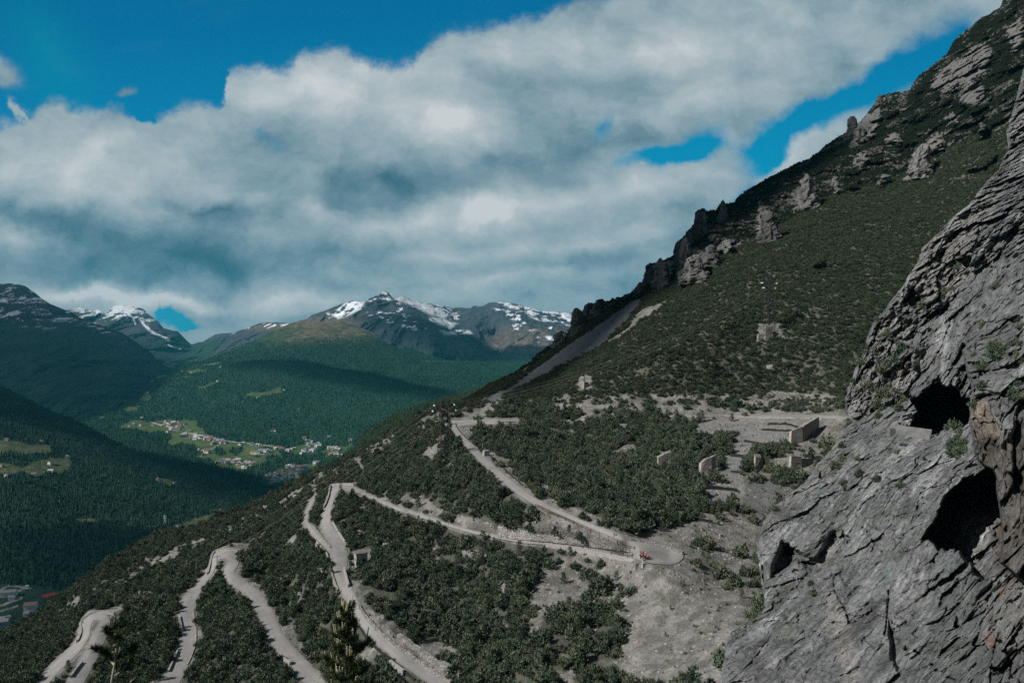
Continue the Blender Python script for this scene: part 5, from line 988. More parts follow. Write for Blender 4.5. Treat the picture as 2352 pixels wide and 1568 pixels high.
def mat_masonry():
    m, n, b = new_mat('dry_stone'); tc = n.node('ShaderNodeTexCoord'); p = tc.outputs['Object']
    vo = n.node('ShaderNodeTexVoronoi', {'Vector': n.vm('MULTIPLY', p, (1.5, 1.5, 2.4)), 'Scale': 1.0}); ve = n.node('ShaderNodeTexVoronoi', {'Vector': n.vm('MULTIPLY', p, (1.5, 1.5, 2.4)), 'Scale': 1.0}); ve.feature = 'DISTANCE_TO_EDGE'
    j = n.step(ve.outputs[0], .0, .10, .35, 1.0); f = n.noise(p, .5, 4, .6); r = n.node('ShaderNodeSeparateColor', {0: vo.outputs[1]}).outputs[0]
    k = n.m('MULTIPLY', n.m('MULTIPLY', j, n.step(r, 0, 1, .72, 1.25, smooth=False)), n.step(f, .3, .7, .8, 1.2, smooth=False))
    n.put(b.inputs['Base Color'], n.mix(1.0, (.31, .295, .27), n.node('ShaderNodeCombineXYZ', {0: k, 1: k, 2: k}).outputs[0], 'MULTIPLY'))
    bp = n.node('ShaderNodeBump', {'Height': j, 'Distance': .12}); n.put(b.inputs['Normal'], bp.outputs[0]); return m
M_STONE = mat_masonry()
def S(u, v, lift=0.0):
    p = ray(u, v, float(depth1(np.array([u]), np.array([v]))[0])); p[2] += lift; return p
def track(pts, step=1.5):
    """a survey polyline turned into evenly spaced ground points (m)"""
    P = np.array([S(*p) for p in pts]); s = np.r_[0, np.cumsum(np.linalg.norm(np.diff(P, axis=0), axis=1))]; n = max(2, int(s[-1] / step)); t = np.linspace(0, s[-1], n)
    Q = np.stack([np.interp(t, s, P[:, k]) for k in range(3)], 1)
    if n > 6:
        for _ in range(2): Q[1:-1] = (Q[:-2] + 2 * Q[1:-1] + Q[2:]) / 4
    return Q
def loft_wall(Q, h, th, down=.8, wav=.06, hs=None):
    T = np.gradient(Q[:, :2], axis=0); T /= np.hypot(T[:, 0], T[:, 1])[:, None] + 1e-9; N = np.stack([-T[:, 1], T[:, 0]], 1) * th / 2
    hh = np.full(len(Q), h) if hs is None else np.interp(np.linspace(0, 1, len(Q)), np.linspace(0, 1, len(hs)), hs); hh = hh * (1 + wav * RS.randn(len(Q)))
    V = []
    for sd, z in ((-1, -down), (-1, None), (1, None), (1, -down)):
        q = Q.copy(); q[:, :2] += N * sd; q[:, 2] += (hh if z is None else z); V.append(q)
    V = np.stack(V, 1); n = len(Q); i = np.arange(n * 4).reshape(n, 4); j = np.roll(i, -1, 1)
    F = np.stack([i[:-1], j[:-1], j[1:], i[1:]], -1).reshape(-1, 4); F = np.concatenate([F, i[:1, ::-1], i[-1:]], 0); return V.reshape(-1, 3), F
def wall(name, pts, h, th, mat, label, cat='wall', group=None, down=.8, cap=None, hs=None, step=1.5, wav=.06):
    Q = track(pts, step)
    if cap is None: return link(name, mesh_np(name, *loft_wall(Q, h, th, down, wav, hs), [mat]), label=label, category=cat, group=group)
    t = thing(name, label, cat, tuple(Q[0]), group=group); Q = Q - Q[0]; link('masonry', mesh_np('masonry', *loft_wall(Q, h, th, down, 0, hs), [mat]), t)
    Q2 = Q.copy(); Q2[:, 2] += h + .002; link('coping', mesh_np('coping', *loft_wall(Q2, .14, th * 1.35, 0, .02), [cap]), t); return t
def rail(name, pts, label, h=.95, gap=2.6, mat=M_RUST, rails=(.55, .92), group='guard rails along the road', pr=.07):
    Q = track(pts, gap); t = thing(name, label, 'guard rail', tuple(Q[0]), group=group); Q = Q - Q[0]; pm = None
    for q in Q[:90]:
        if pm is None: b = MB(); b.box((0, 0, -.3), (.14, .14, h + .3)); pm = b.mesh('post', [mat])
        link('post', pm, t, tuple(q))
    for z in rails:
        b = MB()
        for a, c in zip(Q[:-1], Q[1:]): b.tube(a + (0, 0, z), c + (0, 0, z), pr, n=5, caps=False)
        b.obj('rail', [mat], t)
    return t
def plate(polys, th, name, label, mat, parts=('face',), cat='wall', group=None):
    """concrete slabs given by their front outlines (u, v, depth), with real thickness behind"""
    for k, poly in enumerate(polys):
        lo = sorted(poly, key=lambda p: -p[1])[:2]
        if name == 'deflector_wall':
            c = sum(p[2] - float(depth1(np.array([p[0]]), np.array([p[1]]))[0]) for p in lo) / 2 if k == 0 else c; polys[k] = [(p[0], p[1], p[2] - c - .8) for p in poly]
    base = ray(*polys[0][0]); t = thing(name, label, cat, tuple(base), group=group) if len(polys) > 1 else None
    for k, poly in enumerate(polys):
        F_ = np.array([ray(*p) for p in poly]); c = F_.mean(0); n = np.cross(F_[1] - F_[0], F_[2] - F_[1]); n /= np.linalg.norm(n); n *= np.sign(n @ c); B_ = F_ + n * th + (0, 0, 0); m = len(poly); V = np.r_[F_, B_] - base
        fs = [tuple(range(m)), tuple(range(2 * m - 1, m - 1, -1))] + [((i + 1) % m, i, m + i, m + (i + 1) % m) for i in range(m)]
        b = MB(); b.add(V, fs)
        if t: b.obj(parts[k], [mat], t)
        else: o = b.obj(name, [mat], label=label, category=cat, group=group); o.location = tuple(base); t = o if len(polys) == 1 else t
    return t
G_PAR = 'parapet walls on the outer edge of the road'
wall('parapet_wall', cv('s7', (820, 498), (700, 488), (560, 485), (420, 498), (352, 512), (338, 600), (326, 700), (290, 800), (252, 900), (222, 950)), .95, .5, M_PALE, 'pale parapet wall around the outside of the middle left hairpin', group=G_PAR, cap=M_CONC)
wall('retaining_wall', cv('s7', (388, 1192), (420, 1265), (500, 1395), (600, 1550)) + cv('c3', (458, 708)), 0.7, .4, M_PALE, 'low pale wall right of the wide road below the middle left hairpin')
wall('parapet_wall', cv('c3', (240, 655), (272, 690), (308, 735), (318, 790), (334, 850), (354, 915), (378, 975)), .8, .4, M_CONC, 'grey parapet wall left of the wide road opposite the small hut', group=G_PAR)
wall('retaining_wall', cv('c3', (234, 672), (244, 720), (262, 775), (280, 845)), 1.0, .5, M_PALE, 'tall pale retaining wall under the road edge left of the small hut', down=2.5)
wall('retaining_wall', cv('c3', (214, 556), (258, 606), (298, 652), (330, 684)), 1.0, .5, M_STONE, 'short wedge-shaped stone wall where the gravel path joins the road', hs=[1.4, 1.2, .8, .4])
wall('retaining_wall', cv('c3', (418, 830), (432, 880), (448, 945)), 1.0, .45, M_PALE, 'short pale retaining wall right of the road just below the small hut')
wall('roadside_wall', cv('c3', (512, 1068), (562, 1145), (640, 1234), (760, 1338), (870, 1408), (985, 1486), (1120, 1580)), .7, .55, M_STONE, 'long low stone wall right of the wide road at the bottom', wav=.16)
wall('ruined_wall', cv('c3', (775, 1268), (840, 1312), (905, 1362), (1000, 1432), (1100, 1492), (1180, 1545)), 1.1, .9, M_STONE, 'broken stone wall above the bottom road, partly hidden by pines', wav=.3)
wall('retaining_wall', cv('c3', (718, 1442), (760, 1474), (808, 1514)), 1.0, .5, M_PALE, 'short bright retaining wall below the bottom road beside the young pine', down=1.5)
wall('kerb_rail', cv('c3', (440, 1078), (500, 1172), (556, 1262), (620, 1335), (700, 1402), (790, 1476), (880, 1552)), .4, .3, M_STEEL, 'dark low kerb rail left of the bottom stretch of wide road', 'kerb rail')
wall('parapet_wall', cv('c2', (1572, 712), (1500, 705), (1440, 707), (1402, 716), (1384, 738), (1374, 790), (1356, 862)), .95, .5, M_PALE, 'curved pale parapet wall around the second hairpin from the left', group=G_PAR, cap=M_CONC)
wall('bollard_wall', cv('s1', (1450, 1345), (1500, 1395), (1550, 1435), (1600, 1478)), .8, .5, M_PALE, 'short white crumbling wall left of the second road from the left', wav=.35, step=.8)
wall('parapet_wall', cv('s1', (140, 850), (162, 940), (182, 1040)), .8, .45, M_PALE, 'short pale parapet left of the road, left of the second hairpin', group=G_PAR)
wall('parapet_wall', cv('s1', (125, 1300), (70, 1430), (5, 1568)), .7, .4, M_CONC, 'grey parapet on the left edge of the second lower road at the bottom', group=G_PAR)
wall('kerb_rail', cv('s1', (328, 740), (338, 890), (366, 1000), (362, 1200), (290, 1400), (250, 1470)), .28, .3, M_CONC, 'thin kerb on the right edge of the second lower road', 'kerb rail')
wall('parapet_wall', cv('s6', (1495, 716), (1300, 694), (1230, 700), (1150, 742), (1082, 806), (1042, 862), (1058, 925), (1052, 985), (1008, 1082)), .95, .5, M_PALE, 'curved pale parapet wall around the lowest left hairpin', group=G_PAR, cap=M_CONC)
wall('parapet_wall', cv('s6', (1075, 1345), (1000, 1430), (925, 1540)), .8, .45, M_CONC, 'grey parapet between the two lowest road legs at bottom left', group=G_PAR)
wall('retaining_wall', cv('s5', (490, 838), (700, 838), (950, 838), (1200, 838), (1495, 838)), .7, .6, M_PALE, 'long bright retaining wall beside the highest hairpin', down=1.6, cap=M_PALE)
wall('buttress', cv('s5', (92, 800), (88, 850), (110, 905), (150, 950)), 2.2, 1.6, M_PALE, 'white stone buttress at the tip of the highest hairpin', 'buttress', down=2)
wall('kerb_rail', cv('s5', (300, 850), (330, 930), (420, 1050), (560, 1180), (720, 1305)) + cv('c6', (560, 600), (640, 672), (720, 750), (800, 820)), .35, .3, M_LOG, 'dark kerb on the inner edge of the upper straight road', 'kerb rail')
wall('parapet_wall', cv('c6', (330, 402), (430, 404), (560, 407)), .6, .4, M_PALE, 'thin pale parapet on the far side of the highest hairpin', group=G_PAR)
rail('guard_rail', cv('c6', (885, 958), (950, 990), (1050, 1035), (1160, 1082), (1240, 1122), (1330, 1160), (1430, 1198), (1530, 1238)), 'dark guard rail on the lower edge of the upper straight road')
rail('guard_rail', cv('c6', (935, 1194), (1050, 1203), (1200, 1226), (1350, 1260), (1480, 1285), (1572, 1297)), 'rusty guard rail with posts above the white retaining wall')
wall('retaining_wall', cv('c6', (940, 1204), (1100, 1220), (1250, 1246), (1400, 1276), (1500, 1296), (1600, 1312)), .25, .8, M_PALE, 'long white retaining wall below the rusty guard rail', down=1.8, hs=[.3, .3, .3, .2, .2])
wall('rubble_wall', cv('c6', (1335, 1290), (1400, 1308), (1480, 1322), (1560, 1326)), .3, 1.6, M_STONE, 'dark rubble wall bulging below the white retaining wall', down=2.6, wav=.3)
wall('retaining_wall', cv('s3', (-130, 214), (0, 219), (300, 212), (600, 222), (900, 229), (1200, 235), (1500, 240), (1590, 246)), .45, .6, M_PALE, 'thin pale wall of the high road above the gravel chute', down=1.2)
rail('guard_rail', cv('s3', (60, 214), (300, 208), (600, 216), (900, 223), (1200, 229), (1500, 236)), 'thin guard rail along the high road above the gravel chute', mat=M_WOODP, pr=.05, rails=(.6, 1.05), h=1.1, gap=5)
wall('retaining_wall', cv('s3', (1780, 262), (1860, 266), (1945, 262)), .5, 1.0, M_CONC, 'short grey retaining wall at the foot of the rock nose', down=3.2)
def stone_bank():
    base = pl(cv('c6', (640, 1150), (760, 1170), (950, 1184), (1200, 1213), (1400, 1240), (1545, 1256))); top = pl(cv('c6', (636, 1082), (720, 1090), (900, 1112), (1100, 1132), (1300, 1170), (1450, 1212), (1545, 1246)))
    us = np.linspace(919 + 638 * .3516, 919 + 1545 * .3516, 90); t = np.linspace(0, 1, 10)[:, None]; v = base(us)[None] * (1 - t) + top(us)[None] * t; u = np.broadcast_to(us[None], v.shape)
    yb = depth1(us, base(us)) - .4; yt = np.minimum(depth1(us, top(us)) - .3, yb + (base(us) - top(us)) * .10 + .5); y = yb[None] * (1 - t) + yt[None] * t; P = ray(u, v, y); P += (fbm(P.reshape(-1, 3) / 1.0, 3, seed=251).reshape(P.shape[:2]) * .22)[..., None] * np.array([0, 1, 0])
    back = P[-1:] + np.array([0, 2.5, -.4]); P = np.concatenate([P, back], 0); side = P[:, :1] + np.array([.5, 3.0, 0]); P = np.concatenate([side, P], 1)
    link('stone_retaining_wall', mesh_np('stone_retaining_wall', P.reshape(-1, 3), grid_faces(P.shape[0], P.shape[1]), [M_STONE]), label='tall pale stone retaining wall between the two legs of the right hairpin', category='wall')
stone_bank()
# inner edge of the hairpin: low stone course against the slope
wall('roadside_wall', cv('s2', (700, 462), (880, 505), (1050, 548), (1250, 592), (1430, 632), (1560, 680), (1612, 715)), .55, .6, M_STONE, 'low stone course on the uphill side of the right hairpin', wav=.3)
# concrete deflector walls
def s3p(x, y, d): a = cv('s3', (x, y))[0]; return (a[0], a[1], d)
def c6p(x, y, d): a = cv('c6', (x, y))[0]; return (a[0], a[1], d)
GW = 'concrete deflector walls on the gravel chute'
plate([[s3p(1195, 402, 250), s3p(1340, 338, 253), s3p(1347, 550, 251), s3p(1188, 580, 248)], [s3p(1352, 334, 253.4), s3p(1556, 214, 268), s3p(1556, 345, 268), s3p(1440, 470, 260), s3p(1354, 548, 252)]], 1.1, 'deflector_wall', 'largest concrete deflector wall, two slabs rising to the high road', M_CONC, ('near_slab', 'far_slab'), group=GW)
plate([[s3p(18, 818, 231), s3p(80, 765, 232.5), s3p(150, 742, 234), s3p(150, 850, 232.6), s3p(135, 985, 230), s3p(8, 985, 228.5)], [s3p(152, 742, 234.2), s3p(205, 716, 237), s3p(212, 880, 236), s3p(190, 925, 235), s3p(139, 985, 230.6), s3p(153, 850, 232.8)]], 1.0, 'deflector_wall', 'pointed concrete wall with a curved edge at the left of the gravel chute', M_CONC, ('near_slab', 'far_slab'), group=GW)
plate([[s3p(724, 740, 222), s3p(800, 742, 223), s3p(858, 766, 225), s3p(850, 835, 224.6), s3p(775, 925, 222), s3p(720, 925, 221)]], 1.2, 'deflector_wall', 'small single concrete wall between the shrubs below the largest wall', M_CONC, group=GW)
plate([[s3p(1193, 727, 212), s3p(1330, 738, 214), s3p(1334, 905, 213), s3p(1188, 905, 211)], [s3p(1338, 756, 214.4), s3p(1482, 760, 218), s3p(1484, 905, 217), s3p(1338, 905, 213.6)]], 1.0, 'deflector_wall', 'low concrete wall of two panels above the rock slab', M_CONC, ('left_panel', 'right_panel'), group=GW)
plate([[c6p(1687, 636, 252), c6p(1727, 612, 252.4), c6p(1758, 600, 252.8), c6p(1770, 640, 253), c6p(1766, 712, 252.8), c6p(1686, 712, 252)]], .9, 'deflector_wall', 'concrete wall standing alone in the pine thicket left of the chute', M_CONC, group=GW)
GL = 'log barriers across the gravel chute'
for k, (pts, lab) in enumerate([(cv('s3', (900, 318), (1160, 324), (1270, 358)), 'topmost dark log barrier beside the largest concrete wall'), (cv('s3', (800, 394), (1190, 412)), 'second dark log barrier from the top of the gravel chute'), (cv('s3', (580, 546), (800, 580)), 'third dark log barrier, just above the shrubs in the chute'),
                                (cv('s3', (395, 730), (600, 748)), 'dark log barrier right of the pointed concrete wall'), (cv('s3', (400, 942), (530, 962)), 'short dark log barrier left of the lower chute shrubs'), (cv('s3', (60, 1146), (300, 1162), (490, 1186)), 'long dark log barrier across the lower gravel chute'),
                                (cv('s3', (60, 1342), (240, 1364)), 'faint log barrier near the foot of the pine thicket'), (cv('s2', (1730, 242), (1860, 272), (1995, 302)), 'lowest dark log barrier above the right hairpin'), (cv('s2', (1255, 385), (1420, 412)), 'thin log barrier on the bank above the right hairpin')]):
    wall('log_barrier', pts, .85, .6, M_LOG, lab, 'log barrier', group=GL, down=.3, step=1.2, wav=.15)
# rock pinnacles along the ridge
def pinnacle(u, vt, vb, w, k, lean=0.0, shade=.085):
    y = float(depth1(np.array([u]), np.array([vb]))[0]) * .985; H = (vb - vt) / F0 * y; R = w / F0 * y / 2; p = ray(u, vb, y); nr_, nc_ = 26, 26; t = np.linspace(-.25, 1, nr_)[:, None]; a = np.linspace(0, 2 * np.pi, nc_ + 1)[None]
    prof = (1.65 - 1.0 * np.clip(t, 0, 1) ** .7) * np.clip((1.02 - t) / .22, .05, 1) ** .75; V = np.stack([R * prof * np.cos(a) + lean * H * t, R * .9 * prof * np.sin(a), H * t + 0 * a], -1)
    q = (V + p).reshape(-1, 3); nz = (facets((q + 3 * fbm(q / 6.0, 3, seed=k)[:, None]) / (3.6, 3.6, 9.0), k)[0] * .34 + .45 * fbm(q / 4.5, 6, .62, seed=k + 3)).reshape(nr_, nc_ + 1); nz[:, -1] = nz[:, 0]; V[..., :2] *= (1 + nz * 1.0)[..., None]; V[..., 2] += H * .16 * nz * np.clip(t, 0, 1)
    c = np.array([1.02, 1.0, .95])[None] * shade * (1 + .8 * fbm(q / (2.5, 2.5, 6.0), 4, .6, seed=k + 9)[:, None]); o = link('rock_pinnacle', mesh_np('rock_pinnacle', V.reshape(-1, 3), grid_faces(nr_, nc_ + 1), [M_ROCK], False, np.clip(c, .02, .4)), kind='structure'); o.location = tuple(p)
for k, a in enumerate([(1957, 266, 312, 19), (1975, 290, 330, 24), (1661, 459, 505, 17), (1605, 482, 540, 22), (1585, 524, 560, 18), (1561, 553, 602, 17), (1575, 545, 610, 24), (1854, 402, 474, 31, 0, .14), (1835, 428, 470, 20), (1766, 485, 545, 30), (1328, 708, 760, 25, -.05), (1352, 694, 735, 22), (1372, 690, 722, 20), (1285, 762, 792, 24), (2113, 330, 398, 34, .1, .17),
                   (1520, 596, 655, 34), (1492, 606, 650, 20), (1597, 585, 640, 42, 0, .13), (1634, 560, 605, 30), (2020, 218, 240, 12), (1470, 648, 672, 12), (1480, 640, 664, 13)]): pinnacle(*a[:4], 300 + k * 13, *a[4:])
# tunnel parapet on the rock
def cliff_depth(u, v): return float(depth2(np.array([u]), np.array([v]))[0])
def tunnel_parapet():
    a, b, c = cv('s4', (186, 456), (300, 472), (438, 492)); ya = cliff_depth(*a) - 3.5; yc = cliff_depth(*c) - 2.5; yb = (ya + yc) / 2
    t = plate([[(a[0], a[1], ya), (b[0], b[1], yb), (c[0], c[1], yc), (c[0] - 8, c[1] + 24, yc), (b[0], b[1] + 21, yb), (a[0], a[1] + 17, ya)]], 1.3, 'tunnel_parapet', 'grey stone parapet in front of the dark tunnel mouth', M_GREYW)
    p = ray(a[0] - 3, a[1] + 20, ya - .3); m = MB(); m.box((0, 0, 0), (1.3, 1.3, 2.4), top=.9); o = m.obj('stone_post', [M_GREYW], label='pale stone post at the left end of the tunnel parapet', category='post'); o.location = tuple(p)
tunnel_parapet()
# small hut
def hut():
    p = S(*cv('c3', (528, 790))[0]); t = thing('stone_hut', 'small square stone hut with a flat roof beside the wide road', 'hut', tuple(p), .45); w, d, h = 3.2, 3.0, 3.3
    m = MB(); m.box((0, 0, -1.2), (w, d, h + 1.2)); m.obj('wall', [M_PALE], t); m = MB(); m.box((0, 0, h + .003), (w + .5, d + .5, .32), top=.96); m.obj('roof', [M_GREYW], t)
    m = MB(); m.box((.55, -d / 2 - .01, .1), (.9, .06, 1.7)); m.obj('doorway', [M_DARK], t); m = MB(); m.box((-w / 2 - .01, 0, 1.2), (.06, .7, .6)); m.obj('window', [M_DARK], t)
hut()
# block with a mast on the upper scrub slope
def mast():
    p = S(*cv('c6', (1210, 176))[0]); m = MB(); m.box((0, 0, -1), (3.2, 2.2, 3.6), rz=.5, top=.8); o = m.obj('concrete_block', [M_CONC], label='pale concrete block alone in the scrub above the high road', category='block'); o.location = tuple(p)
    q = S(*cv('c6', (1203, 140))[0]); m = MB(); m.tube((0, 0, -1), (0, 0, 9.5), .22, .14, 8); o = m.obj('mast', [M_STEEL], label='thin dark mast behind the pale concrete block', category='mast'); o.location = tuple(q)
mast()
def pylon(px, H, w0, w1, label, arms):
    p = S(*px); t = thing('lattice_pylon', label, 'pylon', tuple(p), .35, group='lattice pylons of the cable line'); m = MB(); n = 9
    def c(k, s): w = lerp(w0, w1, s) / 2; return np.array([(-1, 1, 1, -1)[k] * w, (-1, -1, 1, 1)[k] * w, H * s])
    for k in range(4): m.tube(c(k, 0), c(k, 1), .15, .11, 4)
    for i in range(n):
        a, b = i / n, (i + 1) / n
        for k in range(4): j = (k + 1) % 4; m.tube(c(k, a), c(j, b), .075, n=4, caps=False); m.tube(c(j, a), c(k, b), .075, n=4, caps=False); m.tube(c(k, b), c(j, b), .07, n=4, caps=False)
    m.obj('lattice', [M_STEEL], t); tips = []
    for z, L in arms:
        m = MB(); m.tube((-L, 0, z), (L, 0, z), .11, n=4); m.tube((-L, 0, z), (-w1 / 2, 0, z + .9), .07, n=4); m.tube((L, 0, z), (w1 / 2, 0, z + .9), .07, n=4); m.obj('cross_arm', [M_STEEL], t)
        for s in (-1, 1):
            m = MB(); m.tube((s * L, -.9, z - .1), (s * L, .9, z + .1), .24, n=8); m.obj('insulator', [M_GLASS], t); tips.append(p + np.array([s * L * math.cos(.35), s * L * math.sin(.35), z]))
    return tips
bp_ = cv('c5', (693, 505))[0]
def pylon_base():
    p = S(*cv('c5', (693, 530))[0]); m = MB(); m.box((0, 2.6, -2), (4.4, 3.0, 7.2), rz=.1, top=.8); m.box((-3.5, 3.4, -2), (3.5, 2.0, 3.6), rz=.1, top=.7); o = m.obj('stone_plinth', [M_STONE], label='ruined pale stone plinth at the foot of the upper pylon', category='plinth'); o.location = tuple(p)
pylon_base()
T1 = pylon(cv('c5', (688, 520))[0], 26.5, 3.9, 2.6, 'tall dark lattice pylon on the scrub slope', [(26, 4.3), (23.6, 3.4)])
T2 = pylon(cv('c6', (290, 655))[0], 21, 4.4, 2.8, 'dark lattice pylon below the highest hairpin', [(20.5, 3.8), (18.4, 4.4)])
def cable(a, b, sag, label, r=.03):
    a, b = np.array(a), np.array(b); t = np.linspace(0, 1, 26); P = a[None] + (b - a)[None] * t[:, None]; P[:, 2] -= sag * 4 * t * (1 - t); m = MB()
    for p, q in zip(P[:-1], P[1:]): m.tube(p - a, q - a, r, n=4, caps=False)
    o = m.obj('overhead_cable', [M_WIRE], label=label, category='cable', group='cables strung between the pylons'); o.location = tuple(a)
EXIT = [ray(-330, 1640 + k * 10, 300) for k in range(4)]
for k, (w_, s_) in enumerate(zip(('lowest', 'second', 'third', 'highest'), (9, 8.2, 8, 7))):
    cable(T1[k], T2[k], s_, '%s cable sagging from the upper pylon to the hairpin pylon' % w_)
    cable(T2[k], EXIT[k], 11 + k, '%s cable running from the hairpin pylon down to the lower left' % w_)
def pole(c, x, y0, y1, label, cross=0.0, dx=0):
    (u0, v0), (u1, v1) = cv(c, (x, y1), (x + dx, y0)); p = S(u0, v0); H = (v0 - v1) / F0 * p[1]; t = thing('utility_pole', label, 'pole', tuple(p), group='wooden poles on the lower slope'); m = MB(); m.tube((0, 0, -1), (0, 0, H), .2, .13, 7); m.obj('pole_shaft', [M_WOODP], t)
    if cross: m = MB(); m.tube((-cross, 0, H * .86), (cross, 0, H * .92), .08, n=5); m.obj('cross_arm', [M_STEEL], t)
for a in (('s6', 1495, 415, 600, 'pale pole just above the lowest left hairpin', .7, 6), ('s6', 858, 712, 850, 'leaning pale pole left of the lowest hairpin'), ('s6', 252, 985, 1140, 'pale pole nearest the bottom left corner', 0, 8), ('s6', 2105, 100, 235, 'dark pole on the rocky strip above the lower slope'),
          ('s1', 243, 95, 260, 'pale pole left of the second hairpin', .6, 4), ('s1', 640, 35, 205, 'pole with a cross arm inside the second hairpin', 1.3, 4), ('s1', 370, 140, 250, 'short pale pole between the scrub and the second hairpin'), ('s7', 920, 120, 220, 'short pale pole above the middle left hairpin'),
          ('s8', 985, 1470, 1568, 'pale pole beside the rocky strip right of the valley field'), ('c3', 1325, 0, 60, 'short pale post beside the upper straight road')):
    pole(*a)
# milestone block by the upper road
def block(c, x, y, w, h, label):
    p = S(*cv(c, (x, y))[0]); m = MB(); m.box((0, 0, -.5), (w, w * .8, h + .5), rz=.4, top=.9); o = m.obj('stone_block', [M_PALE], label=label, category='block'); o.location = tuple(p)
block('s5', 900, 1480, 2.2, 2.0, 'pale square stone block right of the upper straight road'); block('s2', 1095, 860, .9, .7, 'small white boulder below the standing people'); block('s2', 2100, 475, .8, .6, 'white boulder on the gravel right of the right hairpin'); block('c3', 695, 690, 2.0, 1.6, 'light rock showing between pines above the small hut')

# ------------------------------------------------------------------ people resting at the hairpin
def m_(n, c, r=.8): return mat_flat(n, c, r, .1, 8)
SKIN = m_('skin', (.42, .27, .20)); REDJ = m_('red_cloth', (.42, .045, .04)); WHITEJ = m_('white_cloth', (.62, .60, .60)); BLACKT = m_('black_trousers', (.012, .013, .018)); HAIRM = m_('dark_hair', (.03, .022, .018))
def skin_body(name, joints, mats, parent, sub=1):
    """one continuous body grown over a jointed skeleton; material by height"""
    me = D.meshes.new(name); me.from_pydata([j[0] for j in joints], [(j[1], i) for i, j in enumerate(joints) if j[1] >= 0], []); o = D.objects.new(name, me); COL.objects.link(o)
    o.modifiers.new('skin', 'SKIN'); lay = me.skin_vertices[0].data
    for i, j in enumerate(joints): lay[i].radius = (j[2], j[3] if len(j) > 3 else j[2])
    lay[0].use_root = True; s = o.modifiers.new('sub', 'SUBSURF'); s.levels = sub; s.render_levels = sub
    dg = bpy.context.evaluated_depsgraph_get(); m2 = D.meshes.new_from_object(o.evaluated_get(dg)); m2.name = name; D.objects.remove(o)
    m2.materials.clear()
    for m in mats: m2.materials.append(m)
    for f in m2.polygons: f.use_smooth = True
    return m2, link(name, m2, parent)
def person(u, v, rz, label, top, coat_white=False, lean=0.0):
    p = S(u, v, .1); t = thing('person', label, 'person', tuple(p), rz); L = lean
    J = [((0, 0, .95), -1, .14, .11), ((0, L * .3, 1.15), 0, .14, .105), ((0, L * .7, 1.38), 1, .17, .11), ((0, L, 1.49), 2, .06), ((0, L + .01, 1.56), 3, .055), ((0, L + .02, 1.66), 4, .095, .105), ((0, L + .02, 1.74), 5, .07),
         ((.10, 0, .88), 0, .095), ((.12, .03, .50), 7, .065), ((.12, -.02, .09), 8, .042), ((.13, .14, .04), 9, .035), ((-.10, 0, .88), 0, .095), ((-.13, .06, .50), 11, .065), ((-.13, -.01, .09), 12, .042), ((-.15, .15, .04), 13, .035),
         ((.19, L * .9, 1.40), 2, .055), ((.27, L - .02, 1.14), 15, .042), ((.25, L + .14, .93), 16, .032), ((.25, L + .19, .86), 17, .026), ((-.19, L * .9, 1.40), 2, .055), ((-.28, L, 1.14), 19, .042), ((-.22, L + .17, .99), 20, .032), ((-.20, L + .22, .93), 21, .026)]
    me, body = skin_body('body', J, [top, BLACKT, SKIN], t)
    for f in me.polygons: z = f.center.z; f.material_index = 1 if z < .95 and abs(f.center.x) < .2 else (2 if z > 1.50 or (z < 1.0 and abs(f.center.x) > .2) else 0)
    for s in (-1, 1):                                   # five fingers on each hand
        hx, hy, hz = ((.25, L + .20, .85) if s > 0 else (-.20, L + .23, .92))
        for k in range(5): a = (k - 2) * .016; m = MB(); m.tube((hx + a, hy, hz), (hx + a * 1.3 + (.02 * s * -1 if k == 4 else 0), hy + .03, hz - .065 + .01 * abs(k - 2)), .009, .007, 5); m.obj('finger', [SKIN], body)
    bmv = MB(); n = 10
    for i in range(4):
        z0, z1 = 1.66 + .03 * i, 1.66 + .03 * (i + 1); r0, r1 = .112 * math.cos(i * .35), .112 * math.cos((i + 1) * .35); bmv.tube((0, L - .005, z0), (0, L - .005, z1), r0, r1, n, caps=(i == 3))
    bmv.obj('hair', [WHITEJ if coat_white else HAIRM], t, smooth=True)
    fm = MB(); fm.tube((0, L + .11, 1.655), (0, L + .145, 1.64), .016, .01, 5); fm.obj('nose', [SKIN], t)
    for s in (-1, 1): em = MB(); em.box((.038 * s, L + .118, 1.675), (.022, .012, .012)); em.obj('eye', [HAIRM], t)
    mm = MB(); mm.box((0, L + .112, 1.595), (.05, .012, .010)); mm.obj('mouth', [REDJ], t)
    return t
_p = cv('c6', (1572, 1296), (1588, 1298), (1604, 1303), (1612, 1308))
person(*_p[0], 2.6, 'person in a red and white jacket standing leftmost at the rail end', REDJ)
person(*_p[1], 3.4, 'person in red standing in the middle of the group of three', REDJ, lean=.05)
person(*_p[2], 3.9, 'person in a white top standing at the right of the group', WHITEJ, True)
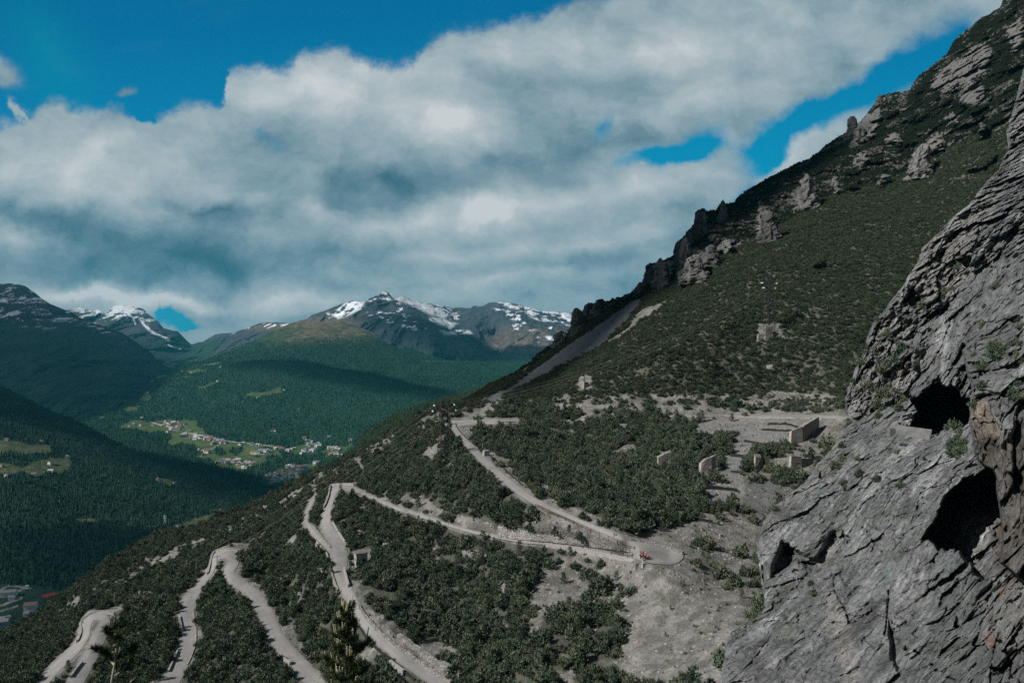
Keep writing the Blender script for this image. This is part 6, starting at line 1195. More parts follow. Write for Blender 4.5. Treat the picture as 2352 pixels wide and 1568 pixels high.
def pack():
    p = S(*_p[3], .12); t = thing('motorcycle', 'low red and black motorcycle parked in front of the people', 'motorcycle', tuple(p), .15); R_ = m_('red_paint', (.50, .05, .03), .35)
    for x in (-.68, .68):
        pts = [(x + .30 * math.cos(a), 0, .32 + .30 * math.sin(a)) for a in np.linspace(0, 2 * math.pi, 17)]; m = MB()
        for a, b in zip(pts[:-1], pts[1:]): m.tube(a, b, .07, n=6, caps=False)
        for a in range(0, 16, 2): m.tube((x, 0, .32), pts[a], .012, n=4, caps=False)
        m.obj('wheel', [M_STEEL], t)
    m = MB(); m.tube((-.62, 0, .62), (-.1, 0, .72), .10, .13, 8); m.tube((-.1, 0, .72), (.42, 0, .86), .17, .10, 8); m.tube((.42, 0, .86), (.66, 0, .62), .12, .10, 8); m.obj('bodywork', [R_], t, True)
    m = MB(); m.tube((-.25, 0, .42), (.28, 0, .42), .17, .15, 8); m.tube((.5, .06, .9), (.68, .06, .32), .03, n=6); m.tube((.5, -.06, .9), (.68, -.06, .32), .03, n=6); m.obj('engine_frame', [M_STEEL], t)
    m = MB(); m.tube((.42, -.36, 1.02), (.42, .36, 1.02), .02, n=6); m.obj('handlebar', [M_STEEL], t); m = MB(); m.box((-.42, 0, .78), (.55, .24, .10), top=.85); m.obj('saddle', [BLACKT], t)
pack()
# ------------------------------------------------------------------ single shrubs, thickets, rubble
LAND = [('right hairpin', 1560, 1275), ('standing people', 1480, 1270), ('largest concrete wall', 1850, 985), ('pointed concrete wall', 1628, 1070), ('small concrete wall', 1748, 1065), ('two-panel wall', 1842, 1062), ('stone retaining wall', 1300, 1235), ('dark tunnel mouth', 2140, 940),
        ('highest hairpin', 1040, 970), ('small hut', 828, 1278), ('lowest log barrier', 1610, 1196), ('smooth rock bulge', 1720, 1150), ('angular cavity', 1800, 1290), ('rock nose', 1945, 940), ('gravel streak', 1240, 1400), ('bottom edge', 1500, 1560), ('scrub slope', 1900, 800), ('cliff shadow', 2200, 1200), ('upper straight road', 1180, 1110), ('leaning cliff top', 2200, 560)]
def dirword(du, dv):
    a = math.degrees(math.atan2(-dv, du)); w = ['right of', 'up right of', 'above', 'up left of', 'left of', 'down left of', 'below', 'down right of']; return w[int(((a + 22.5) % 360) // 45)]
used = set()
def shrub_label(u, v, w, kind='dwarf pine'):
    L = sorted(LAND, key=lambda l: (l[1] - u) ** 2 + (l[2] - v) ** 2); sz = 'tiny' if w < 9 else 'small' if w < 16 else 'medium' if w < 26 else 'large'
    for i in range(0, 6):
        for j in range(i + 1, 8):
            lab = '%s %s %s %s, %s %s' % (sz, kind, dirword(u - L[i][1], v - L[i][2]), L[i][0], dirword(u - L[j][1], v - L[j][2]), L[j][0])
            if lab not in used and len(lab.replace('-', ' ').split()) <= 16: used.add(lab); return lab
    return lab
SINGLE = cv('s2', (300, 505, 190), (590, 335, 150), (310, 240, 120), (370, 268, 70), (1790, 578, 150), (1930, 605, 210), (1900, 655, 80), (1720, 618, 60), (1780, 845, 170), (2095, 245, 150), (2070, 315, 60), (2240, 185, 100), (2090, 960, 230), (2020, 880, 130), (2240, 1110, 200), (2200, 1170, 110), (2340, 690, 120), (1750, 918, 50), (1890, 945, 60), (1870, 732, 60), (1925, 820, 60), (205, 892, 130), (360, 805, 90),
              (130, 735, 110), (10, 690, 100), (45, 1082, 120), (560, 1130, 240), (430, 1270, 220), (640, 1120, 120), (740, 1050, 110), (810, 1242, 170), (750, 1405, 130), (820, 1395, 60), (870, 1445, 50), (510, 892, 100), (560, 855, 60), (270, 930, 40), (790, 1450, 40), (1450, 1430, 50), (1625, 1100, 40), (960, 400, 260), (1350, 320, 250), (1140, 400, 60), (1560, 340, 60), (785, 395, 50), (860, 395, 40), (740, 340, 90), (500, 340, 80), (120, 415, 80), (665, 1250, 50), (290, 1060, 40)) + \
    cv('c6', (1010, 1127, 85), (780, 1107, 60), (850, 1105, 70), (860, 1032, 100), (910, 897, 45), (1000, 885, 80), (50, 955, 60), (118, 963, 60), (168, 997, 40), (505, 388, 60), (530, 490, 110), (520, 545, 50), (565, 595, 30), (660, 620, 30), (695, 615, 30), (722, 690, 40), (745, 745, 40), (1060, 1318, 0), (1190, 820, 0), (1970, 398, 60), (1840, 770, 0), (1620, 985, 70), (1230, 780, 60)) + \
    cv('s3', (200, 1045, 230), (120, 1010, 100), (860, 750, 220), (990, 660, 190), (1100, 600, 130), (1040, 738, 140), (610, 905, 190), (545, 965, 60), (1320, 662, 90), (1480, 545, 100), (1700, 650, 260), (1640, 712, 120), (1440, 745, 150), (740, 1065, 170), (820, 1032, 100), (1080, 1062, 170), (1290, 1035, 240), (1440, 1012, 150), (960, 1072, 70), (810, 898, 80), (1590, 862, 100), (1350, 1172, 60), (400, 1395, 150), (270, 1562, 160), (570, 1465, 150),
       (420, 1482, 100), (690, 1572, 130), (430, 65, 50), (310, 110, 40), (110, 130, 35), (240, 290, 0), (30, 275, 90), (420, 275, 90), (590, 200, 80), (660, 160, 60), (180, 240, 40), (240, 870, 50), (350, 885, 50), (1240, 600, 90)) + \
    cv('c4', (515, 740, 100), (520, 862, 90), (360, 872, 120), (460, 925, 90), (510, 1012, 55), (420, 962, 50), (560, 932, 60), (205, 797, 80), (265, 848, 40), (190, 832, 30), (370, 502, 90), (580, 518, 70), (430, 412, 70), (515, 445, 80), (10, 1260, 25), (45, 1560, 30), (585, 850, 90), (595, 780, 60)) + \
    cv('c3', (1640, 490, 100), (1790, 590, 80), (2290, 990, 90), (1850, 915, 60), (1760, 805, 90), (1820, 780, 45), (2090, 800, 60), (2030, 890, 120), (2110, 960, 170), (2240, 990, 90), (2200, 1060, 70), (2010, 780, 50), (1700, 370, 45), (1800, 365, 80), (950, 455, 40), (690, 700, 0))
PLACED = []
def place(mesh, p, s, rz, label, cat, group, name='dwarf_pine'):
    t = D.objects.new(name, None); COL.objects.link(t); t.location = tuple(p); t.rotation_euler = (0, 0, rz); t.scale = (s, s, s); t['label'] = label; t['category'] = cat; t['group'] = group
    a, b = FORMS[mesh]; link('foliage', a, t); link('stems', b, t); return t
def split_form(me):
    """foliage and stems of a shrub form as two meshes"""
    co = np.empty(len(me.vertices) * 3, np.float32); me.vertices.foreach_get('co', co); co = co.reshape(-1, 3); nf = len(me.polygons); mi = np.empty(nf, np.int32); me.polygons.foreach_get('material_index', mi); lv = np.empty(nf * 3, np.int32); me.loops.foreach_get('vertex_index', lv); lv = lv.reshape(-1, 3); out = []
    for nm, sel in (('foliage', mi != 1), ('stems', mi == 1)):
        f = lv[sel]; V = co[f.ravel()]; out.append(mesh_np(nm, V, np.arange(len(V)).reshape(-1, 3), list(me.materials), mat_idx=mi[sel]))
    return tuple(out)
FORMS = [split_form(m) for m in SHRUBS + SPIRES]
n_single = 0
for (u, v, w) in SINGLE:
    if w < 4 or any((u - a) ** 2 + (v - b) ** 2 < 9 for a, b in PLACED) or LEFT2(v) < u - 2: continue
    PLACED.append((u, v)); p = near_point(u, v); s = w / F0 * p[1] / 1.15; tall = RS.rand() < .28
    place(6 + RS.randint(2) if (tall and w < 22) else RS.randint(0, 6), p - (0, 0, .1 * s), s * (1.5 if tall and w < 22 else 1.0) * 1.05, RS.rand() * 6.28, shrub_label(u, v, w, 'upright pine' if tall and w < 22 else 'dwarf pine'), 'pine shrub', 'single pine shrubs standing on gravel and rock'); n_single += 1
def cliff_point(u, v):
    vs = CLIFF['v'][:, 0]; j = int(np.clip(np.searchsorted(vs, v), 0, len(vs) - 1)); i = int(np.clip(np.searchsorted(CLIFF['u'][j], u), 0, CLIFF['u'].shape[1] - 1)); return CLIFF['P'][j, i]
CLIFFS = cv('c5', (1130, 1375, 90), (1160, 1330, 60), (1420, 985, 120), (1480, 975, 140), (1540, 950, 120), (1590, 930, 90), (1400, 1055, 80), (1440, 745, 100), (1420, 700, 80), (1500, 690, 110), (1520, 640, 90), (1560, 615, 100), (1460, 520, 90), (1400, 435, 70), (1480, 420, 60), (1760, 1160, 80), (1790, 1120, 60), (1900, 1130, 120), (1950, 1080, 130), (1990, 1040, 90), (1920, 1290, 150), (1870, 1250, 120), (1960, 1230, 110), (2160, 660, 150), (2220, 610, 140), (2290, 580, 110), (2300, 690, 120), (2170, 205, 80),
    (2280, 930, 120), (2330, 960, 100), (1900, 50, 80), (1560, 1235, 50), (2080, 730, 90), (2330, 470, 80), (2100, 330, 50), (2240, 860, 70), (2060, 690, 70), (1290, 700, 90), (1340, 600, 80), (1240, 820, 60), (1700, 1330, 40), (1520, 1280, 60), (2050, 260, 40), (1620, 240, 0)) + cv('c4', (960, 925, 60), (980, 985, 70), (1100, 530, 35), (750, 1150, 0), (1540, 280, 80), (1160, 30, 70), (1130, 160, 90), (910, 300, 30), (730, 440, 60), (1950, 60, 130), (1900, 20, 120), (830, 1290, 40), (1450, 1030, 30), (1450, 1140, 25)) + \
    cv('c7', (1990, 1040, 60), (2150, 200, 0), (2100, 700, 40), (1900, 830, 40))
for (x0, x1, y0, y1, m) in ((1290, 1560, 420, 1000, 20), (2000, 2345, 380, 1000, 18), (1830, 2000, 1090, 1320, 5), (1600, 1960, 60, 500, 6), (1130, 1500, 1230, 1560, 6)):
    for _ in range(m): CLIFFS += cv('c5', (x0 + (x1 - x0) * RS.rand(), y0 + (y1 - y0) * RS.rand(), 34 + 60 * RS.rand()))
for (u, v, w) in CLIFFS:
    if w < 4 or LEFT2(v) > u + 3: continue
    p = cliff_point(u, v); s = w / F0 * p[1] / 1.35; place(RS.randint(0, 6), p - (0, 0, .2 * s), s, RS.rand() * 6.28, shrub_label(u, v, w), 'pine shrub', 'pine shrubs rooted on the rock face'); n_single += 1
print('SINGLE', n_single)

# the thickets: the largest seen as things, the rest as one growth
w_px = G_sc / G_pts[:, 1]; seen = (G_u > 5) & (G_u < 2345) & (G_v < 1600) & (G_u < LEFT2(G_v) - 8) & ~G_hi
rank = np.where(seen, w_px, 0); pick = np.argsort(-rank)[:300 - n_single]; pickm = np.zeros(len(G_pts), bool); pickm[pick] = True
def region(u, v):
    if v > 1330 and u > 1150: return 'in the rounded thicket at the bottom centre', 'thicket at the bottom centre'
    if u > 1090 and v < 1230: return 'in the thicket above the upper straight road', 'thicket above the upper straight road'
    if u > 800 and v > 1200 or u > 950 and v > 1230: return 'in the broad thicket below the stone retaining wall', 'thicket below the stone retaining wall'
    if u > 800: return 'on the slope below the highest hairpin', 'thicket below the highest hairpin'
    if u > 640 and v > 1300: return 'between the wide road and the second road', 'thicket between the wide road and the second road'
    if u > 430: return 'between the two legs of the second hairpin', 'thicket inside the second hairpin'
    return 'on the slope around the lowest left hairpin', 'thicket around the lowest left hairpin'
r_ = RS.rand(len(G_pts)); form = (r_ * 6).astype(int); form[RS.rand(len(r_)) < .07] = 6; form[RS.rand(len(r_)) < .07] = 7; G_sc2 = G_sc * np.where(form > 5, 1.5, 1.0)
for k in pick:
    a, b = region(G_u[k], G_v[k]); place(int(form[k]), G_pts[k], float(G_sc2[k]), float(G_rot[k]), 'dark dwarf pine ' + a, 'pine shrub', b)
lo = ~G_hi & ~pickm
scatter_stuff('dwarf_pine_thicket', G_pts[lo], G_sc2[lo], G_rot[lo], form[lo], SHRUBS + SPIRES, 'dark green dwarf pines covering the slope between the road bends', 'dwarf pines')
hc = G_hi & G_cr; hs_ = G_hi & ~G_cr
scatter_stuff('crag_scrub', G_pts[hc], G_sc[hc] * 1.1, G_rot[hc], (RS.rand(hc.sum()) * 3).astype(int), CRAGS, 'dark scrub growing among the crags of the ridge', 'scrub')
scatter_stuff('mountain_scrub', G_pts[hs_], G_sc[hs_] * 1.15, G_rot[hs_], (RS.rand(hs_.sum()) * 4).astype(int), SCRUBS, 'low green scrub covering the steep upper mountainside', 'scrub')

# loose stones and small tufts on the bare gravel
def rock_mesh(name, seed, mat):
    import bmesh
    bm = bmesh.new(); bmesh.ops.create_icosphere(bm, subdivisions=1, radius=.5); r = np.random.RandomState(seed)
    for v in bm.verts: v.co *= .75 + .5 * r.rand(); v.co.z *= .7
    me = D.meshes.new(name); bm.to_mesh(me); bm.free(); me.materials.append(mat); return me
M_PEB = mat_flat('loose_limestone', (.30, .285, .265), .95, .35, 2.2); M_PEBD = mat_flat('dark_limestone', (.15, .145, .135), .95, .3, 2.2)  # pale stones, and a darker grey kind mixed in
M_TUFT = mat_leaf('dry_grass', [(.05, .065, .03), (.09, .095, .05), (.13, .12, .075)])
def tuft_mesh(name, seed):
    r = np.random.RandomState(seed); V = []; 
    for _ in range(26):
        a = r.rand() * 6.28; c = np.array([math.cos(a), math.sin(a), 0]) * r.rand() * .35; d = np.array([math.sin(a), -math.cos(a), 0]) * .06; V += [c - d, c + d, c + np.array([math.cos(a) * .25, math.sin(a) * .25, .5 + .4 * r.rand()])]
    return mesh_np(name, np.array(V), np.arange(len(V)).reshape(-1, 3), [M_TUFT])
def litter():
    u, v, P, bare, rk = (NEAR[k] for k in ('u', 'v', 'P', 'bare', 'rk')); a = P[1:, :-1] - P[:-1, :-1]; b = P[:-1, 1:] - P[:-1, :-1]; area = np.linalg.norm(np.cross(a, b), axis=-1); uc, vc = u[:-1, :-1], v[:-1, :-1]
    ok = (uc > -40) & (uc < 2300) & (vc > 900) & (vc < 1610) & (uc < LEFT2(vc) + 4) & (road_near(uc, vc) > 1.0)
    bz = bare[:-1, :-1] * .9 + .05; out = []
    for dens, lo_, hi_, pw, forms in ((.55, .12, .85, 3.5, 4), (.085, .35, 1.0, 1.5, 2)):
        n = RS.poisson(np.clip(bz * area * dens * ok * np.clip(1.4 - P[:-1, :-1, 1] / 420, .2, 1), 0, 9)); j, i = np.nonzero(n); r = n[j, i]; j = np.repeat(j, r); i = np.repeat(i, r); k = len(j)
        p = P[j, i] + a[j, i] * RS.rand(k, 1) + b[j, i] * RS.rand(k, 1); s = lo_ + (hi_ - lo_) * RS.rand(k) ** pw; keep = np.ones(k, bool)
        if forms == 2: keep = fbm(p / 9.0, 3, seed=261) > -.12
        out.append((p[keep], s[keep], RS.rand(keep.sum()) * 6.28, RS.randint(0, forms, keep.sum())))
    print('LITTER', [len(o[0]) for o in out])
    scatter_stuff('scree_stones', *out[0], [rock_mesh('stone_form', i, M_PEB if i < 3 else M_PEBD) for i in range(4)], 'loose pale limestone rubble on the gravel slopes', 'rubble')
    scatter_stuff('grass_tufts', *out[1], [tuft_mesh('tuft_form', i) for i in range(2)], 'sparse dry grass tufts on the gravel slopes', 'grass')
litter()

# ------------------------------------------------------------------ dark spruce on the hairpin and the two pines in the foreground
def conifer(px, H, label, dens=26):
    p = S(*px); t = thing('spruce_tree', label, 'spruce', tuple(p)); m = MB(); m.tube((0, 0, -.3), (0, 0, H), .16, .02, 6); m.obj('trunk', [M_BARK], t); r = np.random.RandomState(5); V = []
    for lv in range(dens):
        z = H * (.08 + .9 * lv / dens); R = H * .13 * (1 - z / H) ** .8 + .1
        for b_ in range(9):
            a = r.rand() * 6.28; e = np.array([math.cos(a), math.sin(a), -.25]) * R * (.6 + .6 * r.rand()); c0 = np.array([0, 0, z]); d = np.array([-math.sin(a), math.cos(a), 0]) * .22
            V += [c0 - d * .3, c0 + d * .3, c0 + e, c0 + e * .5 - d, c0 + e * .5 + d + (0, 0, -.15), c0 + e * 1.05]
    link('crown', mesh_np('crown', np.array(V), np.arange(len(V)).reshape(-1, 3), [M_SPR]), t)
M_SPR = mat_leaf('spruce_needles', [(.008, .016, .011), (.015, .028, .016)])
conifer(cv('s7', (570, 720))[0], 10.5, 'thin dark spruce standing inside the middle left hairpin')
M_NEED = mat_leaf('fresh_needles', [(.030, .052, .024), (.052, .080, .034), (.080, .105, .048)]); M_TRUNK = mat_flat('pale_pine_trunk', (.36, .33, .29), .9, .3, 9, bump=.01); M_CANDLE = mat_flat('pine_candles', (.55, .49, .34), .8, .2, 9)
def near_pine(top_px, y, H, seed, label, bushy, R, rz=0):
    """a pine close to the camera: trunk, upturned branches, needle tufts, pale shoots"""
    top = ray(*top_px, y); base = top - (0, 0, H); t = thing('mountain_pine', label, 'pine', tuple(base), rz); r = np.random.RandomState(seed); tr = MB(); br = MB(); V = []; Cn = MB(); prev = np.zeros(3)
    for k in range(1, 13):
        q = np.array([.10 * math.sin(k * 1.3), .08 * math.cos(k * 1.7), H * k / 12]); tr.tube(prev, q, .16 * (1 - (k - 1) / 13.5), .16 * (1 - k / 13.5), 8, caps=False); prev = q
    tr.obj('trunk', [M_TRUNK], t, True)
    def tuft(c, d, L, n=64):
        for _ in range(n):
            e = d + r.randn(3) * .65; e /= np.linalg.norm(e); s = np.cross(e, r.randn(3)); s /= np.linalg.norm(s) + 1e-6; c2 = c + d * (r.rand() - .5) * L; V.extend([c2 - s * .017, c2 + s * .017, c2 + e * L * (.7 + .5 * r.rand())])
    nb = 58 if bushy else 26
    for k in range(nb):
        z = H * (1 - (k + .5) / nb * (.80 if bushy else .72)); az = k * 2.4 + r.rand() * .5; L = R * min(1, .16 + 1.5 * (1 - z / H)) * (.65 + .5 * r.rand()); a = np.array([0, 0, z])
        if not bushy and .72 < z / H < .84 and k % 2: continue
        pts = [a]; 
        for s_ in np.linspace(.25, 1, 5): pts.append(a + np.array([math.cos(az + .15 * s_) * L * s_, math.sin(az + .15 * s_) * L * s_, L * (.12 * s_ + .42 * s_ ** 2.2)]))
        for p0, p1, i in zip(pts[:-1], pts[1:], range(9)): br.tube(p0, p1, .045 * (1 - i / 6) + .008, .045 * (1 - (i + 1) / 6) + .008, 5, caps=False)
        for i in range(2 if L > .8 else 1, 6):
            for q in range((3 if i > 2 else 2) if bushy else (2 if i > 2 else 1)):
                sd = r.randn(3) * np.array([.6, .6, .25]); c = pts[i] + sd * L * .16; dd = pts[i] - pts[i - 1]; dd = dd / (np.linalg.norm(dd) + 1e-6) + (0, 0, .7) + sd * .4; dd /= np.linalg.norm(dd); br.tube(pts[i] - (pts[i] - pts[i - 1]) * .3, c, .010, .006, 4, caps=False); tuft(c, dd, .21 if bushy else .30)
                if r.rand() < (.42 if bushy else .16): h = .16 + .2 * r.rand(); Cn.tube(c, c + np.array([dd[0] * .12, dd[1] * .12, h * 1.4]), .030, .018, 5)
    for k in range(5): tuft(np.array([0, 0, H - .15 * k]), np.array([0, 0, 1.0]), .16, 60)
    Cn.tube((0, 0, H), (.02, 0, H + .5), .022, .012, 5); br.obj('branches', [M_TRUNK], t, True); Vn = np.array(V); link('needles', mesh_np('needles', Vn, np.arange(len(Vn)).reshape(-1, 3), [M_NEED]), t); Cn.obj('shoots', [M_CANDLE], t)
near_pine((262, 1436), 30, 9.5, 3, 'open pine with a bare pale trunk at the bottom left', False, 1.75, .4)
near_pine((795, 1398), 24, 8.5, 4, 'bushy young pine with pale upright shoots at the bottom', True, 1.25)
def knoll():
    n = 60; X, Y = np.meshgrid(np.linspace(-46, 18, n), np.linspace(9, 44, n)); fl = np.c_[X.ravel(), Y.ravel(), X.ravel() * 0]; Z = -.62 * Y.ravel() - 5.0 + .8 * fbm(fl / 6.0, 4, seed=271) - .02 * np.maximum(Y.ravel() - 34, 0) ** 2
    P = np.c_[fl[:, :2], Z]; C = np.array([.15, .15, .12])[None] * (1 + .3 * fbm(P / 2.0, 4, seed=273)[:, None]); link('foreground_ground', mesh_np('foreground_ground', P, grid_faces(n, n), [D.materials['mountainside_ground']], True, C), kind='structure')
knoll()
# ------------------------------------------------------------------ houses of the valley
WALLS = [mat_flat('render_white', (.74, .72, .68), .9, .1, .2), mat_flat('render_cream', (.50, .44, .36), .9, .1, .2), mat_flat('render_grey', (.34, .34, .35), .9, .1, .2)]
ROOFS = [mat_flat('slate_roof', (.20, .20, .21), .7, .15, .3), mat_flat('brown_roof', (.20, .13, .10), .8, .15, .3), mat_flat('light_roof', (.42, .42, .43), .6, .12, .3), mat_flat('red_roof', (.30, .10, .07), .8, .15, .3)]
def house_meshes(w, d, h, r):
    m = MB(); m.box((0, 0, -3), (w, d, h + 3)); m.add([(-w / 2, -d / 2, h), (-w / 2, d / 2, h), (-w / 2, 0, h + r * .97)], [(0, 2, 1)]); m.add([(w / 2, -d / 2, h), (w / 2, d / 2, h), (w / 2, 0, h + r * .97)], [(0, 1, 2)])
    o = .7; q = MB(); V = [(-w / 2 - o, -d / 2 - o, h - r * .12), (w / 2 + o, -d / 2 - o, h - r * .12), (w / 2 + o, 0, h + r), (-w / 2 - o, 0, h + r), (-w / 2 - o, d / 2 + o, h - r * .12), (w / 2 + o, d / 2 + o, h - r * .12)]; V2 = [(x, y, z + .45) for x, y, z in V]
    q.add(V + V2, [(0, 1, 2, 3), (3, 2, 5, 4), (6, 9, 8, 7), (9, 10, 11, 8), (0, 6, 7, 1), (4, 5, 11, 10), (0, 3, 9, 6), (3, 4, 10, 9), (1, 7, 8, 2), (2, 8, 11, 5)]); return m, q
HF = []
for i, (w, d, h, r) in enumerate([(13, 10, 7, 3), (17, 11, 8.5, 3.4), (11, 9, 6, 2.6), (26, 12, 9, 3.2)]):
    for wi, ri in ((0, 0), (0, 1), (1, 1), (2, 0), (0, 2), (1, 3)):
        m, q = house_meshes(w, d, h, r); HF.append((m.mesh('wall', [WALLS[wi]]), q.mesh('roof', [ROOFS[ri]]), i, ('white', 'white', 'cream', 'grey', 'white', 'cream')[(0, 1, 2, 3, 4, 5)[[(0, 0), (0, 1), (1, 1), (2, 0), (0, 2), (1, 3)].index((wi, ri))]], ('slate', 'brown', 'brown', 'slate', 'light', 'red')[[(0, 0), (0, 1), (1, 1), (2, 0), (0, 2), (1, 3)].index((wi, ri))]))
def at_far(R, u, v):
    return ray(u, v, float(R['dp'](np.array([u]), np.array([v]))[0]))
def surf(R, u, v):
    us = R['u'][0]; i = int(np.clip(np.searchsorted(us, u), 0, len(us) - 1)); vv = R['v'][:, i]; j = int(np.clip(np.searchsorted(vv, v), 0, len(vv) - 1)); return R['P'][j, i].copy()
hrs = np.random.RandomState(77)
def house(R, u, v, where, group, size=1.0, kinds=None, single=None, rz=None):
    p = surf(R, u, v); k = hrs.randint(0, len(HF)) if kinds is None else kinds[hrs.randint(0, len(kinds))]; wm, rm, sz, wc, rc = HF[k]; lab = single or '%s house with a %s roof %s' % (wc, rc, where)
    t = D.objects.new('house', None); COL.objects.link(t); t.location = tuple(p); s = size * (1.12 + .4 * hrs.rand()); t.scale = (s, s, s); t.rotation_euler = (0, 0, hrs.rand() * .9 - .3 + (1.57 if hrs.rand() < .4 else 0) if rz is None else rz); t['label'] = lab; t['category'] = 'house'; t['group'] = group
    link('wall', wm, t); link('roof', rm, t)
def cluster(c, line, n, spread, where, group, size=1.0, kinds=None):
    A = np.array(line, float)
    for _ in range(n):
        t = hrs.rand() * (len(A) - 1); i = int(t); q = lerp(A[i], A[i + 1], t - i) + hrs.randn(2) * np.array(spread) * .5; (u, v), = cv(c, tuple(q)); house(R2, u, v, where, group, size, kinds)
LIGHT = [0, 1, 4, 6, 7, 10, 2, 12, 13, 16, 5]; GREYS = [3, 9, 15, 0, 6, 21]
cluster('s8', [(85, 268), (200, 300), (250, 260), (300, 290), (330, 340), (240, 350), (190, 355), (400, 300)], 46, (36, 22), 'in the upper village', 'houses of the upper village', .95, LIGHT)
cluster('s8', [(345, 425), (430, 420), (540, 430), (640, 450), (740, 470), (840, 480), (780, 510), (700, 510)], 50, (34, 26), 'in the long village row', 'houses of the long village row', .95, LIGHT + GREYS)
cluster('s8', [(570, 580), (620, 600), (650, 615), (600, 650)], 9, (24, 14), 'in the hamlet below the long row', 'houses of the small hamlet', .9, LIGHT)
cluster('s8', [(745, 740), (850, 735), (930, 720), (1010, 700), (1020, 760), (1060, 790), (1110, 730), (1200, 750)], 32, (36, 22), 'in the meadow hamlet', 'houses of the meadow hamlet', .92, LIGHT)
cluster('s8', [(1020, 515), (1100, 512), (1200, 525), (1270, 540)], 8, (30, 8), 'beside the straight valley road', 'houses beside the straight valley road', .9, LIGHT)
cluster('s8', [(1190, 625), (1260, 620), (1300, 600), (1380, 605)], 7, (26, 8), 'with long halls by the road', 'long buildings by the valley road', 1.0, [18, 20, 22, 23])
cluster('s8', [(1440, 575), (1520, 570), (1580, 600), (1660, 568), (1710, 565)], 12, (28, 14), 'by the grove right of the halls', 'houses by the grove', .9, LIGHT)
cluster('s8', [(1770, 530), (1850, 520), (1920, 525), (1990, 520)], 17, (26, 20), 'in the white cluster under the forest', 'houses of the white cluster', .92, [0, 4, 6, 10, 12, 16]); cluster('s8', [(1760, 610), (1820, 600), (1900, 610)], 13, (26, 20), 'in the lower part of the white cluster', 'houses of the white cluster', .92, [0, 4, 6, 10, 12, 5]); cluster('s8', [(1790, 450), (1835, 475)], 4, (14, 10), 'above the white cluster', 'houses of the white cluster', .9, LIGHT)
cluster('s8', [(2090, 560), (2160, 570), (2230, 565), (2070, 640), (2170, 640), (2250, 620)], 22, (34, 18), 'near the forested spur', 'houses near the spur', .9, LIGHT)
cluster('s8', [(1580, 800), (1640, 780), (1740, 790), (1850, 780), (1950, 720)], 20, (36, 16), 'in the lit edge of the lower village', 'houses of the lower village', .85, LIGHT); cluster('s8', [(1370, 860), (1450, 870), (1550, 880), (1680, 860), (1760, 830), (1640, 930), (1500, 940), (1380, 955)], 48, (46, 34), 'in the shaded lower village', 'houses of the lower village', .85, GREYS + LIGHT)
for u_, v_, w_ in ((1405, 358, 'a lone farm above the straight road'), (1430, 352, 'right-hand one of the pair above the straight road'), (1440, 362, 'lowest by the wood above the straight road'), (2075, 440, 'highest at the wood edge right'), (2335, 470, 'farthest right by the spur'), (8, 296, 'left of the upper village')):
    (u, v), = cv('s8', (u_, v_)); house(R2, u, v, '', 'lone houses on the wooded mountain', .9, LIGHT, single='small white house, ' + w_)
for k, (x, y) in enumerate(((840, 1112), (915, 1108), (1000, 1105), (925, 1062), (950, 898), (965, 890), (990, 820), (640, 995), (770, 985), (1170, 930), (1685, 926), (1770, 895), (1850, 878), (1440, 728), (1358, 716), (1250, 760), (1190, 752), (1415, 818), (870, 1100), (1930, 1160))):
    (u, v), = cv('c1', (x, y)); house(R2, u, v, '', 'lone houses on the wooded mountain', .8, LIGHT, single='tiny pale farmhouse on the wooded mountain, %s from the left' % ('5th 6th 10th 8th 9th 11th 12th 1st 3rd 14th 18th 19th 20th 17th 16th 15th 13th 2nd 4th 7th'.split()[k]) if True else None)
# left shaded slope: farms in the meadow and the buildings in the bottom left corner
for (x, y, s, lab) in ((435, 1315, .75, 'white farmhouse at the right end of the left meadow'), (330, 1358, .7, 'brown-roofed farmhouse in the middle of the left meadow'), (332, 1412, .75, 'farmhouse at the lower edge of the left meadow'), (218, 1436, .75, 'white farmhouse lowest in the left meadow'), (45, 1437, .75, 'farm at the left edge below the meadow'),
                       (268, 1216, .75, 'long pale farm at the top of the left meadow'), (40, 1197, .6, 'small white house above the left meadow'), (5, 1370, .6, 'small house on the very left edge'), (1032, 1462, .6, 'small farm in the wood clearing below the villages'), (1132, 1482, .6, 'pink-roofed farm right in the wood clearing'), (320, 1345, .5, 'small shed behind the middle farmhouse')):
    (u, v), = cv('c1', (x, y)); house(R1, u, v, '', 'farms in the left meadow', s, LIGHT, single=lab)
cl = [(890, 1330), (925, 1345), (950, 1320), (985, 1330), (1010, 1350), (1035, 1310), (940, 1370), (970, 1365), (900, 1360), (1050, 1340), (800, 1312), (1005, 1310), (965, 1300)]
for (x, y) in cl: (u, v), = cv('s8', (x, y)); house(R1, u, v, 'in the hamlet behind the rocky strip', 'hamlet behind the rocky strip', .62, LIGHT + [2, 8])
for (x, y, s, lab, kk) in ((110, 460, .8, 'pale school building by the left edge', 18), (150, 500, .5, 'small annex below the pale school building', 0), (290, 390, .4, 'small white shed right of the school', 0), (400, 640, .85, 'large house with a blue-grey roof at the lower left', 7), (370, 730, .6, 'white lower wing of the large blue-roofed house', 6), (110, 745, .35, 'tiny white hut left of the large house', 0), (225, 820, .35, 'tiny white hut near the bottom left corner', 0),
                      (10, 800, .7, 'blue-grey building on the left edge, upper', 9), (30, 850, .7, 'blue-grey building on the left edge, lower', 9), (350, 350, .35, 'small white shed by the sports court', 4)):
    (u, v), = cv('s6', (x, y)); house(R1, u, v, '', 'buildings in the bottom left corner', s, [kk], single=lab, rz=.3)
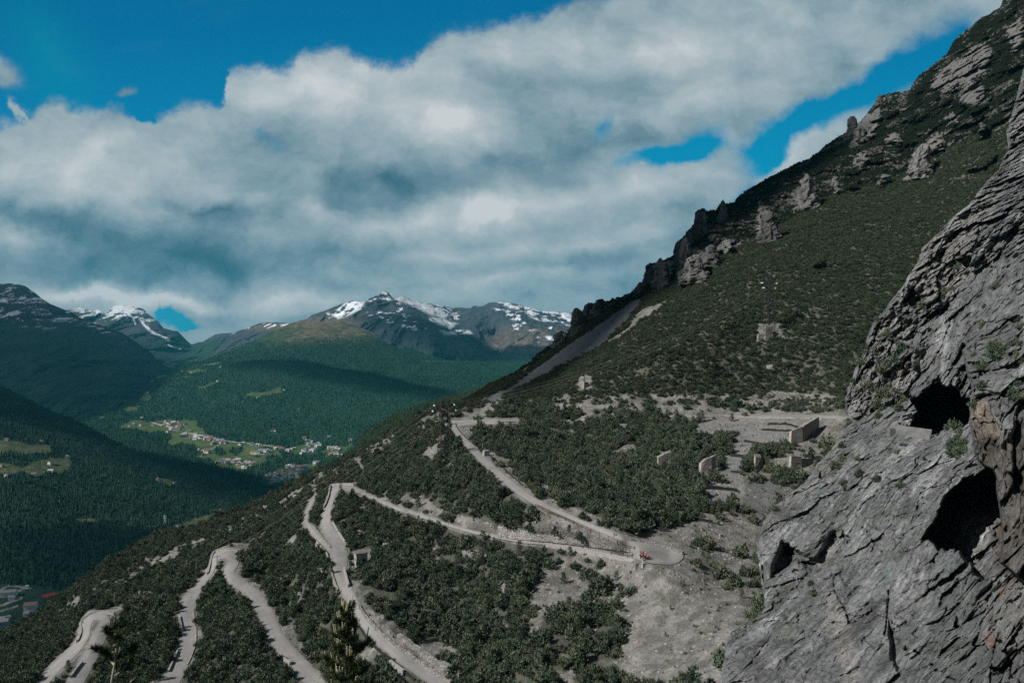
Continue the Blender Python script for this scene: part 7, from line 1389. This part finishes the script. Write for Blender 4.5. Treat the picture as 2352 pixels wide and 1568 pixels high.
def court():
    q = [surf(R1, *p) + (0, 0, .6) for p in cv('s6', (530, 450), (700, 422), (745, 455), (600, 490))]; z = max(p[2] for p in q); c = sum(q) / 4; V = [(p[0] - c[0], p[1] - c[1], z - c[2]) for p in q]; V = V + [(x, y, zz - 12) for x, y, zz in V]
    m = MB(); m.add(V, [(0, 3, 2, 1), (0, 1, 5, 4), (1, 2, 6, 5), (2, 3, 7, 6), (3, 0, 4, 7)]); o = m.obj('sports_court', [mat_flat('red_clay', (.20, .035, .03), .9, .12, .05)], label='red sports court at the bottom left of the valley', category='sports court'); o.location = tuple(c)
court()
def tower():
    (u, v), = cv('s8', (408, 365)); p = surf(R2, u, v); t = thing('church', 'church with a slender tower between the two upper villages', 'church', tuple(p), .3); m = MB(); m.box((0, 0, -3), (6, 6, 33)); m.obj('tower', [WALLS[0]], t); m = MB(); m.tube((0, 0, 30), (0, 0, 44), 4.4, .2, 4); m.obj('spire', [ROOFS[0]], t); m = MB(); m.box((14, 0, -3), (20, 11, 13)); m.obj('nave', [WALLS[0]], t)
tower()
def valley_mast():
    p = surf(R1, *cv('s8', (152, 1470))[0]); t = thing('valley_pylon', 'slim pale pylon in the dark wood at the lower left', 'pylon', tuple(p)); m = MB()
    for k in range(4): a = np.array([(-1, 1, 1, -1)[k], (-1, -1, 1, 1)[k], 0]); m.tube(a * 2.4, a * .5 + (0, 0, 30), .4, n=4)
    m.obj('lattice', [M_GLASS], t)
    for z in (20, 25): m = MB(); m.tube((-5, 0, z), (5, 0, z), .35, n=4); m.obj('cross_arm', [M_GLASS], t)
valley_mast()
# ------------------------------------------------------------------ added clouds out of view, outlined to shade chosen parts of the land
SUNV = np.array([math.sin(SUN_AZ) * math.cos(SUN_EL), math.cos(SUN_AZ) * math.cos(SUN_EL), math.sin(SUN_EL)])
def mat_cloud():
    m = D.materials.new('shade_cloud_vapour'); m.use_nodes = True; n = NT(m.node_tree); m.node_tree.nodes.clear(); at = n.node('ShaderNodeAttribute', attribute_name='Col'); tc = n.node('ShaderNodeTexCoord')
    a = n.node('ShaderNodeSeparateColor', {0: at.outputs[0]}).outputs[0]; f = n.noise(tc.outputs['Object'], .0035, 5, .6)
    k = n.m('MULTIPLY', n.m('ADD', a, n.m('MULTIPLY', n.m('SUBTRACT', f, .5), .35)), n.step(a, .0, .12), clamp=True)
    d = n.node('ShaderNodeBsdfDiffuse', {0: (.85, .86, .87)}); t = n.node('ShaderNodeBsdfTransparent'); x = n.node('ShaderNodeMixShader', {0: k, 1: t.outputs[0], 2: d.outputs[0]}); o = n.node('ShaderNodeOutputMaterial', {0: x.outputs[0]}); return m
M_CLOUD = mat_cloud()
def shade_cloud_over(poly, dfn, H, thick, label, dens=1.0):
    P = np.array([ray(u, v, float(dfn(np.array([u]), np.array([v]))[0])) for u, v in poly]); s = (H - P[:, 2]) / SUNV[2]; Q = (P + SUNV[None] * s[:, None])[:, :2]
    t = np.linspace(0, 1, len(Q) + 1); tt = np.linspace(0, 1, 140, endpoint=False); Qc = np.r_[Q, Q[:1]]; R = np.stack([np.interp(tt, t, Qc[:, k]) for k in (0, 1)], 1)
    c = R.mean(0); L = np.hypot(*(R.max(0) - R.min(0))); R = R + np.stack([fbm(np.c_[R / (L * .14), R[:, :1] * 0 + k], 4, .6, seed=221 + k) for k in (0, 5)], 1) * L * .035
    rings = []; A = []
    for k, z, a in ((1.34, 0, 0), (1.2, .06, .10), (1.08, .14, .32), (.96, .28, .56), (.82, .45, .72), (.6, .7, .80), (.3, .95, .82), (.02, 1, .82)):
        q = c[None] + (R - c) * k; rings.append(np.c_[q, H + thick * z * (.8 + .5 * fbm(np.c_[q / (L * .2), q[:, :1] * 0], 4, .6, seed=231))]); A += [min(1.2, a * dens)] * 140
    V = np.array(rings); m = len(rings); i = np.arange(m * 140).reshape(m, 140); j = np.roll(i, -1, 1); F = np.stack([i[:-1], j[:-1], j[1:], i[1:]], -1).reshape(-1, 4)
    link('shade_cloud', mesh_np('shade_cloud', V.reshape(-1, 3), F, [M_CLOUD], True, np.repeat(np.array(A)[:, None], 3, 1)), kind='structure')
shade_cloud_over([(520, 842), (580, 834), (650, 830), (700, 838), (760, 856), (860, 872), (960, 892), (1040, 915), (980, 925), (900, 912), (820, 900), (740, 880), (640, 862), (560, 856)], R2['dp'], 5000, 400, '')
shade_cloud_over([(-500, 640), (-100, 650), (60, 655), (150, 712), (300, 775), (400, 832), (430, 848), (380, 866), (300, 886), (220, 908), (150, 938), (60, 960), (-50, 950), (-400, 900)], R4['dp'], 5200, 800, '', 1.0)
shade_cloud_over(cv('c8', (730, 420), (860, 400), (1000, 400), (1180, 400), (1300, 450), (1330, 530), (1480, 600), (1700, 620), (1900, 620), (2100, 640), (2100, 690), (1500, 700), (1250, 665), (1100, 600), (960, 590), (900, 530), (850, 490)), R3['dp'], 6500, 600, '')
shade_cloud_over(cv('s8', (1350, 850), (1500, 800), (1640, 800), (1850, 820), (2000, 800), (1900, 900), (1650, 1020), (1300, 1200), (1000, 1250), (800, 1180), (700, 1050), (900, 960), (1150, 900)), R2['dp'], 3000, 300, '')
shade_cloud_over([(-400, 800), (0, 855), (116, 930), (281, 1010), (457, 1080), (600, 1130), (640, 1190), (560, 1185), (430, 1135), (250, 1065), (120, 995), (0, 975), (-400, 930)], R1['dp'], 3600, 400, '')
shade_cloud_over([(-60, 1240), (150, 1200), (300, 1230), (420, 1225), (350, 1265), (280, 1310), (190, 1370), (60, 1430), (-60, 1460)], R1['dp'], 3000, 300, '')
shade_cloud_over([(1040, 930), (1110, 925), (1184, 895), (1272, 853), (1350, 800), (1430, 745), (1480, 700), (1500, 670), (1560, 600), (1640, 540), (1740, 470), (1850, 400), (1960, 320), (1860, 330), (1750, 370), (1650, 420), (1560, 500), (1470, 570), (1350, 660), (1200, 830)], depth1, 2200, 160, '', 1.25)

# ------------------------------------------------------------------ valley haze
def build_haze():
    b = MB(); x0, x1, y0, y1, z0, z1 = -9600, 9600, -1700, 15700, -860, 1500
    b.add([(x0, y0, z0), (x1, y0, z0), (x1, y1, z0), (x0, y1, z0), (x0, y0, z1), (x1, y0, z1), (x1, y1, z1), (x0, y1, z1)], [(3, 2, 1, 0), (4, 5, 6, 7), (0, 1, 5, 4), (1, 2, 6, 5), (2, 3, 7, 6), (3, 0, 4, 7)])
    m = D.materials.new('valley_haze'); m.use_nodes = True; n = NT(m.node_tree); m.node_tree.nodes.clear()
    pv = n.node('ShaderNodeVolumePrincipled', {'Color': (.08, .60, .82, 1), 'Density': HAZE_D, 'Anisotropy': 0.0}); out = n.node('ShaderNodeOutputMaterial'); n.l.new(pv.outputs[0], out.inputs[1])
    b.obj('haze', [m], kind='stuff', label='thin blue haze filling the valley between the mountains', category='haze')
HAZE_D = 2.1e-5
build_haze()
